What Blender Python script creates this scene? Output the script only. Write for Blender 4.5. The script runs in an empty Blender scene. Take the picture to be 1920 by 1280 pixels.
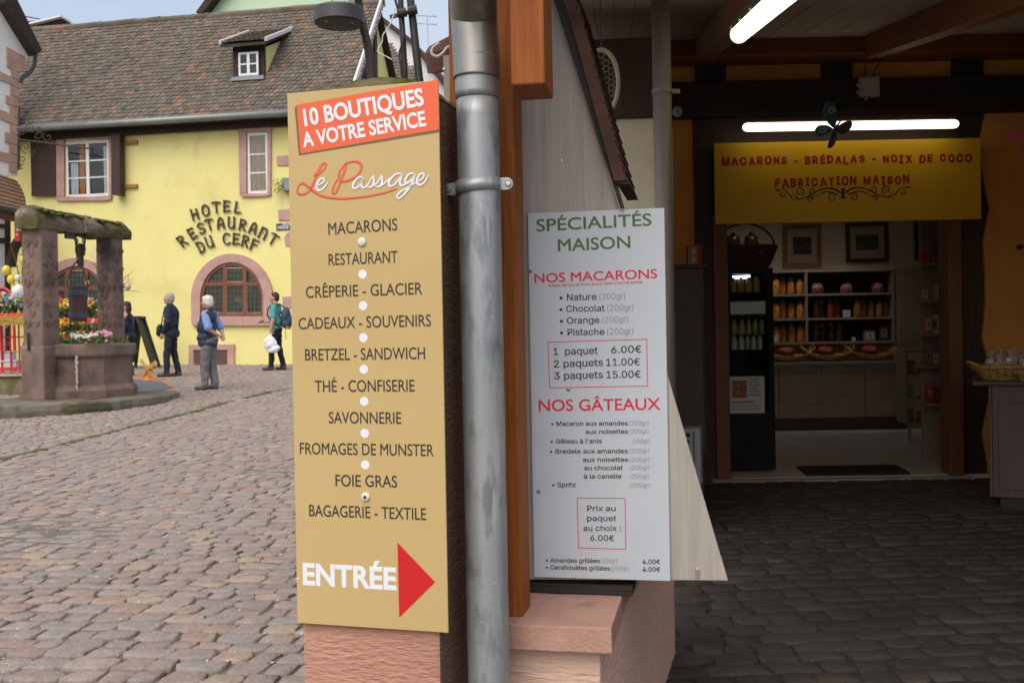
import bpy, bmesh, math, random
from mathutils import Vector, Matrix, noise as mnoise
R = math.radians
sc = bpy.context.scene
COL = sc.collection
random.seed(7)
# ------------------------------------------------------------------ camera
CAMZ = 1.45
FPX = 1900.0
cam_d = bpy.data.cameras.new("camera")
cam_d.sensor_width = 36.0
cam_d.lens = FPX / 1920 * 36.0
cam_d.clip_start = 0.05
cam_d.clip_end = 600
cam_d.dof.use_dof = True
cam_d.dof.focus_distance = 2.75
cam_d.dof.aperture_fstop = 13.0
cam = bpy.data.objects.new("camera", cam_d)
COL.objects.link(cam)
CR = Matrix.Rotation(R(90 - 0.54), 3, 'X') @ Matrix.Rotation(R(-1.0), 3, 'Z')
cam.matrix_world = Matrix.Translation((0, 0, CAMZ)) @ CR.to_4x4()
sc.camera = cam
# ------------------------------------------------------------------ light
SUN_EL, SUN_AZ = 52.0, 205.0          # azimuth clockwise from +Y: behind the viewer, to the left
w = bpy.data.worlds.new("World")
sc.world = w
w.use_nodes = True
nt = w.node_tree
sky = nt.nodes.new('ShaderNodeTexSky')
sky.sky_type = 'NISHITA'
sky.sun_disc = False
sky.sun_elevation = R(SUN_EL)
sky.sun_rotation = R(SUN_AZ)
sky.air_density = 1.0
sky.dust_density = 5.0
sky.ozone_density = 1.0
bg = nt.nodes['Background']
bg.inputs['Strength'].default_value = 0.15
# thin high cloud over the blue: soft noise in the direction of view from the ground up
wtc = nt.nodes.new('ShaderNodeTexCoord'); wmp = nt.nodes.new('ShaderNodeMapping'); wmp.inputs['Scale'].default_value = (1.0, 1.0, 3.0)
wnz = nt.nodes.new('ShaderNodeTexNoise'); wnz.inputs['Scale'].default_value = 2.2; wnz.inputs['Detail'].default_value = 6
wcr = nt.nodes.new('ShaderNodeMapRange'); wcr.inputs['From Min'].default_value = .3; wcr.inputs['From Max'].default_value = .7
wcr.inputs['To Min'].default_value = .30; wcr.inputs['To Max'].default_value = .72
wsp = nt.nodes.new('ShaderNodeSeparateXYZ'); whz = nt.nodes.new('ShaderNodeMapRange'); whz.inputs['From Max'].default_value = .08
wml = nt.nodes.new('ShaderNodeMath'); wml.operation = 'MULTIPLY'
wmx = nt.nodes.new('ShaderNodeMix'); wmx.data_type = 'RGBA'; wmx.inputs[7].default_value = (3.3, 3.5, 3.8, 1)
nt.links.new(wtc.outputs['Generated'], wmp.inputs['Vector']); nt.links.new(wmp.outputs[0], wnz.inputs['Vector']); nt.links.new(wnz.outputs['Fac'], wcr.inputs['Value'])
nt.links.new(wtc.outputs['Generated'], wsp.inputs[0]); nt.links.new(wsp.outputs['Z'], whz.inputs['Value'])
nt.links.new(wcr.outputs[0], wml.inputs[0]); nt.links.new(whz.outputs[0], wml.inputs[1]); nt.links.new(wml.outputs[0], wmx.inputs[0])
nt.links.new(sky.outputs[0], wmx.inputs[6]); nt.links.new(wmx.outputs[2], bg.inputs['Color'])
sl = bpy.data.lights.new("sun", 'SUN')
sl.energy = 1.0
sl.angle = R(65)
sl.color = (1.0, 0.95, 0.87)
sun = bpy.data.objects.new("sun", sl)
COL.objects.link(sun)
az = R(SUN_AZ)
sdir = Vector((math.sin(az) * math.cos(R(SUN_EL)), math.cos(az) * math.cos(R(SUN_EL)), math.sin(R(SUN_EL))))
sun.rotation_euler = sdir.to_track_quat('Z', 'Y').to_euler()
sun.location = (0, 0, 30)
sc.view_settings.view_transform = 'Standard'
sc.view_settings.look = 'None'
sc.view_settings.gamma = 1.0
sc.view_settings.exposure = 0.66
sc.cycles.max_bounces = 8
sc.cycles.diffuse_bounces = 5
sc.cycles.use_denoising = True

# ------------------------------------------------------------------ pixel <-> world
def ray(px, py):
    return (CR @ Vector(((px - 960) / FPX, (640 - py) / FPX, -1.0)))
CAM = Vector((0, 0, CAMZ))
def at(px, py, d):
    r = ray(px, py)
    return CAM + r * (d / r.y)
def ss(a, b, x):
    t = max(0, min(1, (x - a) / (b - a)))
    return t * t * (3 - 2 * t)
def zg(x, y):
    yy = max(0.0, min(y, 30.0) - 2.0)
    t = ss(-0.12, 0.10, x / max(y, .5))
    return yy * 0.032 * (1 - t) + min(yy, 6.6) * 0.0135 * t
def gpt(px, py):                    # ground point seen at a pixel
    r = ray(px, py)
    d = 3.0
    for _ in range(60):
        p = CAM + r * (d / r.y)
        h = p.z - zg(p.x, p.y)
        d = max(1.0, d + h / max(.03, (-r.z / r.y) + .032) * .6)
    return CAM + r * (d / r.y)
class Fr:
    """a vertical plane with its own local frame: x along it, y into it, z up"""
    def __init__(s, o, deg):
        s.o = Vector(o); a = R(deg); s.a = -a
        s.u = Vector((math.cos(a), -math.sin(a), 0)); s.n = Vector((math.sin(a), math.cos(a), 0))
    def hit(s, px, py, w=0.0):
        r = ray(px, py); q = s.o + s.n * w
        t = (q - CAM).dot(s.n) / r.dot(s.n)
        p = CAM + r * t - s.o
        return (p.dot(s.u), p.z)
    def world(s, x, y, z):
        return s.o + s.u * x + s.n * y + Vector((0, 0, z))
    def loc(s, p):
        q = Vector(p) - s.o
        return Vector((q.dot(s.u), q.dot(s.n), q.z))

# ------------------------------------------------------------------ objects
def tag(o, label=None, cat=None, group=None, kind=None):
    if label: o['label'] = label
    if cat: o['category'] = cat
    if group: o['group'] = group
    if kind: o['kind'] = kind
    return o
def thing(name, label, cat, loc=(0, 0, 0), rz=0.0, group=None):
    o = bpy.data.objects.new(name, None)
    o.empty_display_size = .1
    COL.objects.link(o)
    o.location = loc; o.rotation_euler = (0, 0, rz)
    return tag(o, label, cat, group)
def fthing(name, label, cat, fr, group=None):
    return thing(name, label, cat, fr.o, fr.a, group)
def copy_tree(o, parent=None):
    c = o.copy(); COL.objects.link(c)
    if parent is not None: c.parent = parent
    for ch in list(o.children): copy_tree(ch, c)
    return c
class MB:
    def __init__(s): s.v = []; s.f = []; s.m = []
    def add(s, vs, fs, mi=0):
        k = len(s.v)
        s.v.extend([tuple(p) for p in vs])
        for f in fs:
            s.f.append([i + k for i in f]); s.m.append(mi)
        return s
    def box(s, x0, x1, y0, y1, z0, z1, mi=0):
        if x0 > x1: x0, x1 = x1, x0
        if y0 > y1: y0, y1 = y1, y0
        if z0 > z1: z0, z1 = z1, z0
        vs = [(x0, y0, z0), (x1, y0, z0), (x1, y1, z0), (x0, y1, z0), (x0, y0, z1), (x1, y0, z1), (x1, y1, z1), (x0, y1, z1)]
        return s.add(vs, [(0, 3, 2, 1), (4, 5, 6, 7), (0, 1, 5, 4), (1, 2, 6, 5), (2, 3, 7, 6), (3, 0, 4, 7)], mi)
    def bar(s, a, b, w, h, mi=0, up=(0, 0, 1)):
        a = Vector(a); b = Vector(b); d = (b - a).normalized(); u = Vector(up)
        if abs(d.dot(u)) > .98: u = Vector((0, 1, 0))
        x = d.cross(u).normalized() * (w / 2); z = x.cross(d).normalized() * (h / 2)
        vs = [p + sx * x + sz * z for p in (a, b) for sx, sz in ((-1, -1), (1, -1), (1, 1), (-1, 1))]
        return s.add(vs, [(0, 1, 2, 3), (7, 6, 5, 4), (0, 4, 5, 1), (1, 5, 6, 2), (2, 6, 7, 3), (3, 7, 4, 0)], mi)
    def prism(s, pts, y0, y1, mi=0):        # polygon in xz (ccw seen from -y), extruded along y
        n = len(pts)
        ar = sum(pts[i][0] * pts[(i + 1) % n][1] - pts[(i + 1) % n][0] * pts[i][1] for i in range(n))
        if ar < 0: pts = pts[::-1]
        vs = [(x, y0, z) for x, z in pts] + [(x, y1, z) for x, z in pts]
        fs = [tuple(range(n)), tuple(range(2 * n - 1, n - 1, -1))] + [(i, i + n, (i + 1) % n + n, (i + 1) % n) for i in range(n)]
        return s.add(vs, fs, mi)
    def vprism(s, pts, z0, z1, mi=0):       # polygon in xy, extruded up
        n = len(pts)
        ar = sum(pts[i][0] * pts[(i + 1) % n][1] - pts[(i + 1) % n][0] * pts[i][1] for i in range(n))
        if ar < 0: pts = pts[::-1]
        vs = [(x, y, z0) for x, y in pts] + [(x, y, z1) for x, y in pts]
        fs = [tuple(range(n - 1, -1, -1)), tuple(range(n, 2 * n))] + [(i, (i + 1) % n, (i + 1) % n + n, i + n) for i in range(n)]
        return s.add(vs, fs, mi)
    def tube(s, pts, r, n=8, mi=0, close=False):
        pts = [Vector(p) for p in pts]; m = len(pts)
        rr = r if isinstance(r, (list, tuple)) else [r] * m
        ref = Vector((.3, .2, .93)); vs = []
        for i, p in enumerate(pts):
            if close: d = pts[(i + 1) % m] - pts[i - 1]
            else: d = pts[min(i + 1, m - 1)] - pts[max(i - 1, 0)]
            d.normalize()
            a = d.cross(ref)
            if a.length < .05: a = d.cross(Vector((1, 0, 0)))
            a.normalize(); b = d.cross(a).normalized()
            ref = a.cross(d) if not close else ref
            for k in range(n):
                t = 2 * math.pi * k / n
                vs.append(p + (a * math.cos(t) + b * math.sin(t)) * rr[i])
        fs = []
        for i in range(m if close else m - 1):
            j = (i + 1) % m
            for k in range(n):
                fs.append((i * n + k, i * n + (k + 1) % n, j * n + (k + 1) % n, j * n + k))
        if not close:
            fs.append(tuple(range(n - 1, -1, -1))); fs.append(tuple(range((m - 1) * n, m * n)))
        return s.add(vs, fs, mi)
    def lathe(s, prof, c=(0, 0, 0), n=16, mi=0, rot=0.0, sx=1, sy=1):     # prof: (r, z)
        vs = []
        for r, z in prof:
            for k in range(n):
                t = 2 * math.pi * k / n + rot
                vs.append((c[0] + r * math.cos(t) * sx, c[1] + r * math.sin(t) * sy, c[2] + z))
        m = len(prof); fs = []
        for i in range(m - 1):
            for k in range(n):
                fs.append((i * n + k, i * n + (k + 1) % n, (i + 1) * n + (k + 1) % n, (i + 1) * n + k))
        fs.append(tuple(range(n - 1, -1, -1))); fs.append(tuple(range((m - 1) * n, m * n)))
        return s.add(vs, fs, mi)
    def ball(s, c, r, n=10, m=7, mi=0):
        rx, ry, rz = r if isinstance(r, (list, tuple)) else (r, r, r)
        prof = []
        vs = [(c[0], c[1], c[2] - rz)]
        for i in range(1, m):
            f = math.pi * i / m
            for k in range(n):
                t = 2 * math.pi * k / n
                vs.append((c[0] + rx * math.sin(f) * math.cos(t), c[1] + ry * math.sin(f) * math.sin(t), c[2] - rz * math.cos(f)))
        vs.append((c[0], c[1], c[2] + rz)); fs = []
        for k in range(n): fs.append((0, 1 + (k + 1) % n, 1 + k))
        for i in range(m - 2):
            for k in range(n):
                a = 1 + i * n
                fs.append((a + k, a + (k + 1) % n, a + n + (k + 1) % n, a + n + k))
        a = 1 + (m - 2) * n
        for k in range(n): fs.append((a + k, a + (k + 1) % n, len(vs) - 1))
        return s.add(vs, fs, mi)
    def ribbon(s, pts, wd, y0, y1, mi=0):   # flat strip in xz with thickness along y
        m = len(pts); ww = wd if isinstance(wd, (list, tuple)) else [wd] * m
        L = []; Rr = []
        for i, p in enumerate(pts):
            a = pts[max(i - 1, 0)]; b = pts[min(i + 1, m - 1)]
            dx, dz = b[0] - a[0], b[1] - a[1]; l = math.hypot(dx, dz) or 1
            nx, nz = -dz / l * ww[i] / 2, dx / l * ww[i] / 2
            L.append((p[0] + nx, p[1] + nz)); Rr.append((p[0] - nx, p[1] - nz))
        vs = [(x, y0, z) for x, z in L + Rr] + [(x, y1, z) for x, z in L + Rr]
        fs = []
        for i in range(m - 1):
            fs.append((i, m + i, m + i + 1, i + 1))
            fs.append((2 * m + i, 2 * m + i + 1, 3 * m + i + 1, 3 * m + i))
            fs.append((i, i + 1, 2 * m + i + 1, 2 * m + i))
            fs.append((m + i, 3 * m + i, 3 * m + i + 1, m + i + 1))
        fs.append((0, 2 * m, 3 * m, m)); fs.append((m - 1, 2 * m - 1, 4 * m - 1, 3 * m - 1))
        return s.add(vs, fs, mi)
    def build(s, name, mat, parent=None, smooth=False, bevel=0.0, seg=2, fix=False):
        me = bpy.data.meshes.new(name)
        me.from_pydata(s.v, [], s.f)
        for mm in (mat if isinstance(mat, (list, tuple)) else [mat]): me.materials.append(mm)
        if any(s.m): me.polygons.foreach_set('material_index', s.m)
        if fix:
            bm = bmesh.new(); bm.from_mesh(me); bmesh.ops.recalc_face_normals(bm, faces=bm.faces); bm.to_mesh(me); bm.free()
        if smooth: me.polygons.foreach_set('use_smooth', [True] * len(me.polygons))
        me.update()
        o = bpy.data.objects.new(name, me); COL.objects.link(o)
        if parent is not None: o.parent = parent
        if bevel:
            b = o.modifiers.new('edge', 'BEVEL'); b.width = bevel; b.segments = seg; b.limit_method = 'ANGLE'; b.angle_limit = R(40)
        if smooth == 'auto' or (smooth and bevel):
            pass
        return o
def spline(pts, k=8, closed=False):
    n = len(pts); out = []
    P = [Vector(p) for p in pts]
    for i in range(n if closed else n - 1):
        if closed: a, b, c, d = P[i - 1], P[i], P[(i + 1) % n], P[(i + 2) % n]
        else: a, b, c, d = P[max(i - 1, 0)], P[i], P[i + 1], P[min(i + 2, n - 1)]
        for j in range(k):
            t = j / k
            out.append(.5 * ((2 * b) + (c - a) * t + (2 * a - 5 * b + 4 * c - d) * t * t + (3 * b - a - 3 * c + d) * t ** 3))
    if not closed: out.append(P[-1])
    return out
def rough_up(o, amp, scale, cuts=0, seed=0):
    """real unevenness in a stone mesh"""
    me = o.data; bm = bmesh.new(); bm.from_mesh(me)
    if cuts: bmesh.ops.subdivide_edges(bm, edges=bm.edges, cuts=cuts, use_grid_fill=True)
    bmesh.ops.recalc_face_normals(bm, faces=bm.faces)
    bm.normal_update()
    off = Vector((seed * 3.7, seed * 1.3, seed * 2.1))
    for v in bm.verts:
        p = v.co * scale + off
        v.co += v.normal * (mnoise.noise(p) + .5 * mnoise.noise(p * 2.3)) * amp
    bm.to_mesh(me); bm.free(); me.update()
    return o

# ------------------------------------------------------------------ materials
_mats = {}
def lin(c):
    return tuple((x / 12.92 if x <= .04045 else ((x + .055) / 1.055) ** 2.4) for x in c)
def hexc(h):
    return lin(tuple(int(h[i:i + 2], 16) / 255 for i in (0, 2, 4)))
def M(name, c1, c2=None, c3=None, scale=6.0, stretch=(1, 1, 1), rough=.75, metal=0.0, bump=0.0, bscale=40.0, bstretch=None,
      island=None, spec=.4, detail=6.0, spots=None, emit=None, rr=None, coat=0.0, contrast=(.3, .7), alpha=None, trans=0.0):
    if name in _mats: return _mats[name]
    m = bpy.data.materials.new(name); m.use_nodes = True; _mats[name] = m
    n = m.node_tree.nodes; l = m.node_tree.links
    b = n['Principled BSDF']
    b.inputs['Roughness'].default_value = rough
    b.inputs['Metallic'].default_value = metal
    b.inputs['Specular IOR Level'].default_value = spec
    if coat: b.inputs['Coat Weight'].default_value = coat; b.inputs['Coat Roughness'].default_value = .15
    if trans: b.inputs['Transmission Weight'].default_value = trans
    c2 = c2 or c1
    tc = n.new('ShaderNodeTexCoord'); mp = n.new('ShaderNodeMapping'); mp.inputs['Scale'].default_value = stretch
    l.new(tc.outputs['Object'], mp.inputs['Vector'])
    nz = n.new('ShaderNodeTexNoise'); nz.inputs['Scale'].default_value = scale; nz.inputs['Detail'].default_value = detail
    nz.inputs['Roughness'].default_value = .6
    l.new(mp.outputs[0], nz.inputs['Vector'])
    cr = n.new('ShaderNodeValToRGB')
    cr.color_ramp.elements[0].position = contrast[0]; cr.color_ramp.elements[0].color = (*c1, 1)
    cr.color_ramp.elements[1].position = contrast[1]; cr.color_ramp.elements[1].color = (*c2, 1)
    if c3: e = cr.color_ramp.elements.new((contrast[0] + contrast[1]) / 2); e.color = (*c3, 1)
    l.new(nz.outputs['Fac'], cr.inputs[0])
    col = cr.outputs[0]
    if island:                                   # colour by single tile / stone
        ge = n.new('ShaderNodeNewGeometry'); ir = n.new('ShaderNodeValToRGB'); ir.color_ramp.interpolation = 'LINEAR'
        els = ir.color_ramp.elements
        for i, c in enumerate(island):
            pos = i / (len(island) - 1)
            e = els[i] if i < 2 else els.new(pos)
            e.position = pos; e.color = (*c, 1)
        els[1].position = 1 / (len(island) - 1) if len(island) > 2 else 1
        l.new(ge.outputs['Random Per Island'], ir.inputs[0])
        mx = n.new('ShaderNodeMix'); mx.data_type = 'RGBA'; mx.blend_type = 'MULTIPLY'; mx.inputs[0].default_value = 1
        l.new(ir.outputs[0], mx.inputs[6]); l.new(col, mx.inputs[7]); col = mx.outputs[2]
    for sp in (spots or []):                     # (colour, scale, threshold, softness[, stretch]) moss, stains, droppings
        mp2 = n.new('ShaderNodeMapping'); mp2.inputs['Scale'].default_value = sp[4] if len(sp) > 4 else (1, 1, 1)
        mp2.inputs['Location'].default_value = (random.random() * 9, random.random() * 9, random.random() * 9)
        l.new(tc.outputs['Object'], mp2.inputs['Vector'])
        n2 = n.new('ShaderNodeTexNoise'); n2.inputs['Scale'].default_value = sp[1]; n2.inputs['Detail'].default_value = 5
        l.new(mp2.outputs[0], n2.inputs['Vector'])
        r2 = n.new('ShaderNodeMapRange'); r2.inputs['From Min'].default_value = sp[2]; r2.inputs['From Max'].default_value = sp[2] + sp[3]
        l.new(n2.outputs['Fac'], r2.inputs['Value'])
        mx = n.new('ShaderNodeMix'); mx.data_type = 'RGBA'
        l.new(r2.outputs[0], mx.inputs[0]); l.new(col, mx.inputs[6]); mx.inputs[7].default_value = (*sp[0], 1); col = mx.outputs[2]
    l.new(col, b.inputs['Base Color'])
    if rr:
        r3 = n.new('ShaderNodeMapRange'); r3.inputs['To Min'].default_value = rr[0]; r3.inputs['To Max'].default_value = rr[1]
        l.new(nz.outputs['Fac'], r3.inputs['Value']); l.new(r3.outputs[0], b.inputs['Roughness'])
    if bump:
        mb = n.new('ShaderNodeMapping'); mb.inputs['Scale'].default_value = bstretch or stretch
        l.new(tc.outputs['Object'], mb.inputs['Vector'])
        nb = n.new('ShaderNodeTexNoise'); nb.inputs['Scale'].default_value = bscale; nb.inputs['Detail'].default_value = 6
        l.new(mb.outputs[0], nb.inputs['Vector'])
        bn = n.new('ShaderNodeBump'); bn.inputs['Strength'].default_value = min(1, bump); bn.inputs['Distance'].default_value = .012 * max(1, bump)
        l.new(nb.outputs['Fac'], bn.inputs['Height']); l.new(bn.outputs[0], b.inputs['Normal'])
    if emit:
        b.inputs['Emission Color'].default_value = (*emit[0], 1); b.inputs['Emission Strength'].default_value = emit[1]
    return m

# ------------------------------------------------------------------ lettering
def load_font(fn):
    try: return bpy.data.fonts.load(bpy.utils.system_resource('DATAFILES') + '/fonts/' + fn)
    except Exception: return None
INTER = load_font('Inter.woff2')
_tc = {}
def _outline(s, bold, font, res):
    cu = bpy.data.curves.new('text_outline', 'FONT'); cu.body = s; cu.resolution_u = res
    if font == 'inter' and INTER: cu.font = INTER
    if bold: cu.bevel_depth = bold; cu.bevel_resolution = 0
    o = bpy.data.objects.new('text_outline', cu); COL.objects.link(o)
    ev = o.evaluated_get(bpy.context.evaluated_depsgraph_get())
    me = ev.to_mesh(); k = 1 / bold if bold else 0
    vs = [(v.co.x, v.co.y, v.co.z * k) for v in me.vertices]; fs = [tuple(p.vertices) for p in me.polygons]
    area = sum(p.area for p in me.polygons if abs(p.normal.z) > .9)
    ev.to_mesh_clear(); bpy.data.objects.remove(o); bpy.data.curves.remove(cu)
    return vs, fs, area
_glyph = {}; _adv = {}
def glyph(ch, bold, font):
    """one letter; of several curve resolutions take the one whose counters are properly open (median filled area)"""
    key = (ch, bold, font)
    if key not in _glyph:
        t = sorted((_outline(ch, bold, font, r_) for r_ in (2, 3, 4, 5, 6)), key=lambda q: q[2])
        _glyph[key] = t[2][:2]
    return _glyph[key]
def advance(ch, font):
    if (ch, font) not in _adv:
        ext = lambda s: max(p[0] for p in _outline(s, 0, font, 2)[0])
        _adv[(ch, font)] = ext('I' + ch + 'I') - ext('II')
    return _adv[(ch, font)]
def text_geo(s, bold=0.0, font='inter'):
    """outline of a word as (x, y, height -1..1); bold swells the strokes by that much on every side"""
    key = (s, bold, font)
    if key not in _tc:
        V = []; F = []; x = 0
        for ch in s:
            if ch != ' ':
                vs, fs = glyph(ch, bold, font); k = len(V)
                V += [(p[0] + x, p[1], p[2]) for p in vs]; F += [tuple(i + k for i in f) for f in fs]
            x += advance(ch, font)
        _tc[key] = (V, F)
    return _tc[key]
_cap = {}
def cap_h(bold, font='inter'):
    if (bold, font) not in _cap:
        v, _ = text_geo('H', bold, font); _cap[(bold, font)] = (min(p[1] for p in v), max(p[1] for p in v))
    return _cap[(bold, font)]
def put_text(mb, s, fr, w, bl, br, cap_px, bold=0.0, y=None, up=None, mi=0, font='inter', relief=.00016):
    """letters on plane fr at depth w: bl, br = pixels of the base line's two ends, cap_px = capital height in pixels"""
    bold = max(0.0, bold)
    vs, fs = text_geo(s, bold, font)
    lo, hi = cap_h(bold, font)
    x0 = min(p[0] for p in vs); x1 = max(p[0] for p in vs)
    A = Vector(fr.hit(*bl, w)); B = Vector(fr.hit(*br, w))
    mid = ((bl[0] + br[0]) / 2, (bl[1] + br[1]) / 2)
    a = Vector(fr.hit(*mid, w)); c = Vector(fr.hit(mid[0], mid[1] - cap_px, w)) if up is None else a + Vector(fr.hit(*up, w)) - A
    ex = (B - A) / (x1 - x0)
    if up is None:
        perp = Vector((-ex.y, ex.x)).normalized(); ez = perp * ((c - a).length / (hi - lo))
    else: ez = (c - a) / (hi - lo)
    yy = w if y is None else y
    out = []
    for p in vs:
        q = A + ex * (p[0] - x0) + ez * (p[1] - lo)
        out.append((q.x, yy - relief * p[2], q.y))
    mb.add(out, fs, mi)
def pxpoly(mb, fr, w, pts, y0, y1=None, mi=0):
    q = [fr.hit(*p, w) for p in pts]
    if y1 is None:
        n = len(q); ar = sum(q[i][0] * q[(i + 1) % n][1] - q[(i + 1) % n][0] * q[i][1] for i in range(n))
        if ar < 0: q = q[::-1]
        mb.add([(x, y0, z) for x, z in q], [tuple(range(n))], mi)
    else: mb.prism(q, y0, y1, mi)
def pxbox(mb, fr, x0, y0, x1, y1, w0, w1, mi=0, ref=None):
    """box on frame fr: pixel rectangle measured at depth ref (default its front w0)"""
    ref = w0 if ref is None else ref
    a = fr.hit(x0, (y0 + y1) / 2, ref)[0]; b = fr.hit(x1, (y0 + y1) / 2, ref)[0]
    c = fr.hit((x0 + x1) / 2, y1, ref)[1]; d = fr.hit((x0 + x1) / 2, y0, ref)[1]
    mb.box(a, b, w0, w1, c, d, mi)
    return a, b, c, d
# ================================================================== ground
m_soil = M('joint_soil', (.13, .112, .093), (.20, .175, .148), scale=9, rough=.95, bump=.6, bscale=60,
           spots=[((.06, .085, .015), 3.2, .57, .10), ((.05, .075, .012), 14, .60, .08)])
def ground_sheet():
    xs = [-300, -120, -60, -30, -20] + [-15 + .5 * i for i in range(46)] + [10, 15, 30, 60, 120, 300]
    ys = [-300, -100, -40, -15, -6, -3] + [-1.5 + .5 * i for i in range(64)] + [35, 45, 60, 100, 180, 300]
    mb = MB()
    vs = [(x, y, zg(x, y) - .008) for y in ys for x in xs]
    nx = len(xs)
    fs = [(j * nx + i, j * nx + i + 1, (j + 1) * nx + i + 1, (j + 1) * nx + i) for j in range(len(ys) - 1) for i in range(nx - 1)]
    mb.add(vs, fs)
    o = mb.build('ground', m_soil, smooth=True); tag(o, kind='structure')
ground_sheet()
CK_A = gpt(0, 862); CK_B = gpt(480, 741)
def crack_side(x, y):
    dx, dy = CK_B.x - CK_A.x, CK_B.y - CK_A.y
    wob = .07 * math.sin(x * 2.1) + .04 * math.sin(x * 5.3)
    return ((x - CK_A.x) * dy - (y - CK_A.y) * dx) / math.hypot(dx, dy) + wob    # >0: near side
def cobbles(name, mat, test, bounds, ang, su, sv, gap, seed, curve=0.0, zoff=0.0, dome=.0025, jit=.19, tilt=.024):
    rnd = random.Random(seed)
    ca, sa = math.cos(R(ang)), math.sin(R(ang))
    u0, u1, v0, v1 = bounds
    V = []; F = []
    v = v0
    while v < v1:
        h = sv * rnd.uniform(.82, 1.2)
        u = u0 + rnd.uniform(0, su)
        while u < u1:
            wd = su * rnd.uniform(.66, 1.42)
            uc = u + wd / 2; vc = v + h / 2 + curve * math.sin(uc * .55 + .4) + .035 * math.sin(uc * 2.3 + v * 1.7) + .05 * mnoise.noise((uc * .9, v * .9, seed))
            X = uc * ca - vc * sa; Y = uc * sa + vc * ca
            u += wd
            if not test(X, Y): continue
            z = zg(X, Y) + zoff + rnd.uniform(-.0045, .0045) + .012 * mnoise.noise((X * .8, Y * .8, 0))
            tx, ty = rnd.uniform(-tilt, tilt), rnd.uniform(-tilt, tilt); th = rnd.gauss(0, .05); ct, st_ = math.cos(th), math.sin(th)
            g = gap * rnd.uniform(.5, 1.6)
            a, b = wd / 2 - g / 2, h / 2 - g / 2
            if a < .02: continue
            ja, jb = a * jit, b * jit
            ring = []
            for sx, sy in ((-1, -1), (0, -1), (1, -1), (1, 0), (1, 1), (0, 1), (-1, 1), (-1, 0)):
                k = .94 if sx and sy else 1.0
                ring.append((sx * a * k + rnd.uniform(-ja, ja), sy * b * k + rnd.uniform(-jb, jb)))
            base = len(V)
            for sc_, dz in ((1.02, -.05), (1.0, -.006), (.96, dome * .2), (.84, dome)):
                for x, y in ring:
                    x, y = (x * ct - y * st_) * sc_, (x * st_ + y * ct) * sc_
                    V.append((X + x * ca - y * sa, Y + x * sa + y * ca, z + dz + (x * tx + y * ty if dz > -.04 else 0) + (rnd.uniform(-.0025, .0025) if sc_ < .9 else 0)))
            V.append((X, Y, z + dome * 1.1 + rnd.uniform(-.003, .003)))
            for r_ in range(3):
                for k in range(8):
                    k2 = (k + 1) % 8
                    F.append((base + r_ * 8 + k, base + r_ * 8 + k2, base + r_ * 8 + 8 + k2, base + r_ * 8 + 8 + k))
            for k in range(8): F.append((base + 24 + k, base + 24 + (k + 1) % 8, base + 32))
        v += h
    mb = MB(); mb.v = V; mb.f = F; mb.m = [0] * len(F)
    o = mb.build(name, mat, smooth=True)
    return tag(o, kind='structure')
STONES = [(.29, .24, .218), (.265, .226, .21), (.315, .265, .23), (.275, .238, .222), (.275, .255, .24), (.255, .21, .197), (.30, .235, .205), (.36, .30, .235), (.305, .225, .19), (.275, .23, .21)]
m_cob = M('street_cobble', (.82, .80, .795), (1.2, 1.17, 1.14), scale=16, rough=.8, spec=.25, bump=.9, bscale=48, island=STONES, detail=8, rr=(.72, .95),
          spots=[((.50, .48, .45), 30, .74, .03), ((.10, .105, .035), 2.6, .66, .22)])
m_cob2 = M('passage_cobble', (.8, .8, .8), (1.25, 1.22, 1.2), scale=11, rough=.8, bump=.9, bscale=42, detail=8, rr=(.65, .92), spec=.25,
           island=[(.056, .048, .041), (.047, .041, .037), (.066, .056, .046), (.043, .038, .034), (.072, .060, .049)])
def in_street(x, y):
    return 2.6 < y < 31 and -.66 * y - 1.0 < x < min(-.02 * y - .25, -.42 if y < 3.3 else 99)
cobbles('cobbled_street', m_cob, lambda x, y: in_street(x, y) and crack_side(x, y) > .05, (-20, 6, -2, 34), -9, .165, .122, .009, 3, curve=.22)
cobbles('cobbled_square', m_cob, lambda x, y: in_street(x, y) and crack_side(x, y) < -.04, (-24, 12, -6, 36), 13, .155, .125, .010, 5, curve=.1)
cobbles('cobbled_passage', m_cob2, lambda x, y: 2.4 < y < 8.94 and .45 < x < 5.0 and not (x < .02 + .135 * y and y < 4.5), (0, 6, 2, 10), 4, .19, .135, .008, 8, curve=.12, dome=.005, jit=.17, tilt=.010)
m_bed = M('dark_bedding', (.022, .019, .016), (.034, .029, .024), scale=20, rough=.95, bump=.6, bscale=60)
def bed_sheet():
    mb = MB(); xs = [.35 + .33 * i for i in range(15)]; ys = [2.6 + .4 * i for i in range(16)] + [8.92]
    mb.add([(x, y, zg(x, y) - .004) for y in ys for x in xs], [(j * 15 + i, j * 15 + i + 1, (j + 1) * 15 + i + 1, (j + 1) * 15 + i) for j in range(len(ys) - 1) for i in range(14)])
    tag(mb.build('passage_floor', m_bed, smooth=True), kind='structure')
bed_sheet()
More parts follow.
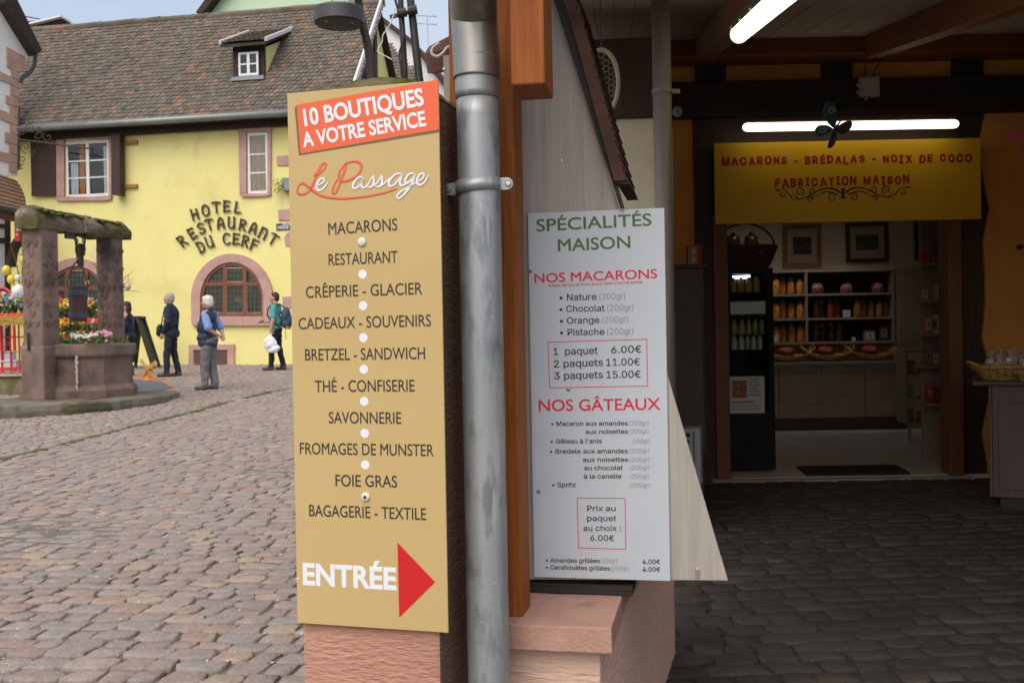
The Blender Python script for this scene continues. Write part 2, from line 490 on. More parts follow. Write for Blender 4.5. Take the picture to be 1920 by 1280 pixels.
# a thin line of moss in the joint between the two pavings
m_moss = M('moss', (.055, .062, .014), (.12, .115, .03), scale=22, rough=.95, bump=1.0, bscale=70)
def moss_line():
    rnd = random.Random(4); mb = MB(); n = 260
    for i in range(n):
        t = i / n + rnd.uniform(-.002, .002)
        x = CK_A.x + (CK_B.x - CK_A.x) * t * 1.1; y = CK_A.y + (CK_B.y - CK_A.y) * t * 1.1
        off = -(.07 * math.sin(x * 2.1) + .04 * math.sin(x * 5.3)) * .8
        x -= off * .8; y += off * .3
        if rnd.random() < .25: continue
        r = rnd.uniform(.02, .05)
        mb.ball((x, y + rnd.uniform(-.03, .03), zg(x, y) - .008), (r * 1.6, r, r * .45), 6, 4)
    return tag(mb.build('moss_tufts', m_moss, smooth=True), 'strip of green moss growing in the long joint of the cobbles', 'moss', kind='stuff')
moss_line()

# ================================================================== timber canopy over the passage
m_wood = M('orange_timber', (.20, .052, .008), (.33, .098, .016), scale=7, stretch=(9, 9, .6), rough=.6, spec=.25, bump=.35, bscale=9, bstretch=(22, 22, .8),
           spots=[((.12, .035, .01), 9, .70, .06, (1, 1, .5))])
m_raft = M('rafter_timber', (.13, .040, .012), (.22, .072, .02), scale=6, stretch=(9, .6, 9), rough=.6, bump=.3, bscale=9, bstretch=(20, .8, 20))
m_ceil = M('ceiling_board', (.27, .22, .19), (.34, .285, .25), scale=3, stretch=(8, .6, 1), rough=.8, bump=.2, bscale=9, bstretch=(30, 1, 1))
m_black = M('black_timber', (.012, .010, .009), (.025, .02, .017), scale=6, stretch=(.6, 8, 8), rough=.6, bump=.3, bscale=8, bstretch=(1, 16, 16))
m_tile = M('roof_tile', (.8, .8, .8), (1.2, 1.2, 1.2), scale=12, rough=.85, island=[(.085, .038, .028), (.065, .032, .024), (.105, .045, .032)])
W = Fr((0, 2.82, 0), 11.0)                 # front of the kiosk
canopy = thing('timber_canopy', 'orange-brown timber canopy roof over the dark passage', 'canopy', (0, 2.82, zg(0, 2.82)))
def under(o, root):
    o.parent = root
    o.matrix_parent_inverse = Matrix.LocRotScale(root.location, root.rotation_euler.to_quaternion(), None).inverted()
    return o
def post_mb(fr, x0, x1, y0, y1, z0, z1):
    mb = MB(); vs = []
    for z in (z0, z1):
        for x, y in ((x0, y0), (x1, y0), (x1, y1), (x0, y1)): vs.append(fr.world(x, y, z))
    mb.add(vs, [(0, 3, 2, 1), (4, 5, 6, 7), (0, 1, 5, 4), (1, 2, 6, 5), (2, 3, 7, 6), (3, 0, 4, 7)])
    return mb
pxL = W.hit(850, 600)[0]; pxR = W.hit(970, 600)[0]; SILL_Z = W.hit(965, 1162)[1] + .002
POST = (pxL, pxR)
under(post_mb(W, pxL, pxR, 0, .13, SILL_Z, 2.66).build('post', m_wood, bevel=.006), canopy)
HB = Fr((0, 2.50, 0), 9.0)
hx0 = HB.hit(957, 80)[0]; hx1 = HB.hit(1021, 80)[0]; hz = HB.hit(990, 159)[1]
under(post_mb(HB, hx0, hx1, 0, .17, hz, 2.62).build('hanging_post', m_wood, bevel=.005), canopy)
# ceiling plane: rises away from the street
AZ = R(6.0)
def zc(y): return 3.93 - .184 * (8.7 - y)
def cpt(x8, y, dz=0): return Vector((x8 - math.tan(AZ) * (8.6 - y), y, zc(y) + dz))
mb = MB()
for k in range(46):                        # ceiling boards, each a little proud of the next
    xa = .52 + .13 * k; d = .003 * (k % 2)
    vs = [cpt(xa, 2.45, -d), cpt(xa + .127, 2.45, -d), cpt(xa + .127, 9.0, -d), cpt(xa, 9.0, -d)]
    mb.add(vs + [v + Vector((0, 0, .02)) for v in vs], [(0, 3, 2, 1), (4, 5, 6, 7), (0, 1, 5, 4), (1, 2, 6, 5), (2, 3, 7, 6), (3, 0, 4, 7)])
under(mb.build('ceiling', m_ceil), canopy)
mb = MB(); vs = [cpt(.45, 2.35, .03), cpt(6.6, 2.35, .03), cpt(6.6, 9.3, .03), cpt(.45, 9.3, .03)]
mb.add(vs + [v + Vector((0, 0, .1)) for v in vs], [(0, 3, 2, 1), (4, 5, 6, 7), (0, 1, 5, 4), (1, 2, 6, 5), (2, 3, 7, 6), (3, 0, 4, 7)])
under(mb.build('roof', m_tile), canopy)
RX = [1.67 + 1.43 * k for k in range(-1, 4)]
for x in RX:
    mb = MB(); h = .20
    vs = [cpt(x + s * .065, y, dz) for y in (2.40, 8.62) for s, dz in ((-1, -h), (1, -h), (1, -.006), (-1, -.006))]
    mb.add(vs, [(0, 1, 2, 3), (7, 6, 5, 4), (0, 4, 5, 1), (1, 5, 6, 2), (2, 6, 7, 3), (3, 7, 4, 0)])
    under(mb.build('rafter', m_raft, bevel=.006), canopy)
# front purlin (eave beam) and back purlin
mb = MB(); mb.bar((-.20, 2.9, 2.66 + .09), (6.3, 2.9 - .2, 2.66 + .09), .13, .17, up=(0, 0, 1))
under(mb.build('eave_beam', m_wood), canopy)

# ================================================================== shop at the end of the passage
S = Fr(at(1590, 893, 9.0), 1.0)
SZ = S.o.z
m_dwall = M('dim_plaster', (.56, .25, .055), (.64, .31, .075), scale=3, rough=.85, bump=.4, bscale=14)
m_cream = M('cream_plaster', (.62, .56, .42), (.70, .64, .50), scale=4, rough=.85, bump=.5, bscale=25)
m_white = M('white_plaster', (.76, .66, .54), (.81, .71, .59), scale=3, rough=.85, bump=.2, bscale=30)
m_dark = M('dark_wood', (.030, .018, .012), (.055, .03, .018), scale=5, stretch=(8, 8, .6), rough=.6, bump=.3, bscale=10, bstretch=(18, 18, 1))
m_jamb = M('door_frame_wood', (.12, .045, .015), (.18, .07, .022), scale=5, stretch=(8, 8, .6), rough=.5, bump=.3, bscale=10, bstretch=(18, 18, 1))
m_ftile = M('floor_tile', (.58, .52, .46), (.65, .59, .53), scale=2.5, rough=.35, rr=(.25, .5), spec=.5)
m_oak = M('grey_oak_laminate', (.26, .205, .16), (.36, .29, .23), scale=3, stretch=(.7, 6, 9), rough=.55)
m_shelf = M('shelf_board', (.27, .215, .16), (.34, .275, .21), scale=3, stretch=(.7, 6, 6), rough=.55)
shop = fthing('macaron_shop', 'dim shop with wide open doorway under the yellow sign at the end of the passage', 'shop', S)
H_ = S.hit
top = 3.95 - SZ
a0 = H_(1130, 500)[0]
dl0, dl1 = H_(1340, 650)[0], H_(1366, 650)[0]
dr0, dr1 = H_(1778, 650)[0], H_(1803, 650)[0]
lint = H_(1590, 408)[1]
zb0 = H_(1600, 217)[1]; zb1 = H_(1600, 152)[1]; zi1 = H_(1600, 116)[1]; zp1 = H_(1600, 74)[1]
EL, ER = a0 - .1, 3.6
# orange plaster each side of the door, butting the frame
mb = MB(); mb.box(EL, dl0 - .16, .03, .22, -.2, zb0)
mb.build('side_plaster', m_dwall, shop)
xr = H_(1850, 480)[0]
mb = MB(); pts = [(xr, -.2), (ER, -.2), (ER, zb0), (xr, zb0)]
zz = [-.2 + (zb0 + .2) * k / 12 for k in range(13)]
edge = [(xr + .03 * math.sin(k * 2.2) + .02 * math.sin(k * 5), z) for k, z in enumerate(zz)]
mb.prism([(ER, zb0), (ER, -.2)] + edge, .03, .22)
mb.build('side_plaster', m_dwall, shop)
mb = MB(); mb.box(dl0 - .16, dl0, .0, .22, -.15, zb0); mb.build('wall_post', m_dark, shop, bevel=.008)
mb = MB(); mb.box(dr1, xr + .06, .06, .24, -.15, zb0); mb.build('wall_post', m_dark, shop, bevel=.008)
mb = MB(); mb.box(dl0, dl1, -.03, .2, -.02, lint + .05); mb.build('door_post', m_jamb, shop, bevel=.006)
mb = MB(); mb.box(dr0, dr1, -.03, .2, -.02, lint + .05); mb.build('door_post', m_jamb, shop, bevel=.006)
mb = MB(); mb.box(dl0, dr1, .0, .2, lint + .05, zb0); mb.build('lintel_panel', m_dark, shop)
mb = MB(); mb.box(EL, ER, -.10, .22, zb0, zb1); mb.build('beam', m_black, shop, bevel=.01)
# infill panels and black struts above the beam
mb = MB(); mb.box(EL, ER, .05, .22, zb1, zi1); mb.build('infill_panel', m_dwall, shop)
for c in (1333, 1570, 1815):
    x = H_(c, 130)[0]; mb = MB(); mb.box(x - .13, x + .13, -.02, .05, zb1, zi1); mb.build('strut', m_black, shop, bevel=.006)
mb = MB(); mb.box(EL, ER, -.28, .22, zi1, zp1 + .05); mb.build('purlin', m_raft, shop, bevel=.01)
mb = MB(); mb.box(EL, ER, .0, .22, zp1 + .05, zp1 + .5); mb.build('upper_wall', m_dark, shop)
# room behind
RB = 4.62; RL, RR_ = -2.3, 2.7; RZ = 2.75
mb = MB(); mb.box(RL - .1, RR_ + .1, RB, RB + .12, -.1, RZ); mb.build('back_wall', m_white, shop)
mb = MB(); mb.box(RL - .1, RL, .22, RB, -.1, RZ); mb.build('room_wall', m_white, shop)
mb = MB(); mb.box(RR_, RR_ + .1, .22, RB, -.1, RZ); mb.build('room_wall', m_white, shop)
KX0, KX1, KY0, KY1 = -1.1, 1.4, 3.30, 3.90          # unseen opening added in the shop ceiling to let daylight into the room
for bx in ((RL - .1, KX0, .22, RB + .12), (KX1, RR_ + .1, .22, RB + .12), (KX0, KX1, .22, KY0), (KX0, KX1, KY1, RB + .12)):
    mb = MB(); mb.box(*bx, RZ, RZ + .45); mb.build('ceiling', m_white, shop)
mb = MB()
for i in range(-4, 5):
    for j in range(0, 8):
        x = i * .6 + .1; y = .02 + j * .6
        x0, x1 = max(x + .003, RL), min(x + .597, RR_); y1 = min(y + .594, RB)
        if x1 - x0 < .05: continue
        mb.box(x0, x1, y, y1, -.05, 0)
mb.build('tiled_floor', m_ftile, shop)
m_stone = M('threshold_stone', (.28, .24, .21), (.38, .33, .29), scale=6, rough=.8, bump=.4, bscale=30)
mb = MB(); mb.box(dl0 - .05, dr1 + .05, -.12, .012, -.14, -.004); mb.build('doorstep', m_stone, shop, bevel=.008)
# right-hand wall of the passage (just outside the frame) and left cream wall
PW = Fr((5.15, 2.4, 0), 1.0)
mb = MB(); mb.box(0, .2, 0, 6.8, -.1, 3.9)
pw = mb.build('passage_wall', m_dwall); pw.location = PW.o; pw.rotation_euler = (0, 0, PW.a)
tag(pw, 'ochre plastered side wall running down the passage beside the display counter', 'wall')
CW = Fr(at(1190, 620, 6.6), 4.0)
cw = fthing('cream_wall', 'cream roughcast wall end beside the grey round pillar', 'wall', CW)
cx0 = CW.hit(1020, 300)[0]; cx1 = CW.hit(1231, 300)[0]; cz1 = CW.hit(1200, 221)[1]
mb = MB(); mb.box(cx0, cx1, 0, 2.2, -CW.o.z - .05, cz1)
mb.build('wall_body', m_cream, cw, bevel=.01)
mb = MB(); mb.box(cx0, cx1 + .02, -.03, 2.2, cz1, zc(6.6) - CW.o.z - .21); mb.build('wall_plate', m_dark, cw)

# ================================================================== kiosk front: low wall, sill, end panel
m_sand = M('pink_sandstone', (.40, .20, .14), (.52, .28, .205), scale=5, stretch=(.6, .6, 2.5), rough=.9, bump=.8, bscale=30, bstretch=(1, 1, 3.2), detail=9,
           spots=[((.22, .12, .09), 4, .60, .2), ((.75, .70, .65), 38, .76, .03)])
m_sill = M('sill_sandstone', (.36, .20, .15), (.46, .275, .215), scale=7, rough=.9, bump=.35, bscale=75, spots=[((.16, .10, .08), 5, .62, .15), ((.8, .75, .7), 45, .755, .02)])
m_pink = M('pink_render', (.62, .40, .31), (.70, .47, .37), scale=4, rough=.9, bump=.9, bscale=22, bstretch=(.6, 1, 3))
m_panel = M('grey_stained_board', (.33, .295, .265), (.44, .40, .36), scale=4, stretch=(14, 1, .5), rough=.65, bump=.25, bscale=12, bstretch=(22, 1, .8),
            spots=[((.20, .17, .15), 5, .70, .06, (1, 1, .4))])
m_panel2 = M('bare_board', (.50, .42, .34), (.58, .50, .41), scale=4, stretch=(14, 1, .5), rough=.65, bump=.2, bscale=12, bstretch=(22, 1, .8))
K = Fr(at(1060, 1174, 2.72), 11.0)
kiosk = fthing('stall_building', 'stall corner with pink plinth wall, sandstone sill and grey slanted end board', 'stall', K)
zt = 0.0
zf = K.hit(1060, 1222)[1]
kx1 = K.hit(1147, 1200)[0]; kx0 = K.hit(862, 1200)[0]
mb = MB(); mb.box(kx0, kx1, 0, .60, zf, zt)
rough_up(mb.build('window_sill', m_sill, kiosk, bevel=.004), .0025, 9, cuts=14)
kg = -K.o.z - .05
px1 = K.hit(1126, 1270, .05)[0]
mb = MB(); mb.vprism([(kx0 + .02, .05), (px1, .05), (px1 + .14, 1.75), (kx0 + .02, 1.75)], kg, zf)
mb.build('plinth_wall', m_pink, kiosk, bevel=.006)
# rear body of the stall behind the end board (closed, dark inside)
EW = .34                                                # board depth behind the sill's front
P_ = lambda x, y: K.hit(x, y, EW)
bl = P_(950, 1087); br = P_(1365, 1088); tr = P_(1047, 8)
slope = (br[0] - tr[0]) / (br[1] - tr[1])
ztop = 1.98
tr2 = (tr[0] + slope * (ztop - tr[1]), ztop)
xm = P_(1152, 360); mb = MB()
mb.prism([(bl[0] - .1, bl[1]), br, tr2, (bl[0] - .1, ztop)], EW, EW + .022)
mb.build('end_board', m_panel, kiosk, bevel=.002)
mb = MB(); mb.prism([(bl[0] - .1, bl[1] + .02), (br[0] - .10, br[1] + .02), (tr2[0] - .12, ztop), (bl[0] - .1, ztop)], EW + .03, EW + .55)
mb.build('stall_body', m_dark, kiosk)
mb = MB(); mb.box(bl[0], P_(1166, 1000)[0] + .03, EW - .01, EW + .3, .004, bl[1] - .004); mb.build('base_rail', m_black, kiosk)
# dark verge trim and a short run of tiles along the slanted edge
mb = MB()
ta = P_(1030, -30); tb = P_(1164, 392); wv = .030
mb.prism([ta, (ta[0] + wv, ta[1]), (tb[0] + .012, tb[1]), tb], EW - .03, EW - .002)
mb.build('verge_board', m_black, kiosk)
mb = MB()
e0 = Vector(P_(1050, -40)); e1 = Vector(P_(1153, 338)); n_ = 16
for i in range(n_):
    a = e0.lerp(e1, i / n_); b = e0.lerp(e1, (i + 1.25) / n_)
    o_ = .036 + .006 * (i % 2) * 0
    mb.prism([(a.x, a.y), (a.x + o_ - .004, a.y), (b.x + o_ + .002, b.y), (b.x, b.y)], EW - .055 + .0007 * (i % 3), EW - .031 + .0011 * (i % 2))
    for q in range(1, 4):
        mb.prism([(a.x + .002, a.y), (a.x + o_ - .003, a.y), (b.x + o_ + .003, b.y), (b.x + .002, b.y)], EW + .03 + .13 * (q - 1), EW + .155 + .13 * (q - 1))
mb.build('tile_edge', m_tile, kiosk)
m_screw = M('steel_screw', (.45, .44, .42), (.6, .58, .55), scale=30, rough=.35, metal=.9)
for px, py in ((1055, 300),):
    x, z = P_(px, py); mb = MB(); mb.lathe([(.006, 0), (.005, .002), (.002, .0015)], n=10)
    s_ = mb.build('screw', m_screw, kiosk); s_.rotation_euler = (R(90), 0, 0); s_.location = (x, EW - .001, z)
x, z = P_(1312, 1075)
mb = MB(); mb.box(x - .012, x, EW - .004, EW - .0005, z - .012, z + .016); mb.build('metal_clip', m_screw, kiosk, bevel=.001)
# grey board on the left of the post (far side of the canopy post)
GB = (W.hit(826, 140, .10)[0], W.hit(846, 140, .10)[0])
mb = MB(); a = W.hit(826, 98, .1)[1]; b = W.hit(826, 240, .1)[1]
mb2 = post_mb(W, GB[0], POST[0] + .05, .135, .16, b - .25, a + .0)
gb = mb2.build('grey_board', m_panel); tag(gb, 'narrow grey board with one screw beside the canopy post, above the gold sign', 'board')
x, z = W.hit(832, 128, .134); s_ = MB().lathe([(.006, 0), (.005, .003), (.002, .002)], n=10).build('screw', m_screw, gb)
s_.rotation_euler = (R(90), 0, 0); s_.location = W.world(x, .134, z)
# ================================================================== gold sign on the sandstone gate pillar
G = Fr(at(690, 640, 2.60), 15.5)
def ink(name, c, rough=.45): return M(name, c, tuple(x * 1.03 for x in c), scale=3, rough=rough, spec=.35)
i_gold = M('gold_sign_ink', (.50, .355, .150), (.565, .41, .182), scale=1.2, rough=.38, spec=.4, contrast=(.2, .8))
i_orange = ink('orange_ink', (.76, .13, .05)); i_char = ink('charcoal_ink', (.040, .037, .036)); i_white = ink('white_ink', (.74, .76, .80))
i_red = ink('red_ink', (.56, .016, .018)); i_tan = ink('brown_ink', (.16, .115, .055)); i_green = ink('green_ink', (.075, .14, .035))
i_crim = ink('crimson_ink', (.62, .022, .045)); i_grey = ink('grey_ink', (.23, .235, .25)); i_black = ink('black_ink', (.028, .028, .032))
m_board = M('white_composite', (.48, .515, .565), (.525, .56, .61), scale=2, rough=.4, spec=.4)
m_edge = M('composite_edge', (.30, .24, .12), rough=.6)
gs = fthing('gold_sign', 'tall gold sign listing boutiques with red arrow, screwed to the sandstone pillar', 'sign', G)
cs = [(540, 176), (822, 150), (840, 1187), (556, 1166)]
q = [G.hit(*c) for c in cs]
gx0 = (q[0][0] + q[3][0]) / 2; gx1 = (q[1][0] + q[2][0]) / 2; gz1 = (q[0][1] + q[1][1]) / 2; gz0 = (q[2][1] + q[3][1]) / 2
mb = MB(); mb.box(gx0, gx1, 0, .006, gz0, gz1); mb.build('board', i_gold, gs, bevel=.0012)
e = -.0006
mb = MB(); pxpoly(mb, G, 0, [(552.5, 204), (560.5, 291.9), (824.2, 248.2), (824.2, 239), (563, 283), (556.3, 196)], -.0004)
mb.build('banner_edge', i_tan, gs)
bt = [(556.4, 197), (821.5, 149.5), (823.0, 242.5), (563.8, 288.1)]
mb = MB(); pxpoly(mb, G, 0, bt, e); ban = mb.build('banner', i_orange, gs)
mb = MB()
put_text(mb, '10 BOUTIQUES', G, 0, (572, 237.6), (796.2, 198.4), 34, .03, y=2 * e, up=(567.5, 205.5), font='built-in'); mb.build('banner_lettering', i_white, ban); mb = MB()
put_text(mb, 'A VOTRE SERVICE', G, 0, (569.2, 277.2), (800.2, 236.6), 30, .03, y=2 * e, up=(565.2, 249.2), font='built-in')
mb.build('banner_lettering', i_white, ban)
Z3 = lambda p: (520 + p[0] / 3.656, 130 + p[1] / 3.656)
def script_stroke(mb, pts, wpx, y, wv=.35):
    c = spline([(*G.hit(*Z3(p)), 0) for p in pts], 7)
    n = len(c); mm = wpx / 3.656 * 2.6 / 1900
    ws = []
    for i in range(n):
        d = c[min(i + 1, n - 1)] - c[max(i - 1, 0)]
        k = 1 + wv * (1 if d.y < 0 and abs(d.y) > abs(d.x) else (-.4 if d.y > 0 else 0))
        t = min(i, n - 1 - i) / 4
        ws.append(mm * k * min(1, .35 + .65 * t))
    mb.ribbon([(p.x, p.y) for p in c], ws, y, y + .0005)
Lp = [(258, 712), (262, 728), (290, 715), (325, 678), (335, 650), (322, 643), (300, 662), (272, 720), (245, 785), (213, 838), (170, 856), (141, 842), (146, 800), (180, 780), (225, 812), (262, 842), (310, 866), (380, 880), (470, 884), (600, 871), (730, 846), (826, 816)]
Pp = [(470, 640), (462, 690), (440, 750), (410, 830), (390, 850), (380, 832), (396, 780), (430, 735)]
Pq = [(424, 735), (428, 700), (470, 648), (530, 629), (572, 645), (572, 690), (530, 740), (470, 766), (425, 766)]
mb = MB()
for pp in (Lp, Pp, Pq): script_stroke(mb, [(x - 4, y + 6) for x, y in pp], 11, -.0004)
mb.build('script_edge', i_tan, gs)
mb = MB()
for pp in (Lp, Pp, Pq): script_stroke(mb, pp, 13, 2 * e)
mb.build('script_lettering', i_orange, gs)
for wi, pp in enumerate(([(266, 800), (300, 786), (325, 762), (308, 748), (282, 770), (270, 805), (285, 830), (315, 818), (352, 772)],
           [(590, 742), (558, 742), (525, 780), (522, 812), (548, 812), (578, 780), (594, 745), (578, 795), (598, 812), (640, 768)],
           [(632, 775), (658, 735), (662, 775), (648, 806), (615, 806)], [(648, 806), (690, 775), (714, 732), (720, 772), (704, 803), (672, 803)],
           [(704, 803), (745, 775), (772, 745)],
           [(856, 718), (815, 720), (770, 765), (772, 800), (805, 790), (838, 752), (858, 720), (842, 780), (862, 798), (900, 765)],
           [(940, 712), (905, 720), (878, 760), (890, 782), (925, 755), (946, 715), (925, 780), (885, 840), (840, 884), (822, 872), (852, 836), (915, 800), (960, 770)],
           [(958, 770), (995, 752), (1008, 725), (994, 714), (968, 735), (958, 775), (980, 794), (1010, 775), (1040, 725)])):
    if wi < 2: mb = MB()
    script_stroke(mb, pp, 13, 3 * e - .00004 * wi, .2)
    if wi in (0, 7): mb.build('script_lettering', i_white, gs)
mb = MB()
for s, bl_, br_, ch in (('MACARONS', (616, 440.5), (745.3, 432), 22.6), ('RESTAURANT', (616.4, 497.7), (745.7, 492.2), 21.8), ('CRÊPERIE - GLACIER', (573.8, 558.6), (792.2, 551.5), 21.8),
                        ('CADEAUX - SOUVENIRS', (560.2, 617.4), (808.4, 611.5), 21.8), ('BRETZEL - SANDWICH', (572.3, 675.8), (797.2, 673), 22), ('THÉ - CONFISERIE', (590.8, 734.8), (777.7, 733.6), 22),
                        ('SAVONNERIE', (616.7, 793.2), (752.6, 794.3), 21.8), ('FROMAGES DE MUNSTER', (562.6, 850.8), (813.6, 854.9), 21.8), ('FOIE GRAS', (629.3, 910.9), (744.9, 913.5), 22), ('BAGAGERIE - TEXTILE', (580, 967), (799.4, 974.5), 22)):
    mb = MB(); put_text(mb, s, G, 0, bl_, br_, ch, .006, y=e, font='built-in'); mb.build('list_lettering', i_char, gs)
mb = MB()
put_text(mb, 'ENTRÉE', G, 0, (568.2, 1096.2), (743.8, 1106.4), 42.5, .036, y=e, font='built-in')
mb.build('entrance_lettering', i_white, gs)
mb = MB(); pxpoly(mb, G, 0, [(745.3, 1016.3), (816, 1090.5), (748.7, 1156.8)], e); mb.build('arrow', i_red, gs)
mb = MB()
def disc(mb, x, z, r, y, n=20): mb.add([(x + r * math.cos(-2 * math.pi * k / n), y, z + r * math.sin(-2 * math.pi * k / n)) for k in range(n)], [tuple(range(n - 1, -1, -1))])
PXM = 2.6 / 1900
mb = MB()
for x, y in ((680, 514), (681, 573), (681.5, 633), (682.3, 692), (683, 752), (684, 812), (685, 871)): mb = MB(); disc(mb, *G.hit(x, y), 8.7 * PXM, e); mb.build('dot', i_white, gs)
m_cap = M('screw_cap', (.62, .60, .56), (.7, .68, .64), rough=.35)
m_hole = M('dark_recess', (.03, .028, .025), rough=.8)
for i, (x, y) in enumerate(((679, 454), (686, 931))):
    X, Z = G.hit(x, y)
    s_ = MB().lathe([(.0122, 0), (.0122, .002), (.0105, .0045), (.007, .0062), (.003, .0066)], n=18).build('screw_cap', m_cap, gs, smooth=True)
    s_.rotation_euler = (R(90), 0, 0); s_.location = (X, -.0002, Z)
    if i: d_ = MB().lathe([(.0045, .0), (.004, .0009)], n=10).build('screw_hole', m_hole, s_); d_.location = (0, 0, .0066)
mb = MB(); mb.ribbon([G.hit(553.5, 1085), G.hit(558, 1083.5), G.hit(562, 1084)], [.001, .003, .0012], -.0005, -.0001); mb.build('scratch', i_white, gs)
# pillar
PL = Fr(G.o + G.n * .016, 15.5)
pil = fthing('gate_pillar', 'pink sandstone gate pillar with mossy rounded top, behind the gold sign', 'pillar', PL)
pil.location = PL.o
qx0 = PL.hit(566, 1210)[0]; qx1 = PL.hit(826, 1210)[0]
ptop = PL.hit(740, 178)[1]; pbot = zg(-.35, 2.7) - PL.o.z - .06
mb = MB(); mb.box(qx0, qx1, 0, .34, pbot, ptop)
m_sand_shade = M('shaded_sandstone', (.10, .054, .036), (.15, .082, .056), scale=5, rough=.95, bump=.8, bscale=30, bstretch=(1, 1, 3.2), detail=9)
shaft = rough_up(mb.build('shaft', [m_sand, m_sand_shade], pil, bevel=.012), .003, 6, cuts=10)
for p in shaft.data.polygons:                       # shade on the flank towards the pipe, painted as a darker stone colour
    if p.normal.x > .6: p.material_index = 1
mb = MB(); n = 14
m_mosst = M('mossy_stone_top', (.20, .16, .09), (.13, .11, .05), scale=9, rough=.95, bump=1.0, bscale=45, spots=[((.10, .10, .02), 11, .48, .1), ((.3, .22, .13), 20, .6, .1)])
prof = [(qx0 - .004, ptop), (qx1 + .004, ptop)]
cap_px = [(826, 172), (815, 158), (790, 152), (740, 148), (700, 153), (660, 163), (620, 171), (590, 177), (570, 184)]
capz = [PL.hit(*c, .12) for c in [(x, y + 13) for x, y in cap_px]]
mb.prism([(qx0, ptop)] + [(qx1, ptop)] + [(min(max(x, qx0), qx1), max(z, ptop + .002)) for x, z in capz], .02, .33)
rough_up(mb.build('mossy_top', m_mosst, pil), .006, 16, cuts=5, seed=3)

# ================================================================== zinc downpipe
m_zinc = M('zinc_pipe', (.33, .35, .36), (.43, .45, .46), scale=5, stretch=(1, 1, .25), rough=.5, metal=.6, bump=.08, bscale=30, rr=(.44, .62),
           spots=[((.55, .57, .58), 42, .69, .04, (1, 1, .8)), ((.235, .255, .27), 24, .52, .14, (1, 1, .35)), ((.50, .52, .53), 34, .60, .10, (1, 1, .10))])
m_zinc2 = M('zinc_pipe_upper', (.28, .26, .24), (.45, .43, .40), scale=4, stretch=(1, 1, .3), rough=.4, metal=.8, bump=.05, bscale=30, rr=(.3, .5), spots=[((.12, .10, .09), 5, .6, .15)])
pd = 2.665
pb = at(917, 1270, pd); pm = at(897, 350, pd); pt = at(893, 112, pd)
pipe = thing('downpipe', 'galvanised zinc rainwater downpipe running down past the gold sign', 'downpipe', (pb.x, pb.y, zg(pb.x, pb.y)))
rp = 39.5 / 1900 * pd
axis = (pt - pb).normalized()
zgp = Vector((pb.x, pb.y, 0)) + axis * ((zg(pb.x, pb.y) - pb.z) / axis.z) + Vector((0, 0, pb.z)); zgp = pb + axis * ((zg(pb.x, pb.y) - pb.z) / axis.z)
def along(p, s): return p + axis * s
def pipe_mb(a, b, r, n=40, sl=10, bead=None):
    mb = MB(); L = (b - a).length; pts = [a + (b - a) * (i / sl) for i in range(sl + 1)]
    return mb.tube(pts, r, n)
jt = at(895, 183, pd)
o = pipe_mb(zgp, jt, rp, sl=40).build('lower_pipe', m_zinc, smooth='auto'); under(o, pipe)
o = pipe_mb(jt - axis * .004, pt, rp + .0018, sl=6).build('collar', m_zinc, smooth='auto'); under(o, pipe)
up = [pt - axis * .05, pt, at(890, 60, pd - .0), at(889, 34, pd), at(888, 10, pd - .03), at(886, -30, pd - .10), at(884, -80, pd - .2)]
mb = MB(); mb.tube(spline(up, 6), rp + .006, 40); o = mb.build('upper_pipe', m_zinc2, smooth='auto'); under(o, pipe)
mb = MB()
for s in (-.002, .0015): mb.tube([pt + axis * s, pt + axis * (s + .003)], rp + .0075 - abs(s), 40)
o = mb.build('lip', m_zinc, smooth=False); under(o, pipe)
for o in pipe.children: 
    for p in o.data.polygons: p.use_smooth = len(p.vertices) == 4
# bracket: a band round the pipe with two screwed ears
BF = Fr(at(897, 350, pd), 11.0)
def fr_mesh(mb, fr): mb.v = [tuple(fr.world(*p)) for p in mb.v]; return mb
bw = .0165
mb = MB(); n = 40
for r0, r1 in ((rp + .002, rp + .0048),):
    vs = []
    for k in range(n + 1):
        t = math.pi * 1.0 * k / n + math.pi
        for r in (r0, r1):
            for z in (-bw, bw): vs.append((r * math.cos(t), r * math.sin(t), z + .004 * math.cos(t)))
    fs = []
    for k in range(n):
        a = k * 4; b = a + 4
        fs += [(a + 2, a + 3, b + 3, b + 2), (a, b, b + 1, a + 1), (a + 1, b + 1, b + 3, a + 3), (a, a + 2, b + 2, b)]
    mb.add(vs, fs)
br_ = fr_mesh(mb, BF).build('bracket', m_zinc, smooth=True); under(br_, pipe)
ears = MB()
for s in (-1, 1):
    cx = s * (rp + .021); pts = []
    for k in range(13):
        t = -math.pi / 2 + math.pi * k / 12
        pts.append((cx + s * .017 * math.cos(t), .0165 * math.sin(t) + s * .004))
    pts += [(s * (rp + .002), .0165 + s * .004), (s * (rp + .002), -.0165 + s * .004)]
    mb = MB(); mb.prism(pts, -.003, .003)
    ea = fr_mesh(mb, BF).build('bracket_ear', m_zinc, bevel=.0015); under(ea, pipe)
    sw = MB().lathe([(.0085, 0), (.0085, .0018), (.006, .004), (.002, .0042)], n=14)
    sw.v = [(x, -z - .003, y) for x, y, z in sw.v]; sw.v = [(x + cx + s * .004, y, z + s * .004) for x, y, z in sw.v]
    so = fr_mesh(sw, BF).build('screw', m_screw, fix=True); under(so, pipe)

